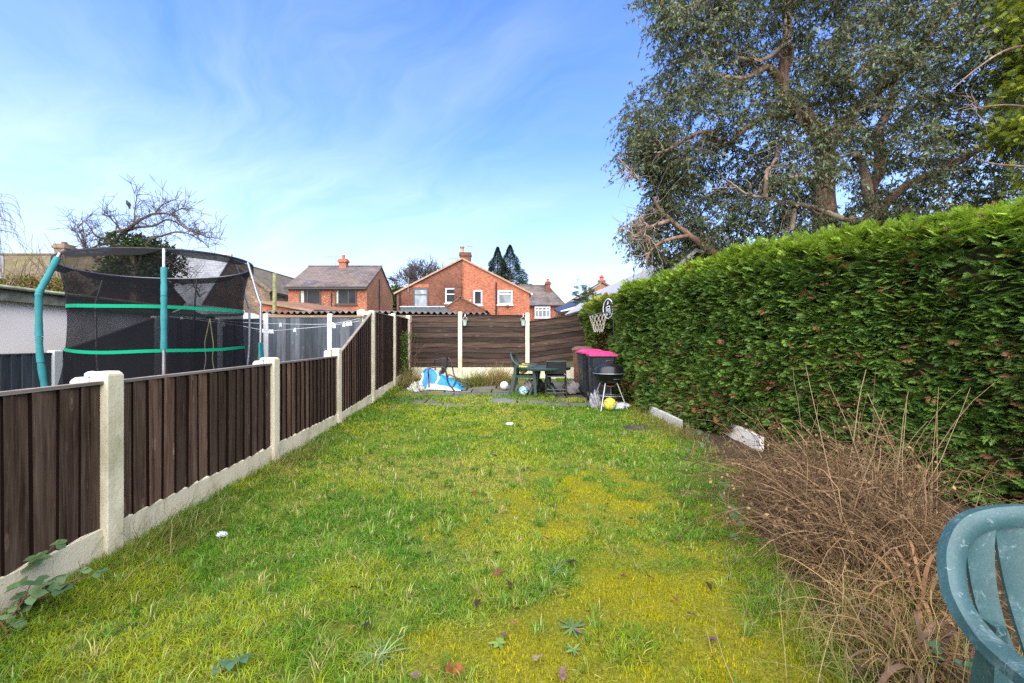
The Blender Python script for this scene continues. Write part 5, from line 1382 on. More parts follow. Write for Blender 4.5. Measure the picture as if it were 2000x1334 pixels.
    for (y0, y1, dens, wd, hh) in ((.95, 2.4, 15000, .0055, .017), (2.4, 4.2, 7000, .008, .018), (4.2, 7.6, 2200, .013, .02)):
        n = int(4.6*(y1-y0)*dens); x = rs.uniform(-2.2, 2.4, n); y = rs.uniform(y0, y1, n); mo = moss_mask(x, y)
        ok = (mo > .12+rs.rand(n)*.7) & (x < edge_x(y)+.05); x, y = x[ok], y[ok]; n = len(x)
        w = wd*rs.uniform(.5, 1.3, n); h = hh*rs.uniform(.3, 1.3, n)*(.5+fbm(x*14, y*14, 2)); yaw = rs.uniform(0, 6.28, n)
        z = gz(x, y)+.016*moss_mask(x, y)*fbm(x*14, y*14, 2)-.002
        d = np.stack([np.cos(yaw), np.sin(yaw)], 1); V2 = np.empty((n, 3, 3))
        V2[:, 0, :2] = np.stack([x, y], 1)-d*w[:, None]/2; V2[:, 1, :2] = np.stack([x, y], 1)+d*w[:, None]/2
        V2[:, 2, :2] = np.stack([x, y], 1)+rs.normal(0, 1, (n, 2))*w[:, None]*.7
        V2[:, :2, 2] = z[:, None]; V2[:, 2, 2] = z+h
        C2 = lerp(np.array((.36, .325, .007)), np.array((.18, .20, .010)), np.clip(fbm(x*6, y*6, 3)*1.6-.35+rs.normal(0, .2, n), 0, 1)[:, None])*rs.uniform(.7, 1.25, (n, 1))
        Vs.append(V2.reshape(-1, 3)); Fs.append(np.arange(n*3).reshape(-1, 3)+nb); Cs.append(np.repeat(C2, 3, 0)); nb += n*3
    Vm = np.concatenate(Vs); Fm = np.concatenate(Fs); Cm = np.concatenate(Cs)
    tag(np_mesh('grass', V, Fc, M['bladegrass'], col=C), kind='stuff', label='uneven green grass blades over the lawn')
    tag(np_mesh('moss', Vm, Fm, M['bladegrass'], col=Cm), kind='stuff', label='yellow-green moss patches in the lawn')
make_grass()

# ================================================================ hedge
def spray_proto(rs, nl=7):
    V = []; Fq = []
    def leaf(p, a, L, w):
        d = np.array((math.sin(a), math.cos(a))); s = np.array((d[1], -d[0])); b = len(V)
        for q in (p, p+d*L*.45+s*w/2, p+d*L, p+d*L*.45-s*w/2):
            V.append((q[0], q[1], -.22*q[1]**2-.10*abs(q[0])+rs.normal(0, .012)))
        Fq.append([b, b+1, b+2, b+3])
    leaf(np.array((0., 0.)), rs.normal(0, .06), 1.0, .07)
    for i in range(nl):
        t = .12+.80*i/nl; L = (.50*(1-t)**.8+.10)*rs.uniform(.75, 1.2)
        for s in (-1, 1):
            a = s*rs.uniform(.5, .85); leaf(np.array((0., t+rs.normal(0, .02))), a, L, .062)
            if L > .26:
                q = np.array((0., t))+np.array((math.sin(a), math.cos(a)))*L*.5
                leaf(q, a-s*.55, L*.55, .055); leaf(q, a+s*.5, L*.45, .05)
    return np.array(V), np.array(Fq)
def hedge_mesh(name, path, top, depth, label, cat, counts, seed, tone, brown=.05, szmul=1.0, end=None):
    rs = np.random.RandomState(seed)
    pys = np.array([p[0] for p in path]); pxs = np.array([p[1] for p in path])
    o_ = np.argsort(pys); pys, pxs = pys[o_], pxs[o_]
    ty = np.array([p[0] for p in top]); tz_ = np.array([p[1] for p in top]); o_ = np.argsort(ty); ty, tz_ = ty[o_], tz_[o_]
    FX = lambda y: np.interp(y, pys, pxs); TZ = lambda y: np.interp(y, ty, tz_)
    root = thing(name, label, cat, (float(FX((pys[0]+pys[-1])/2))+.3, (pys[0]+pys[-1])/2, 0))
    # inner twiggy core
    nY = 70; hs = [0, .15, .35, .6, .8, .93, 1.0]; ys = np.linspace(pys[0]+.05, pys[-1]-.05, nY); V = []
    for y in ys:
        for h in hs:
            V.append((FX(y)+.16+.12*max(0, h-.8)*5*.4+.06*(float(vnoise(y*3, h*6))-.5), y, h*(TZ(y)-.12)))
        for h in hs[::-1]:
            V.append((FX(y)+depth-.12, y, h*(TZ(y)-.12)))
    k = len(hs)*2; idx = np.arange(nY*k).reshape(nY, k)
    Fq = np.stack([idx[:-1, :-1], idx[:-1, 1:], idx[1:, 1:], idx[1:, :-1]], -1).reshape(-1, 4)
    caps = []
    for r_ in (0, nY-1):
        for i in range(len(hs)-1): caps.append([idx[r_, i], idx[r_, i+1], idx[r_, k-2-i], idx[r_, k-1-i]])
    np_mesh('inner_branches', V, np.concatenate([Fq, np.array(caps)]), simple('hedge_core', (.020, .022, .011), .95, .05, var=.6, scale=25), root)
    protos = [spray_proto(rs, n_) for n_ in (6, 7, 8, 6)]
    G_ = Geo()
    for (ya, yb, nf_, ntp, size) in counts:
        n = nf_+ntp
        y = rs.uniform(ya, yb, n); isT = np.arange(n) >= nf_
        h = np.where(isT, 1.0, rs.uniform(0, 1, n)**.9)
        bul = .24*(fbm(y*1.1+seed, h*2.2, 3)-.5)*2
        # clumpy layers: keep dense in clumps, leaving dark gaps between
        cl = fbm(y*4.5+3, h*9+seed, 3)
        keep = isT | (rs.rand(n) < sstep(.30, .52, cl)*.9+.25)
        fx = FX(y)+.05-bul+np.where(h > .9, (h-.9)*1.0, 0)+.08*np.exp(-h/.12)
        x = np.where(isT, fx+rs.uniform(0, depth, n), fx+rs.exponential(.045, n)-.03)
        z = np.where(isT, TZ(y)-.13+rs.normal(0, .035, n)+.14*fbm(y*2.3, x*2.3, 3), .04+h*(TZ(y)-.12))
        dy = np.gradient(FX(y[np.argsort(y)]))
        slope = (FX(y+.1)-FX(y-.1))/.2
        nrm = unit(np.stack([-np.ones(n), slope, np.zeros(n)], 1))
        tan = unit(np.stack([slope, np.ones(n), np.zeros(n)], 1))
        side = rs.normal(-.25, .75, n)
        upc = np.where(isT, rs.uniform(.5, 1.6, n), rs.normal(.30, .38, n)+.45*(h > .88))
        d = nrm*np.where(isT, rs.uniform(-.2, .9, n), rs.uniform(.5, 1.2, n))[:, None]+tan*side[:, None]+np.array((0, 0, 1.))*upc[:, None]
        d = unit(d)[keep]; pos = np.stack([x, y, z], 1)[keep]; h = h[keep]; isT = isT[keep]; n = len(pos); yk = y[keep]
        roll = rs.normal(0, .55, n); Rm = frames(d, roll)
        sc = size*rs.uniform(.65, 1.35, n)*np.where(isT, 1.1, 1.0)
        br = fbm(pos[:, 1]*2.6+11, pos[:, 2]*2.6+3, 3)
        isb = rs.rand(n) < np.clip(brown+brown*6*sstep(.56, .72, br)+tone.get('lowbrown', 0)*np.exp(-h/.2)*sstep(.42, .6, br), 0, .9)
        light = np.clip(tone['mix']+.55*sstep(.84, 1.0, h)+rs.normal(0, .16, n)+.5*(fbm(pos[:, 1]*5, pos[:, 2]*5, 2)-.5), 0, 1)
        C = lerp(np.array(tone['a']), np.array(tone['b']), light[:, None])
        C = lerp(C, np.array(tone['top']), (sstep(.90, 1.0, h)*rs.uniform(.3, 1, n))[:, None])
        bc = lerp(np.array((.075, .042, .022)), np.array((.22, .105, .048)), rs.rand(n)[:, None])
        C = np.where(isb[:, None], bc, C)*rs.uniform(.75, 1.25, (n, 1))
        which = rs.randint(0, len(protos), n)
        for q, (pv, pf) in enumerate(protos):
            s = which == q
            V, F_ = scatter(pv, pf, pos[s], Rm[s], sc[s])
            c = np.repeat(C[s], len(pv), 0)
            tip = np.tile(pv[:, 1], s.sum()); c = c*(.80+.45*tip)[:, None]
            G_.add(V, F_, c)
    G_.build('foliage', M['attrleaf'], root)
    return root
hpath = [(12.4, 2.35), (11, 2.3), (9.8, 2.3), (9.0, 2.22), (8.3, 2.18), (7.4, 2.42), (6.4, 2.68), (5.15, 3.05), (4.14, 3.38), (3.0, 3.72), (2, 4.0), (1.0, 4.3)]
htop = [(1, 2.24), (3, 2.30), (4.1, 2.38), (5.15, 2.46), (6.3, 2.49), (7.4, 2.45), (8.3, 2.34), (9.5, 2.26), (12.4, 2.2)]
GT = dict(a=(.034, .080, .016), b=(.16, .25, .040), top=(.19, .27, .025), mix=.34, lowbrown=.55)
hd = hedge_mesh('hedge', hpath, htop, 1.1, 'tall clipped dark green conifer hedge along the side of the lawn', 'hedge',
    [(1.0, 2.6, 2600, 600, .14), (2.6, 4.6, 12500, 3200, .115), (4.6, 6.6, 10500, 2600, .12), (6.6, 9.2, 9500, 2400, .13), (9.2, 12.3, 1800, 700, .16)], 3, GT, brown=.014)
fpath = [(9.75, 2.02), (10.3, 1.98), (11.2, 2.02), (12.0, 2.12)]
ftop = [(9.7, 2.26), (10.4, 2.28), (11.2, 2.26), (12.0, 2.16)]
YT = dict(a=(.030, .060, .012), b=(.11, .16, .022), top=(.20, .23, .02), mix=.45, lowbrown=1.0)
fb = hedge_mesh('conifer_bush', fpath, ftop, .8, 'yellow-green conifer bush in the corner behind the basketball hoop', 'bush', [(9.75, 12.0, 3400, 800, .17)], 8, YT, brown=.05)
# end face of the corner bush, towards the lawn
def end_face():
    rs = np.random.RandomState(55); n = 2600; pv, pf = spray_proto(rs, 6)
    h = rs.rand(n); x = rs.uniform(1.95, 2.6, n); z = .05+h*2.15; y = 9.78+.1*(fbm(x*3, z*3, 3)-.5)+rs.exponential(.05, n)
    d = unit(np.stack([rs.normal(-.3, .5, n), -rs.uniform(.5, 1.1, n), rs.normal(.35, .4, n)], 1))
    br = rs.rand(n) < .10+.75*np.exp(-((z-1.0)/.35)**2)*sstep(.4, .55, fbm(x*3, z*3, 2))+.3*(z < .7)
    C = lerp(np.array(YT['a']), np.array(YT['b']), np.clip(.4+rs.normal(0, .25, n)+.4*(h > .85), 0, 1)[:, None])
    C = np.where(br[:, None], np.array((.16, .085, .05)), C)*rs.uniform(.75, 1.3, (n, 1))
    V, F_ = scatter(pv, pf, np.stack([x, y, z], 1), frames(d, rs.normal(0, .5, n)), .16*rs.uniform(.7, 1.3, n))
    np_mesh('foliage', V, F_, M['attrleaf'], fb, col=np.repeat(C, len(pv), 0))
    # stray leading shoots
    G_ = Geo()
    for (px, py0, py1, Y) in ((1133, 585, 545, 11.2), (1148, 580, 560, 11.0)):
        a = np.array(P(px+6, py0+10, Y)); b = np.array(P(px-2, py1, Y)); m_ = 26
        t = np.linspace(.1, 1, m_); pos = a+(b-a)*t[:, None]
        d = unit(np.stack([np.where(np.arange(m_) % 2, 1, -1)*rs.uniform(.6, 1.2, m_), rs.normal(0, .5, m_), rs.uniform(-.1, .6, m_)], 1)); d[-1] = (0, 0, 1)
        V, F_ = scatter(pv, pf, pos, frames(d, rs.normal(0, .6, m_)), .30*(1.05-t)+.07)
        G_.add(V, F_, np.tile(np.array((.035, .075, .025)), (len(V), 1)))
    G_.build('shoot', M['attrleaf'], fb)
end_face()

# ================================================================ big eucalyptus
def eucalyptus():
    rs = np.random.RandomState(21); rng = random.Random(21)
    D = 12.5
    root = thing('eucalyptus_tree', 'huge grey-green eucalyptus tree with twisting bare limbs rising behind the hedge', 'tree', (PX(1612, D), D, 0))
    t = NT('eucalyptus_bark', .85, .2); o = t.obj()
    f = t.noise(t.scl(o, (3, 3, .6)), 2.0, 6, .7, .6)
    t.color(t.ramp(f, [(.3, (.06, .035, .024)), (.5, (.16, .095, .065)), (.68, (.30, .235, .18))])); t.bump(t.noise(t.scl(o, (6, 6, 1)), 3, 5), .7, .03); M['bark'] = t.m
    paleb = simple('pale_bark', (.23, .175, .135), .85, .2, var=.4, scale=5)
    def limb(pts, r0, r1, Ys, name='limb', mat=None, wob=.0):
        n = len(pts); q = [Vector(P(a, b, lerp(Ys[0], Ys[1], i/(n-1)))) for i, (a, b) in enumerate(pts)]
        c_ = cr(q, 6); m_ = len(c_)
        c_ = [p+Vector((rng.uniform(-1, 1), rng.uniform(-1, 1), rng.uniform(-1, 1)))*wob*.03 for p in c_]
        mb = MB(); mb.tube(c_, [lerp(r0, r1, (i/(m_-1))**.8) for i in range(m_)], 8); mb.build(name, mat or M['bark'], root, smooth=True)
        return c_
    L = []
    bx = PX(1612, D)
    mb = MB()
    tr = cr([Vector((bx, D, -.2)), Vector((bx, D, 1.5)), Vector(P(1612, 452, D)), Vector(P(1608, 380, D)), Vector(P(1612, 300, D)), Vector(P(1590, 250, D-.2)), Vector(P(1560, 215, D-.3)), Vector(P(1532, 190, D-.4)), Vector(P(1530, 140, D-.4)), Vector(P(1538, 60, D-.3)), Vector(P(1545, -60, D)), Vector(P(1560, -220, D))], 6)
    m_ = len(tr); mb.tube(tr, [.40*(1-.86*(i/(m_-1))**.9) for i in range(m_)], 12); mb.build('trunk', M['bark'], root, smooth=True); L.append(tr)
    L.append(limb([(1612, 300), (1640, 250), (1700, 190), (1745, 150), (1780, 125), (1800, 80), (1850, 25), (1900, -60), (1950, -160)], .21, .05, (D, D-1.6)))
    L.append(limb([(1720, 160), (1735, 155), (1772, 130)], .20, .17, (D-1.0, D-1.2)))
    L.append(limb([(1640, 480), (1700, 420), (1695, 380), (1690, 345), (1680, 310), (1668, 302)], .20, .07, (D-.6, D-1.2), mat=paleb))
    L.append(limb([(1740, 470), (1700, 380), (1720, 330), (1715, 260), (1740, 200), (1760, 100)], .22, .08, (D+.8, D+1.2)))
    L.append(limb([(1690, 432), (1640, 425), (1600, 408), (1560, 400), (1520, 392), (1480, 385), (1445, 372), (1420, 352)], .095, .02, (D-.8, D-2.2), mat=paleb, wob=.8))
    L.append(limb([(1560, 218), (1520, 225), (1480, 235), (1440, 265), (1425, 280), (1405, 282), (1395, 262), (1380, 258), (1350, 265), (1320, 285), (1285, 300)], .11, .02, (D-.2, D-2.0), wob=.6))
    L.append(limb([(1540, 130), (1545, 95), (1530, 90), (1505, 110), (1480, 118), (1440, 112)], .10, .04, (D-.4, D-1.4), mat=paleb))
    L.append(limb([(1530, 170), (1510, 140), (1495, 132), (1460, 152), (1430, 152), (1390, 148)], .13, .04, (D-.4, D-1.6)))
    L.append(limb([(1640, 480), (1540, 505), (1450, 510), (1390, 490), (1340, 455), (1310, 430), (1290, 412), (1276, 385)], .17, .03, (D-.3, D-1.2)))
    L.append(limb([(1310, 430), (1280, 440), (1255, 450), (1235, 470)], .07, .02, (D-1.1, D-1.3)))
    L.append(limb([(1345, 460), (1300, 470), (1270, 490), (1262, 520)], .06, .02, (D-1.1, D-1.3)))
    L.append(limb([(1565, 245), (1562, 215), (1580, 205), (1610, 200), (1640, 190), (1680, 198), (1730, 215)], .07, .025, (D-.9, D-1.6), mat=paleb, wob=.8))
    L.append(limb([(1495, 385), (1497, 340), (1510, 320), (1525, 280), (1545, 255)], .06, .025, (D-2.0, D-1.6), wob=.6))
    L.append(limb([(1550, 398), (1548, 430), (1545, 450)], .09, .06, (D-1.2, D-1.2), mat=paleb))
    L.append(limb([(1700, 430), (1760, 370), (1840, 330), (1900, 300), (1960, 260)], .15, .05, (D-.4, D-2)))
    L.append(limb([(1545, -40), (1480, -60), (1420, -40), (1350, 20), (1300, 50)], .14, .04, (D, D-1.6)))
    L.append(limb([(1800, 80), (1860, 100), (1920, 60), (1990, 20)], .10, .04, (D-1.3, D-1.6)))
    # foliage clumps
    poly = [(1238, -30), (1262, 60), (1292, 105), (1272, 165), (1305, 190), (1240, 208), (1196, 235), (1200, 290), (1215, 312), (1262, 330), (1268, 380), (1228, 415), (1216, 440), (1226, 488), (1285, 520), (1400, 505), (1560, 470), (1700, 465), (1850, 440), (2120, 400), (2240, 200), (2240, -120), (2050, -330), (1750, -430), (1450, -360), (1290, -180)]
    px_ = np.array([p[0] for p in poly]); py_ = np.array([p[1] for p in poly])
    def inside(x, y):
        c_ = np.zeros(len(x), bool); j = len(px_)-1
        for i in range(len(px_)):
            cond = ((py_[i] > y) != (py_[j] > y)) & (x < (px_[j]-px_[i])*(y-py_[i])/(py_[j]-py_[i]+1e-9)+px_[i]); c_ ^= cond; j = i
        return c_
    gaps = [(1365, 222, 70, 30), (1330, 262, 45, 30), (1415, 325, 34, 24), (1302, 205, 24, 16), (1425, 478, 60, 18), (1500, 445, 32, 22), (1640, 345, 30, 22), (1655, 372, 26, 24), (1545, 305, 28, 20), (1905, 120, 34, 40), (1890, 250, 24, 18), (1640, 235, 24, 16), (1605, 310, 20, 40), (1612, 400, 34, 52), (1720, 205, 26, 18), (1270, 470, 26, 36), (1330, 480, 24, 18), (1480, 205, 34, 14), (1780, 300, 24, 16), (1560, 235, 34, 16), (1745, 150, 30, 22), (1690, 370, 22, 34), (1560, 400, 60, 8), (1440, 120, 40, 10)]
    cent = []
    tries = 0
    while len(cent) < 430 and tries < 60000:
        tries += 1
        x_, y_ = rs.uniform(1190, 2250), rs.uniform(-430, 525)
        if not inside(np.array([x_]), np.array([y_]))[0] or not inside(np.array([x_-24]), np.array([y_]))[0]: continue
        pk = 1.0
        for gx, gy, ga, gb in gaps: pk -= 1.3*math.exp(-((x_-gx)/ga)**2-((y_-gy)/gb)**2)
        if y_ < -60: pk *= .5
        if rs.rand() > pk: continue
        rm_ = 30 if x_ < 1420 else 36
        if any((x_-c[0])**2+(y_-c[1])**2 < (rm_*1.0)**2 for c in cent[-400:]): continue
        cent.append((x_, y_, rs.uniform(20, 36) if x_ > 1300 else rs.uniform(17, 28)))
    cent += [(x_+(24 if x_ < 1300 else 0), y_, 22) for x_, y_ in ((1345, 500), (1375, 492), (1360, 470), (1400, 505), (1320, 505), (1215, 262), (1232, 240), (1226, 300), (1250, 285), (1270, 265), (1290, 320), (1240, 445), (1232, 470), (1262, 400), (1300, 380), (1288, 350), (1250, 330))]
    cent = np.array(cent); nc = len(cent)
    rad = np.clip(1-((cent[:, 0]-1700)/560)**2-((cent[:, 1]-20)/520)**2, .05, 1)**.5
    Yc_ = D+rs.uniform(-1, 1, nc)*rad*2.8-.3
    nb_ = 10
    cc3 = np.stack([(cent[:, 0]-1000)/F*Yc_, Yc_, 1.3+(667-cent[:, 1])/F*Yc_], 1)
    rr3 = cent[:, 2]/F*Yc_
    ci = np.repeat(np.arange(nc), nb_)
    pos = cc3[ci]+rs.normal(0, .62, (len(ci), 3))*rr3[ci][:, None]*np.array((1.0, 1.0, .8))
    ctone = np.repeat(rs.rand(nc), nb_)
    ok = (pos[:, 2] > 1.9) & (pos[:, 0] > 2.6); pos = pos[ok]; ctone = ctone[ok]; n = len(pos)
    # twigs: each clump has several drooping twigs bearing leaves
    nt = 6
    base = np.repeat(pos, nt, 0)+rs.normal(0, .09, (n*nt, 3)); m_ = len(base)
    d0 = unit(rs.normal(0, 1, (m_, 3))*np.array((1, 1, .45))+np.array((0, 0, .05))); Lt = rs.uniform(.25, .62, m_)
    tt = np.linspace(0, 1, 5)
    Pm = base[:, None]+d0[:, None]*(Lt[:, None]*tt)[..., None]+np.array((0, 0, -1.))*(.55*Lt[:, None]*tt**2)[..., None]
    Vt, Ft = strands(Pm, np.tile(np.linspace(.007, .003, 5), (m_, 1)), 3)
    np_mesh('twigs', Vt, Ft, simple('twig_bark', (.12, .085, .05), .85, .1, var=.4), root)
    nl = 11
    ti = np.repeat(np.arange(m_), nl); u = rs.uniform(.15, 1, len(ti))
    lp = base[ti]+d0[ti]*(Lt[ti]*u)[:, None]+np.array((0, 0, -1.))*(.55*Lt[ti]*u**2)[:, None]
    ld = unit(d0[ti]*.35+rs.normal(0, .55, (len(ti), 3))+np.array((0, 0, -.75)))
    Rm = frames(ld, rs.uniform(0, 6.28, len(ti))); sc = rs.uniform(.075, .135, len(ti))
    pv = np.array([(0, 0, 0), (.18, .40, .02), (0, 1, -.05), (-.18, .40, .02)]); pf = np.array([[0, 1, 2, 3]])
    V, F_ = scatter(pv, pf, lp, Rm, sc)
    r = rs.rand(len(ti)); cr_ = np.repeat(.75*ctone+.25*rs.rand(n), nt)[ti]
    C = lerp(np.array((.036, .060, .026)), np.array((.108, .150, .075)), np.clip(cr_*.7+rs.normal(.15, .22, len(ti)), 0, 1)[:, None])
    C = np.where((r < .06)[:, None], np.array((.15, .14, .035)), C); C = np.where(((r > .06) & (r < .09))[:, None], np.array((.17, .075, .04)), C)
    print('euc leaves', len(ti), 'clumps', n)
    np_mesh('crown', V, F_, M['euc'], root, col=np.repeat(C, 4, 0))
    # dead pale twigs
    seeds = [p for c_ in L[5:16] for p in c_[len(c_)//3:]]
    k = 220; ps = np.array([tuple(seeds[rng.randrange(len(seeds))]) for _ in range(k)])
    extra = np.array([P(1235, 330, 11), P(1240, 345, 11), P(1250, 425, 11.2), P(1262, 440, 11.2), P(1270, 470, 11.3), P(1640, 190, 10.8), P(1690, 200, 10.6), P(1900, 200, 10)])
    ps = np.concatenate([ps, np.repeat(extra, 9, 0)]); k = len(ps)
    d = unit(rs.normal(0, 1, (k, 3))+np.array((-.35, 0, -.05))); Lk = rs.uniform(.3, 1.1, k); tt = np.linspace(0, 1, 7)
    Pm = ps[:, None]+d[:, None]*(Lk[:, None]*tt)[..., None]+np.cumsum(rs.normal(0, .035, (k, 7, 3)), 1)
    Vt, Ft = strands(Pm, np.linspace(.016, .004, 7)[None]*rs.uniform(.6, 1.2, (k, 1)), 4)
    tag(np_mesh('dead_twigs', Vt, Ft, paleb, root), kind='stuff')
M['euc'] = leafmat('eucalyptus_leaf', None, attr=True, trans=.15, rough=.45, spec=.35)
eucalyptus()

# ================================================================ other trees
def bare_tree(name, label, base, H, seed, spread=.5, levels=4, r0=.14, col=(.055, .045, .038), kids=5, twig=.006, droop=0, split=True, lean=(0, 0, 1), cat='tree', group=None):
    rs = np.random.RandomState(seed); root = thing(name, label, cat, base, group)
    layers = {}
    def rec(p, d, L, r, lv):
        m = 6; pts = [p]; dd = d
        for i in range(m-1):
            dd = unit((dd+rs.normal(0, .13, 3)+np.array((0, 0, .05 if lv < 2 else .02-droop)))[None])[0]
            pts.append(pts[-1]+dd*L/(m-1))
        r1 = max(twig*.6, r*.45)
        layers.setdefault(0 if lv == 0 else 1, []).append((np.array(pts), np.linspace(r, r1, m)))
        if lv < levels:
            nk = kids+rs.randint(-1, 2)
            for j in range(nk):
                t = rs.uniform(.30 if lv else .4, 1.0); i = min(m-2, int(t*(m-1))); q = pts[i]+(pts[i+1]-pts[i])*(t*(m-1)-i)
                nd = unit((dd+unit(rs.normal(0, 1, (1, 3)))[0]*spread*1.5)[None])[0]
                rec(q, nd, L*rs.uniform(.5, .72), max(twig, r*.45), lv+1)
    rec(np.array(base, float), np.array(lean, float), H*.42, r0, 0)
    m_ = simple('bark_'+'%d' % int(col[0]*1000), col, .9, .1, var=.3)
    for k_, nm in ((0, 'trunk'), (1, 'crown')):
        a = layers[k_]; V, F_ = strands(np.array([x for x, _ in a]), np.array([y for _, y in a]), 5 if k_ == 0 else 3); np_mesh(nm, V, F_, m_, root)
    return root
bare_tree('bare_tree', 'round bare winter tree rising behind the gable-end house', (PX(853, 60), 60, 0), 17.5, 5, spread=.5, levels=5, r0=.34, twig=.030, kids=5, col=(.06, .05, .045), group='bare trees beyond the houses')
for i, (px, h, s) in enumerate(((768, 10.4, 9), (792, 9.6, 14))):
    bare_tree('bare_tree', ['bare twiggy tree with ivy between the slate-roofed house and the gable-end house', 'bare twiggy tree touching the left eave of the gable-end house'][i], (PX(px, 52), 52+i*2, 0), h, s, spread=.6, levels=5, r0=.22, twig=.024, kids=5, col=(.09, .075, .055), group='bare trees beyond the houses')
def leafblob(G_, c, rad, n, rs, ca, cb, size=.3):
    d = rdir(rs, n)*(rs.rand(n, 1)**.33)*(1+.5*(rs.rand(n, 1)-.5)); pos = np.array(c)+d*np.array(rad)
    ld = unit(d+rs.normal(0, .7, (n, 3))); pv = np.array([(0, 0, 0), (.3, .45, .03), (0, 1, 0), (-.3, .45, .03)])
    V, F_ = scatter(pv, np.array([[0, 1, 2, 3]]), pos, frames(ld, rs.uniform(0, 6, n)), size*rs.uniform(.6, 1.3, n))
    C = lerp(np.array(ca), np.array(cb), rs.rand(n, 1)); G_.add(V, F_, np.repeat(C, 4, 0))
rs = np.random.RandomState(77); G_ = Geo()
iv = thing('ivy_tree', 'dark green ivy-clad tree stump beside the drainpipe gable', 'tree', (PX(762, 50), 50, 0))
for c_, r_ in (((PX(760, 50), 50, 4.2), (1.3, 1.2, 3.4)), ((PX(772, 50), 50.5, 6.2), (1.1, 1, 1.8))): leafblob(G_, c_, r_, 1500, rs, (.02, .04, .012), (.05, .085, .02), .35)
G_.build('crown', M['attrleaf'], iv)
mb = MB(); mb.tube([(PX(763, 50), 50, -.1), (PX(764, 50), 50, 6)], [.25, .12], 7); mb.build('trunk', M['bark'], iv)
def conifer(label, base, H, rad, seed):
    rs = np.random.RandomState(seed); root = thing('conifer', label, 'tree', base, 'dark conifers behind the gable-end house')
    n = 14000; t = rs.rand(n)**.62; zz_ = 1.0+t*(H-1.0); ang = rs.uniform(0, 6.28, n)
    prof = rad*1.35*(1-t)**1.0*(.80+.40*fbm(ang*1.6+seed, t*9, 3)+.22*np.sin(t*46+ang*2))
    rr_ = prof*rs.uniform(.35, 1.06, n)**.6
    pos = np.stack([base[0]+rr_*np.cos(ang), base[1]+rr_*np.sin(ang), base[2]+zz_-rr_*.15], 1)
    d = unit(np.stack([np.cos(ang), np.sin(ang), rs.normal(.35, .4, n)], 1)); pv, pf = spray_proto(rs, 4)
    V, F_ = scatter(pv, pf, pos, frames(d, rs.normal(0, .6, n)), rs.uniform(.35, .75, n)*(1.1-.85*t))
    C = lerp(np.array((.010, .024, .012)), np.array((.036, .062, .026)), rs.rand(n, 1)); np_mesh('crown', V, F_, M['attrleaf'], root, col=np.repeat(C, len(pv), 0))
    mb = MB(); mb.tube([base, (base[0], base[1], base[2]+H*.96)], [.28, .03], 7); mb.build('trunk', M['bark'], root)
conifer('dark pointed conifer behind the gable-end house, nearer its chimney', (PX(972, 55), 55, 0), 13.6, 4.0, 3)
conifer('taller broader dark conifer behind the gable-end house, nearer the hipped house', (PX(996, 53), 53, 0), 13.4, 4.6, 4)
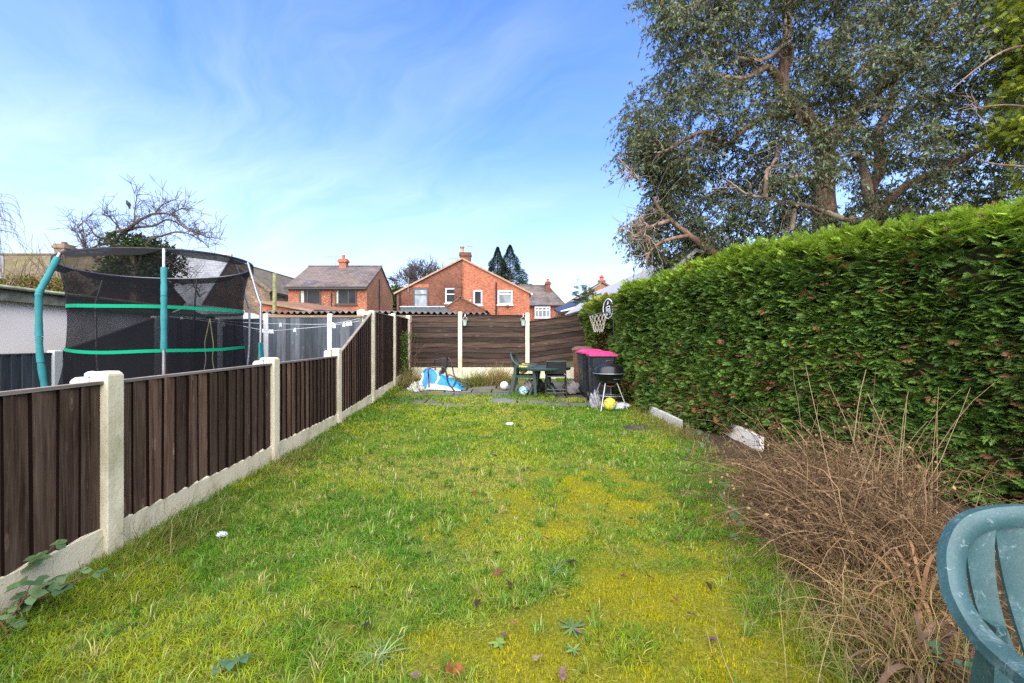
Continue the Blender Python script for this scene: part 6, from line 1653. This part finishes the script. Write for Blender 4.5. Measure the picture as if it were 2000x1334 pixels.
# arching bare garden tree with ivy, and the pigeon
def arch_tree():
    rs = np.random.RandomState(31); D = 15.0
    root = thing('arching_tree', 'bare arching apple tree with an ivy-covered trunk behind the trampoline', 'tree', (PX(265, D), D, 0))
    limbs = [([(265, 560), (235, 500), (168, 489)], .09), ([(262, 520), (210, 465), (249, 447), (270, 432), (300, 418), (336, 420), (360, 441), (402, 462), (432, 465)], .075), ([(262, 510), (225, 471), (258, 447), (300, 441), (330, 429), (369, 450), (392, 459)], .07),
        ([(270, 520), (288, 474), (318, 460), (354, 453), (390, 468), (408, 484)], .06), ([(262, 437), (264, 405), (270, 372)], .03), ([(200, 475), (170, 485), (150, 455), (138, 450)], .04), ([(225, 470), (190, 462), (172, 440), (158, 428)], .035), ([(240, 455), (215, 425), (200, 420)], .03), ([(300, 420), (318, 400), (347, 388)], .028), ([(330, 422), (352, 408), (365, 408)], .024), ([(265, 560), (170, 492), (166, 470), (150, 440)], .05), ([(300, 500), (330, 510), (370, 545), (390, 580)], .04)]
    tw = []; 
    mb = MB()
    mb2 = MB(); mb2.tube([(PX(265, D), D, -.1), Vector(P(266, 600, D)), Vector(P(264, 540, D)), Vector(P(260, 500, D))], [.2, .17, .14, .1], 8); mb2.build('trunk', M['bark'], root)
    for k, (pts, r) in enumerate(limbs):
        dY = rs.uniform(-.8, .8); n = len(pts)
        c_ = cr([P(a, b, D+dY*i/(n-1)) for i, (a, b) in enumerate(pts)], 6); m = len(c_)
        mb.tube(c_, [lerp(r, .010, (i/(m-1))**.8) for i in range(m)], 5)
        for i in range(2, m):
            for _ in range(2):
                p = np.array(c_[i]); L = rs.uniform(.25, .95); d = unit((rs.normal(0, .75, 3)+np.array((.25, 0, .55)))[None])[0]
                q = [p]
                for s in range(5): d = unit((d+rs.normal(0, .13, 3))[None])[0]; q.append(q[-1]+d*L/5)
                tw.append(q)
                for _ in range(1+(i % 2)):
                    j = rs.randint(1, 5); d2 = unit((d+rs.normal(0, .8, 3))[None])[0]; L2 = L*rs.uniform(.3, .6); q2 = [q[j]]
                    for s in range(5): d2 = unit((d2+rs.normal(0, .2, 3))[None])[0]; q2.append(q2[-1]+d2*L2/5)
                    tw.append(q2)
    bk = simple('grey_bark', (.085, .065, .055), .9, .1, var=.35)
    mb.build('limbs', bk, root)
    tw = np.array(tw); V, F_ = strands(tw, np.tile(np.linspace(.009, .005, 6), (len(tw), 1)), 3); np_mesh('twigs', V, F_, bk, root)
    G_ = Geo()
    for (px, py, rx, rz, n) in ((250, 478, 34, 20, 900), (290, 490, 38, 26, 1200), (260, 520, 52, 30, 1800), (320, 515, 30, 34, 1100), (285, 555, 50, 28, 1600), (230, 545, 34, 24, 900)):
        leafblob(G_, P(px, py, D+.3), (rx/F*D, .7, rz/F*D), n, rs, (.014, .028, .010), (.05, .08, .022), .13)
    G_.build('ivy', M['attrleaf'], root)
    bd = Vector(P(250, 397, D)); mb = MB(); ax = Vector((.35, 0, -.94)).normalized()
    prof = [(-.13, .004), (-.115, .012), (-.095, .026), (-.07, .034), (-.05, .034), (-.02, .058), (.03, .066), (.08, .052), (.13, .03), (.17, .026), (.215, .020)]
    mb.tube([bd+ax*a+Vector((.012*math.sin(a*18), 0, 0)) for a, _ in prof], [r for _, r in prof], 12)
    tag(mb.build('pigeon', simple('pigeon_feather', (.03, .028, .03), .8, .2, var=.5, scale=22), smooth=True), 'small dark bird perched on the arching bare tree', 'bird')
    mb = MB(); mb.tube([bd+Vector((0, 0, -.06)), bd+Vector((.06, .0, -.5)), Vector(P(262, 437, D))], [.006, .008, .012], 4); mb.build('perch_twig', bk, root)
arch_tree()
def weep(base_px, top_py, D):
    rs = np.random.RandomState(41); root = thing('weeping_birch', 'reddish weeping birch twigs at the far edge behind the mossy bungalow', 'tree', (PX(-60, D), D, 0))
    tw = []; H = PZ(top_py, D)
    mb = MB(); mb.tube(cr([(PX(-60, D), D, 0), (PX(-58, D), D, 4), (PX(-50, D), D, H*.8), (PX(-45, D), D, H)], 4), [lerp(.2, .03, i/12) for i in range(13)], 7); mb.build('trunk', M['bark'], root)
    for _ in range(420):
        z = rs.uniform(.55, 1)*H; p = np.array((PX(-55, D), D, z)); a = rs.uniform(0, 6.28); out = rs.uniform(.5, 2.3)
        d = np.array((math.cos(a), math.sin(a), 0)); L = rs.uniform(.5, 2.0); ris = rs.uniform(.2, .8); q = []
        for s in range(12):
            u = s/11; q.append(p+d*out*(1-(1-u)**2)+np.array((rs.normal(0, .03), rs.normal(0, .03), ris*math.sin(u*2.4)-L*u**3)))
        tw.append(q)
    tw = np.array(tw); V, F_ = strands(tw, np.tile(np.linspace(.018, .009, 12), (len(tw), 1)), 3); np_mesh('crown', V, F_, simple('birch_twig', (.16, .085, .075), .9, .1), root)
weep(0, 385, 26)
def brush():
    rs = np.random.RandomState(51); D = 13.5; root = thing('scrub_bushes', 'bare upright scrub stems and shrubs between garage and mossy bungalow', 'shrub', (PX(60, D), D, 0)); tw = []
    for _ in range(90):
        px = rs.uniform(-40, 150); p = np.array(P(px, 565, D+rs.uniform(-.5, 1))); L = rs.uniform(.6, 2.0); d = unit((rs.normal(0, .3, 3)+np.array((-.25, 0, 1)))[None])[0]; q = [p]
        for s in range(6): d = unit((d+rs.normal(0, .12, 3))[None])[0]; q.append(q[-1]+d*L/6)
        tw.append(q)
    tw = np.array(tw); V, F_ = strands(tw, np.tile(np.linspace(.012, .005, 7), (len(tw), 1)), 3); np_mesh('stems', V, F_, simple('scrub_stem', (.15, .11, .08), .9, .1), root)
    G_ = Geo()
    for i in range(16):
        px = -30+i*12; leafblob(G_, P(px, 556+rs.uniform(-6, 6), D), (.3, .3, .22), 160, rs, *(((.06, .08, .015), (.16, .15, .02)) if i % 3 else ((.13, .06, .03), (.25, .13, .06))), .10)
    G_.build('foliage', M['attrleaf'], root)
brush()
# bright yellow-green tree on the far side, beyond the eucalyptus' outer limbs
def yellow_tree():
    rs = np.random.RandomState(61); D = 9.5; root = thing('golden_conifer', 'yellow-green feathery conifer beside the eucalyptus above the nearest hedge top', 'tree', (PX(2130, D), D, 0))
    mb = MB(); mb.tube(cr([(PX(2130, D), D, 0), (PX(2130, D), D, 4), (PX(2120, D), D, 9)], 4), [lerp(.28, .05, i/8) for i in range(9)], 8); mb.build('trunk', M['bark'], root)
    mb = MB()
    for pts in ([(2100, 60), (2020, 85), (1960, 100), (1900, 140), (1860, 175)], [(2110, 200), (2030, 210), (1960, 205), (1880, 215)], [(2110, 330), (2000, 325), (1940, 320), (1905, 310)]):
        q = cr([P(a, b, D-.2*i) for i, (a, b) in enumerate(pts)], 5); mb2 = MB(); mb2.tube(q, [lerp(.035, .008, i/(len(q)-1)) for i in range(len(q))], 6); mb2.build('limb', M['bark'], root, smooth=True)
    G_ = Geo(); pv, pf = spray_proto(rs, 5)
    for (px, py, rx, rz, n) in ((1985, 45, 45, 70, 420), (2010, 130, 45, 40, 300), (2060, 0, 80, 90, 500), (1985, 250, 40, 28, 220), (2060, 230, 70, 80, 450), (2060, 360, 60, 50, 300), (1975, 180, 30, 14, 60), (2150, 100, 90, 200, 700)):
        n = int(n*2.4); pos = np.array(P(px, py, D))+rs.normal(0, .55, (n, 3))*np.array((rx/F*D, .6, rz/F*D)); d = unit(rs.normal(0, .6, (n, 3))+np.array((-.4, -.3, -.15)))
        V, F_ = scatter(pv, pf, pos, frames(d, rs.normal(0, .7, n)), rs.uniform(.12, .24, n)); C = lerp(np.array((.08, .12, .018)), np.array((.24, .27, .02)), rs.rand(n, 1)); G_.add(V, F_, np.repeat(C, len(pv), 0))
    G_.build('crown', M['attrleaf'], root)
yellow_tree()
# corner shrub by the end fence
def corner_shrub():
    rs = np.random.RandomState(71); D = 11.3; root = thing('corner_shrub', 'leafy green climbing shrub in the corner where the two garden fences meet', 'shrub', (PX(782, D), D, g1(-2.9, D)))
    G_ = Geo()
    for (px, py, rx, rz, n) in ((787, 668, 7, 14, 260), (784, 690, 8, 16, 330), (782, 712, 9, 16, 360), (786, 735, 9, 12, 280), (800, 655, 7, 5, 60), (795, 725, 8, 8, 120)):
        leafblob(G_, P(px, py, D-.2), (rx/F*D*1.4, .22, rz/F*D*1.2), n, rs, (.03, .06, .012), (.11, .18, .03), .055)
    G_.build('foliage', M['attrleaf'], root)
    tw = []
    for _ in range(26):
        q = [np.array(P(782+rs.uniform(-6, 20), 760, D))]; d = np.array((0, 0, 1.)); L = rs.uniform(.6, 1.5)
        for s in range(6): d = unit((d+rs.normal(0, .15, 3))[None])[0]; q.append(q[-1]+d*L/6)
        tw.append(q)
    tw = np.array(tw); V, F_ = strands(tw, np.tile(np.linspace(.010, .004, 7), (len(tw), 1)), 3); np_mesh('stems', V, F_, simple('shrub_stem', (.16, .11, .07), .9, .1), root)
corner_shrub()

# ================================================================ dry stuff and weeds
def dry_strands(n, bx, by, L, lean, rs, m=8, curl=.15, grav=.35, r=.0025, cols=None, zoff=0):
    p = np.stack([bx, by, gz(bx, by)+zoff], 1); d = unit(lean+rs.normal(0, .28, (n, 3)))
    q = [p]; dd = d
    for s in range(m-1):
        dd = unit(dd+rs.normal(0, curl, (n, 3))+np.array((0, 0, -grav))[None]*(s/m)); q.append(q[-1]+dd*(L/(m-1))[:, None])
    Pm = np.stack(q, 1); Pm[..., 2] = np.maximum(Pm[..., 2], gz(Pm[..., 0], Pm[..., 1])+.006)
    V, F_ = strands(Pm, np.linspace(1, .45, m)[None]*(r*rs.uniform(.6, 1.4, n))[:, None], 3)
    a, b = cols; C = lerp(np.array(a), np.array(b), rs.rand(n, 1)); 
    return V, F_, np.repeat(C, m*3, 0), Pm
def blades(Pm, W, C):  # flat ribbons
    n, m = Pm.shape[:2]; T = np.gradient(Pm, axis=1); S_ = unit(np.cross(T, np.array((0.2, .1, 1.)))); V = np.stack([Pm-S_*W[..., None]/2, Pm+S_*W[..., None]/2], 2)
    idx = np.arange(n*m*2).reshape(n, m, 2); F_ = np.stack([idx[:, :-1, 0], idx[:, :-1, 1], idx[:, 1:, 1], idx[:, 1:, 0]], -1).reshape(-1, 4)
    return V.reshape(-1, 3), F_, np.repeat(C, m*2, 0)
def dead_shrub():
    rs = np.random.RandomState(81); root = thing('dead_shrub', 'large tangled dead brown shrub with bare stems sprawling before the hedge', 'shrub', (2.2, 3.0, 0))
    G_ = Geo()
    def reg(n, x0=0, x1=1.0, ya=2.1, yb=3.45):
        by = rs.uniform(ya, yb, n); bx = edge_x(by)+.30+rs.uniform(x0, x1, n)*np.clip((by-1.2)/1.6, .3, 1); return bx, by
    TAN = ((.060, .036, .019), (.24, .155, .082)); PALE = ((.20, .13, .07), (.36, .26, .15)); DK = ((.026, .016, .010), (.085, .05, .028))
    n = 1100; bx, by = reg(n); V, F_, C, P1 = dry_strands(n, bx, by, rs.uniform(.3, .95, n), np.array((-.16, .05, .9)), rs, 9, .20, .50, .0030, TAN); G_.add(V, F_, C)
    n = 22; bx, by = reg(n, .2, 1.0); V, F_, C, P2 = dry_strands(n, bx, by, rs.uniform(.7, 1.2, n), np.array((-.05, .1, 1.)), rs, 9, .06, .06, .0034, PALE); G_.add(V, F_, C)
    n = 230; bx, by = reg(n, .0, .9); V, F_, C, P3 = dry_strands(n, bx, by, rs.uniform(.6, 1.2, n), np.array((-.55, .25, .8)), rs, 9, .14, .35, .0032, DK); G_.add(V, F_, C)
    n = 1200; bx, by = reg(n, -.1, .7, 1.5, 4.0); V, F_, C, _ = dry_strands(n, bx, by, rs.uniform(.15, .5, n), np.array((-.2, -.1, .8)), rs, 7, .3, .7, .0022, ((.09, .055, .022), (.30, .20, .09))); G_.add(V, F_, C)
    # side twigs
    src = np.concatenate([P1.reshape(-1, 3), P3.reshape(-1, 3)]); k = 3200; s0 = src[rs.randint(0, len(src), k)]; d = rdir(rs, k)+np.array((-.1, 0, .15)); L = rs.uniform(.05, .20, k)
    tt = np.linspace(0, 1, 4); Pm = s0[:, None]+unit(d)[:, None]*(L[:, None]*tt)[..., None]+np.cumsum(rs.normal(0, .008, (k, 4, 3)), 1)
    V, F_ = strands(Pm, np.tile(np.linspace(.0017, .0010, 4), (k, 1)), 3); G_.add(V, F_, np.repeat(lerp(np.array(TAN[0]), np.array(TAN[1]), rs.rand(k, 1)), 12, 0))
    G_.build('stems', M['attrdry'], root)
    k = 7000; s0 = src[rs.randint(0, len(src), k)]+rs.normal(0, .02, (k, 3)); pv = np.array([(0, 0, 0), (.35, .5, .1), (0, 1, -.1), (-.35, .5, .12)])
    V, F_ = scatter(pv, np.array([[0, 1, 2, 3]]), s0, frames(rdir(rs, k), rs.uniform(0, 6, k)), rs.uniform(.008, .030, k)); C = lerp(np.array((.045, .027, .014)), np.array((.25, .16, .08)), rs.rand(k, 1)**1.4)
    np_mesh('withered_leaves', V, F_, M['attrdry'], root, col=np.repeat(C, 4, 0))
dead_shrub()
def dry_grass(label, cx, cy, rx, ry, n, L, lean, seed, green=.0, cat='grass tuft', name='dry_grass_tuft', w=.004):
    rs = np.random.RandomState(seed); bx = cx+rs.normal(0, rx*.5, n); by = cy+rs.normal(0, ry*.5, n)
    m = 7; p = np.stack([bx, by, gz(bx, by)-.01], 1); dd = unit(np.array(lean)+rs.normal(0, .42, (n, 3))); LL = L*rs.uniform(.45, 1.2, n); q = [p]
    for s in range(m-1): dd = unit(dd+rs.normal(0, .12, (n, 3))+np.array((0, 0, -.42))*(s/m)); q.append(q[-1]+dd*(LL/(m-1))[:, None])
    Pm = np.stack(q, 1); Pm[..., 2] = np.maximum(Pm[..., 2], gz(Pm[..., 0], Pm[..., 1])+.004)
    C = lerp(np.array((.20, .14, .06)), np.array((.42, .32, .17)), rs.rand(n, 1)); C = np.where(rs.rand(n, 1) < green, np.array((.10, .14, .025))*rs.uniform(.7, 1.3, (n, 1)), C)
    V, F_, Cc = blades(Pm, (w*np.linspace(1, .25, m))[None]*rs.uniform(.6, 1.3, (n, 1)), C)
    o = np_mesh(name, V, F_, M['bladegrass'], None, col=Cc); tag(o, label, cat, kind='stuff' if label.startswith('thin dry') else None); return o
dry_grass('bleached straw-coloured grass tuft against the cream board of the end fence', PX(975, 11.0), 11.0, .42, .4, 1500, .50, (-.1, -.25, 1), 3, .18, w=.008)
dry_grass('greenish overgrown grass clump beside the blue sheet on the paving', PX(932, 10.7), 10.7, .36, .35, 900, .40, (.1, -.3, 1), 4, .6, w=.008)
dry_grass('brown matted grass in the fence corner under the leafy shrub', PX(790, 10.8), 10.9, .35, .8, 900, .45, (.1, -.2, 1), 5, .25, w=.008)
for i, (cx, cy, rx, ry, n, lab) in enumerate(((2.35, 6.9, .35, .8, 900, 'straw-coloured dry grass spilling over the lawn edge beside the grey edging slab'), (2.30, 5.9, .3, .7, 800, 'straw-coloured dry grass along the foot of the hedge between the two edging slabs'), (2.2, 4.5, .35, .7, 350, 'thin dry grass mixed with weeds at the far end of the dead shrub'))):
    dry_grass(lab, cx, cy, rx, ry, n, .24, (-.4, -.2, .8), 10+i, .28, w=.005)
dry_grass('tangled pale dead grass at the foot of the dead shrub beside the nearest plastic chair', 1.55, 1.62, .5, .6, 1100, .36, (-.2, -.1, .9), 16, .3, w=.0036)
dry_grass('long straggling grass at the foot of the cream post with the nearest low fence panels', -2.22, 2.75, .22, .5, 900, .24, (.45, 0, .8), 17, .75, w=.004)
dry_grass('matted tan grass along the cream gravel board beside the second cream post', -2.36, 4.5, .2, .9, 1000, .18, (.45, 0, .8), 18, .45, w=.004)
# dead sword leaves of a montbretia clump
def montbretia(label, px, py, n, L, seed, cols, back=False):
    rs = np.random.RandomState(seed); c_ = gp(px, py); m = 10
    p = np.tile(np.array((c_.x, c_.y, c_.z+.02)), (n, 1))+rs.normal(0, .025, (n, 3))*np.array((1, 1, .2)); a = rs.uniform(0, 6.28, n); dd = unit(np.stack([np.cos(a)*.8-.2, np.sin(a)*.8-.25, rs.uniform(.7, 1.5, n)], 1)); LL = L*rs.uniform(.7, 1.2, n); q = [p]
    for s in range(m-1): dd = unit(dd+np.array((0, 0, -.62))*(s/m)*1.3+rs.normal(0, .05, (n, 3))); q.append(q[-1]+dd*(LL/(m-1))[:, None])
    Pm = np.stack(q, 1); Pm[..., 2] = np.maximum(Pm[..., 2], gz(Pm[..., 0], Pm[..., 1])+.01)
    C = lerp(np.array(cols[0]), np.array(cols[1]), rs.rand(n, 1)); V, F_, Cc = blades(Pm, .019*np.sin(np.linspace(.35, 3.05, m))[None]*rs.uniform(.6, 1.2, (n, 1)), C)
    tag(np_mesh('dead_sword_leaves', V, F_, M['attrdry'], None, col=Cc), label, 'plant')
montbretia('clump of tan dead sword-shaped leaves beside the rim of the nearest plastic chair', 1790, 1215, 22, .50, 3, ((.08, .042, .02), (.19, .105, .052)))
montbretia('dark purple-brown collapsed sword leaves below the tan clump near the nearest plastic chair', 1790, 1330, 30, .36, 5, ((.03, .02, .017), (.13, .08, .052)))
# brambles
def leaflet(c, d, nrm, L, w, G_, col, rs):
    d = Vector(d).normalized(); n_ = Vector(nrm); s = d.cross(n_)
    if s.length < .05: s = d.cross(Vector((1, 0, 0)))
    s.normalize(); n_ = s.cross(d)
    prof = [(0, 0), (.12, .28), (.22, .36), (.30, .50), (.42, .46), (.52, .50), (.64, .38), (.74, .36), (.86, .17), (1.0, 0)]
    V = []
    for t, h in prof:
        droop = -.18*t*t
        V += [c+d*L*t+n_*L*droop, ] if 0 else []
    up = [c+d*(L*t)+s*(h*w)+n_*(L*(-.2*t*t)+.10*h*w) for t, h in prof]; dn = [c+d*(L*t)-s*(h*w)+n_*(L*(-.2*t*t)+.10*h*w) for t, h in prof]; md = [c+d*(L*t)+n_*(L*(-.2*t*t)) for t, h in prof]
    V = [tuple(v) for v in up+md+dn]; k = len(prof); F_ = []
    for i in range(k-1): F_ += [[i, i+1, k+i+1, k+i], [k+i, k+i+1, 2*k+i+1, 2*k+i]]
    G_.add(np.array(V), np.array(F_), np.tile(np.array(col)*rs.uniform(.8, 1.25), (len(V), 1)))
def bramble(label, stems, seed, Lf, cols, leafn=3, name='bramble'):
    rs = np.random.RandomState(seed); b0 = stems[0][0]; root = thing(name, label, 'bramble', b0); G_ = Geo(); mb = MB()
    for pts in stems:
        c_ = cr(pts, 5); mb.tube(c_, [lerp(.0045, .002, i/(len(c_)-1)) for i in range(len(c_))], 5)
        for i in range(1, len(c_), leafn):
            p = Vector(c_[i]); tdir = (Vector(c_[min(i+1, len(c_)-1)])-Vector(c_[i-1])).normalized()
            a = rs.uniform(0, 6.28); sd = Vector((math.cos(a), math.sin(a), .5)).normalized(); pet = p+sd*rs.uniform(.02, .05)
            mb.tube([p, pet], .0016, 4)
            nr = Vector((rs.normal(0, .35), -.35+rs.normal(0, .3), 1)).normalized(); fw = Vector((sd.x, sd.y, .1))
            col = lerp(np.array(cols[0]), np.array(cols[1]), rs.rand())
            L = Lf*rs.uniform(.75, 1.2)
            for ang in (0, 1.25, -1.25):
                dd = Matrix.Rotation(ang, 3, nr) @ fw; leaflet(pet, dd, nr, L*(1 if ang == 0 else .8), L*.72, G_, col, rs)
    mb.build('stem', simple('bramble_stem', (.12, .05, .035), .7, .2), root); G_.build('leaves', M['bramleaf'], root)
M['bramleaf'] = leafmat('bramble_leaf', None, attr=True, trans=.15, rough=.6, spec=.15)
def Q(px, py, Y): return Vector(P(px, py, Y))
BG = ((.035, .075, .03), (.11, .17, .07))
bramble('bramble sprawling against the low fence panel in the picture corner, with the palest leaves', [[Q(-40, 1215, 1.95), Q(10, 1140, 2.02), Q(50, 1105, 2.06), Q(92, 1078, 2.08)], [Q(-60, 1260, 1.9), Q(20, 1200, 1.95), Q(90, 1165, 2.0), Q(150, 1140, 2.04)], [Q(-50, 1290, 1.8), Q(0, 1230, 1.84), Q(40, 1180, 1.9), Q(60, 1140, 1.94)], [Q(-60, 1250, 1.85), Q(-10, 1210, 1.85), Q(15, 1245, 1.8), Q(18, 1275, 1.78)], [Q(-40, 1240, 1.9), Q(30, 1190, 1.93), Q(100, 1150, 1.98), Q(170, 1125, 2.0)]], 5, .055, BG, 2)
bramble('single trailing bramble with dark leaves down the face of the dead shrub', [[Q(1455, 930, 3.05), Q(1425, 955, 2.95), Q(1425, 1000, 2.85), Q(1440, 1040, 2.75), Q(1445, 1090, 2.62), Q(1470, 1110, 2.56)], [Q(1445, 1090, 2.62), Q(1460, 1130, 2.5), Q(1462, 1165, 2.42)]], 8, .060, ((.022, .065, .020), (.055, .115, .040)), 3)
bramble('low bramble seedling with a dark red stem near the bottom picture edge', [[Q(410, 1345, 1.62), Q(440, 1300, 1.66), Q(470, 1282, 1.70)], [Q(430, 1330, 1.63), Q(400, 1318, 1.62)]], 9, .040, ((.03, .075, .04), (.05, .10, .06)), 3)
bramble('ivy-like weeds with dark glossy leaves at the ground under the nearest plastic chair', [[Q(1840, 1330, 1.5), Q(1850, 1290, 1.55), Q(1870, 1285, 1.55), Q(1905, 1300, 1.5)], [Q(1900, 1300, 1.5), Q(1900, 1270, 1.52), Q(1920, 1240, 1.56)]], 12, .034, ((.02, .06, .035), (.04, .10, .045)), 2, name='weed')
bramble('small green weeds between the two edging slabs at the foot of the hedge', [[Q(1395, 870, 4.9), Q(1385, 850, 4.95), Q(1370, 845, 5.0)], [Q(1340, 900, 4.6), Q(1350, 880, 4.7), Q(1365, 870, 4.75)]], 14, .05, ((.03, .08, .035), (.06, .12, .05)), 2, name='weed')
# rosette weeds in the moss
def rosette(px, py, n, L, w, seed, label, col, up=.5, name='rosette_weed'):
    rs = np.random.RandomState(seed); c_ = gp(px, py, .005); m = 7; a = np.linspace(0, 6.28, n, endpoint=False)+rs.normal(0, .15, n); dd = unit(np.stack([np.cos(a), np.sin(a), np.full(n, up)*rs.uniform(.6, 1.5, n)], 1)); LL = L*rs.uniform(.7, 1.2, n); q = [np.tile(np.array(c_), (n, 1))]
    for s in range(m-1): dd = unit(dd+np.array((0, 0, -.16))); q.append(q[-1]+dd*(LL/(m-1))[:, None])
    Pm = np.stack(q, 1); Pm[..., 2] = np.maximum(Pm[..., 2], gz(Pm[..., 0], Pm[..., 1])+.022)
    V, F_, Cc = blades(Pm, w*np.sin(np.linspace(.5, 3.0, m))[None]*rs.uniform(.8, 1.2, (n, 1)), np.tile(np.array(col), (n, 1))*rs.uniform(.75, 1.25, (n, 1)))
    tag(np_mesh(name, V, F_, M['attrleaf'], None, col=Cc), label, 'weed')
rosette(1118, 1232, 18, .085, .010, 3, 'star-shaped grassy rosette weed in the yellow moss', (.09, .15, .05), .55)
rosette(975, 1262, 6, .045, .020, 4, 'small round-leaved seedling in the moss left of the star-shaped rosette', (.13, .21, .05), .5)
rosette(1120, 1276, 7, .05, .012, 5, 'small pale dandelion seedling below the star-shaped rosette', (.12, .19, .06), .4)
rosette(1085, 1120, 12, .085, .006, 6, 'loose grey-green grass tuft on the moss above the star-shaped rosette', (.10, .16, .07), .8)
rosette(745, 1285, 16, .12, .006, 7, 'pale leaning grass tuft at the near edge of the moss', (.13, .20, .085), .9)
# fallen leaves
def fallen(px, py, L, kind, label, group, rot, col):
    c_ = gp(px, py, .03); rs = np.random.RandomState(int(px*7+py)); V = []; F_ = []
    d = np.array((math.cos(rot), math.sin(rot), 0)); s = np.array((-d[1], d[0], 0)); c0 = np.array(c_)
    def oval(c, dd, ss, L, w):
        b = len(V); prof = [(0, 0), (.1, .5), (.3, .95), (.55, 1), (.8, .6), (1, 0)]
        for t, h in prof:
            for e in (-1, 0, 1): V.append(c+dd*L*(t-.5)+ss*w*.5*h*e+np.array((0, 0, .35*w*h*abs(e)*.8+L*.25*(t-.5)**2+rs.normal(0, .002)+.012*t*0)))
        for i in range(5):
            for e in (0, 1): F_.append([b+i*3+e, b+i*3+e+1, b+i*3+e+4, b+i*3+e+3])
    if kind == 'o': oval(c0, d, s, L, L*.5)
    elif kind == 'r': oval(c0, d, s, L, L*.95)
    else:
        for a in (-1.15, -.6, 0, .6, 1.15, 3.1):
            dd = d*math.cos(a)+s*math.sin(a); ss = np.array((-dd[1], dd[0], 0)); l = L*(.5 if abs(a) < 1 else .40); oval(c0+dd*l*.5, dd, ss, l, l*.38)
    V_ = np.array(V); lift = np.array((0, 0, 1))*((V_-c0) @ (d*.30+s*.2))[:, None]; V_ = V_+lift+np.array((0, -.0, .0))
    V_[:, 2] = np.maximum(V_[:, 2], gz(V_[:, 0], V_[:, 1])+.022)
    o = np_mesh('fallen_leaf', V_, np.array(F_), simple('leaf_%d_%d' % (int(col[0]*1000), int(col[2]*1000)), tuple(x*.75 for x in col[:2])+(col[2]*.55,), .8, .1, var=.45, scale=60), smooth=True); tag(o, label, 'leaf', group)
BRN = (.10, .045, .03); DRK = (.030, .022, .020); ORG = (.17, .06, .025); PNK = (.20, .12, .11)
GP = 'fallen leaves on the lawn'
for (px, py, L, k_, col, lab) in ((966, 1121, .085, 'm', (.14, .055, .05), 'large lobed reddish-brown fallen leaf on the lawn'), (1004, 1218, .05, 'o', (.22, .11, .07), 'curled tan fallen leaf left of the star-shaped rosette'), (984, 1240, .045, 'o', (.10, .07, .09), None), (1127, 1233, .04, 'o', (.13, .08, .10), 'purplish fallen leaf lying in the star-shaped rosette'), (1049, 1286, .045, 'r', (.24, .19, .16), 'round pinkish-grey fallen leaf in the yellow moss'), (811, 1321, .06, 'o', (.14, .10, .11), 'mauve oval fallen leaf nearest the bottom picture edge left of the orange leaves'), (1099, 1317, .055, 'o', (.13, .09, .10), 'mauve oval fallen leaf at the bottom picture edge below the star-shaped rosette'),
        (714, 1221, .055, 'o', (.03, .035, .06), 'slate-dark upright fallen leaf in the long grass'), (895, 1311, .045, 'r', ORG, 'bright orange-brown fallen leaf at the near edge of the moss'), (877, 1305, .04, 'o', (.16, .05, .03), 'rusty red fallen leaf touching the orange-brown one'), (1392, 1250, .05, 'o', (.11, .07, .08), 'dull purple fallen leaf in the moss beside the dead grass edge'), (891, 987, .06, 'm', (.09, .05, .035), 'brown lobed fallen leaf mid-lawn'),
        (933, 1178, .045, 'o', DRK, None), (1218, 1125, .04, 'o', BRN, None), (996, 1141, .05, 'o', DRK, None), (970, 1080, .045, 'o', DRK, None), (837, 1082, .05, 'o', DRK, None), (927, 962, .06, 'o', BRN, None), (1068, 1051, .05, 'o', (.22, .10, .09), 'reddish fallen leaf at the top edge of the moss patch'), (1158, 1044, .055, 'o', BRN, None), (698, 1147, .055, 'o', DRK, None), (1319, 1170, .04, 'o', BRN, None), (1116, 1098, .06, 'o', DRK, None), (1000, 842, .07, 'o', (.22, .12, .06), 'tan fallen leaf near the aqua scrap of litter'), (1385, 1145, .05, 'o', DRK, None), (1232, 1013, .05, 'o', DRK, None), (967, 890, .06, 'o', DRK, None), (1270, 1128, .045, 'o', BRN, None), (1010, 1190, .04, 'o', DRK, None), (1350, 1200, .05, 'o', BRN, None), (1150, 1195, .035, 'o', BRN, None), (1185, 985, .05, 'o', BRN, None)):
    fallen(px, py, L, k_, lab or 'small dark brown fallen leaf among the grass', GP, (px*1.7+py) % 6.28, col)
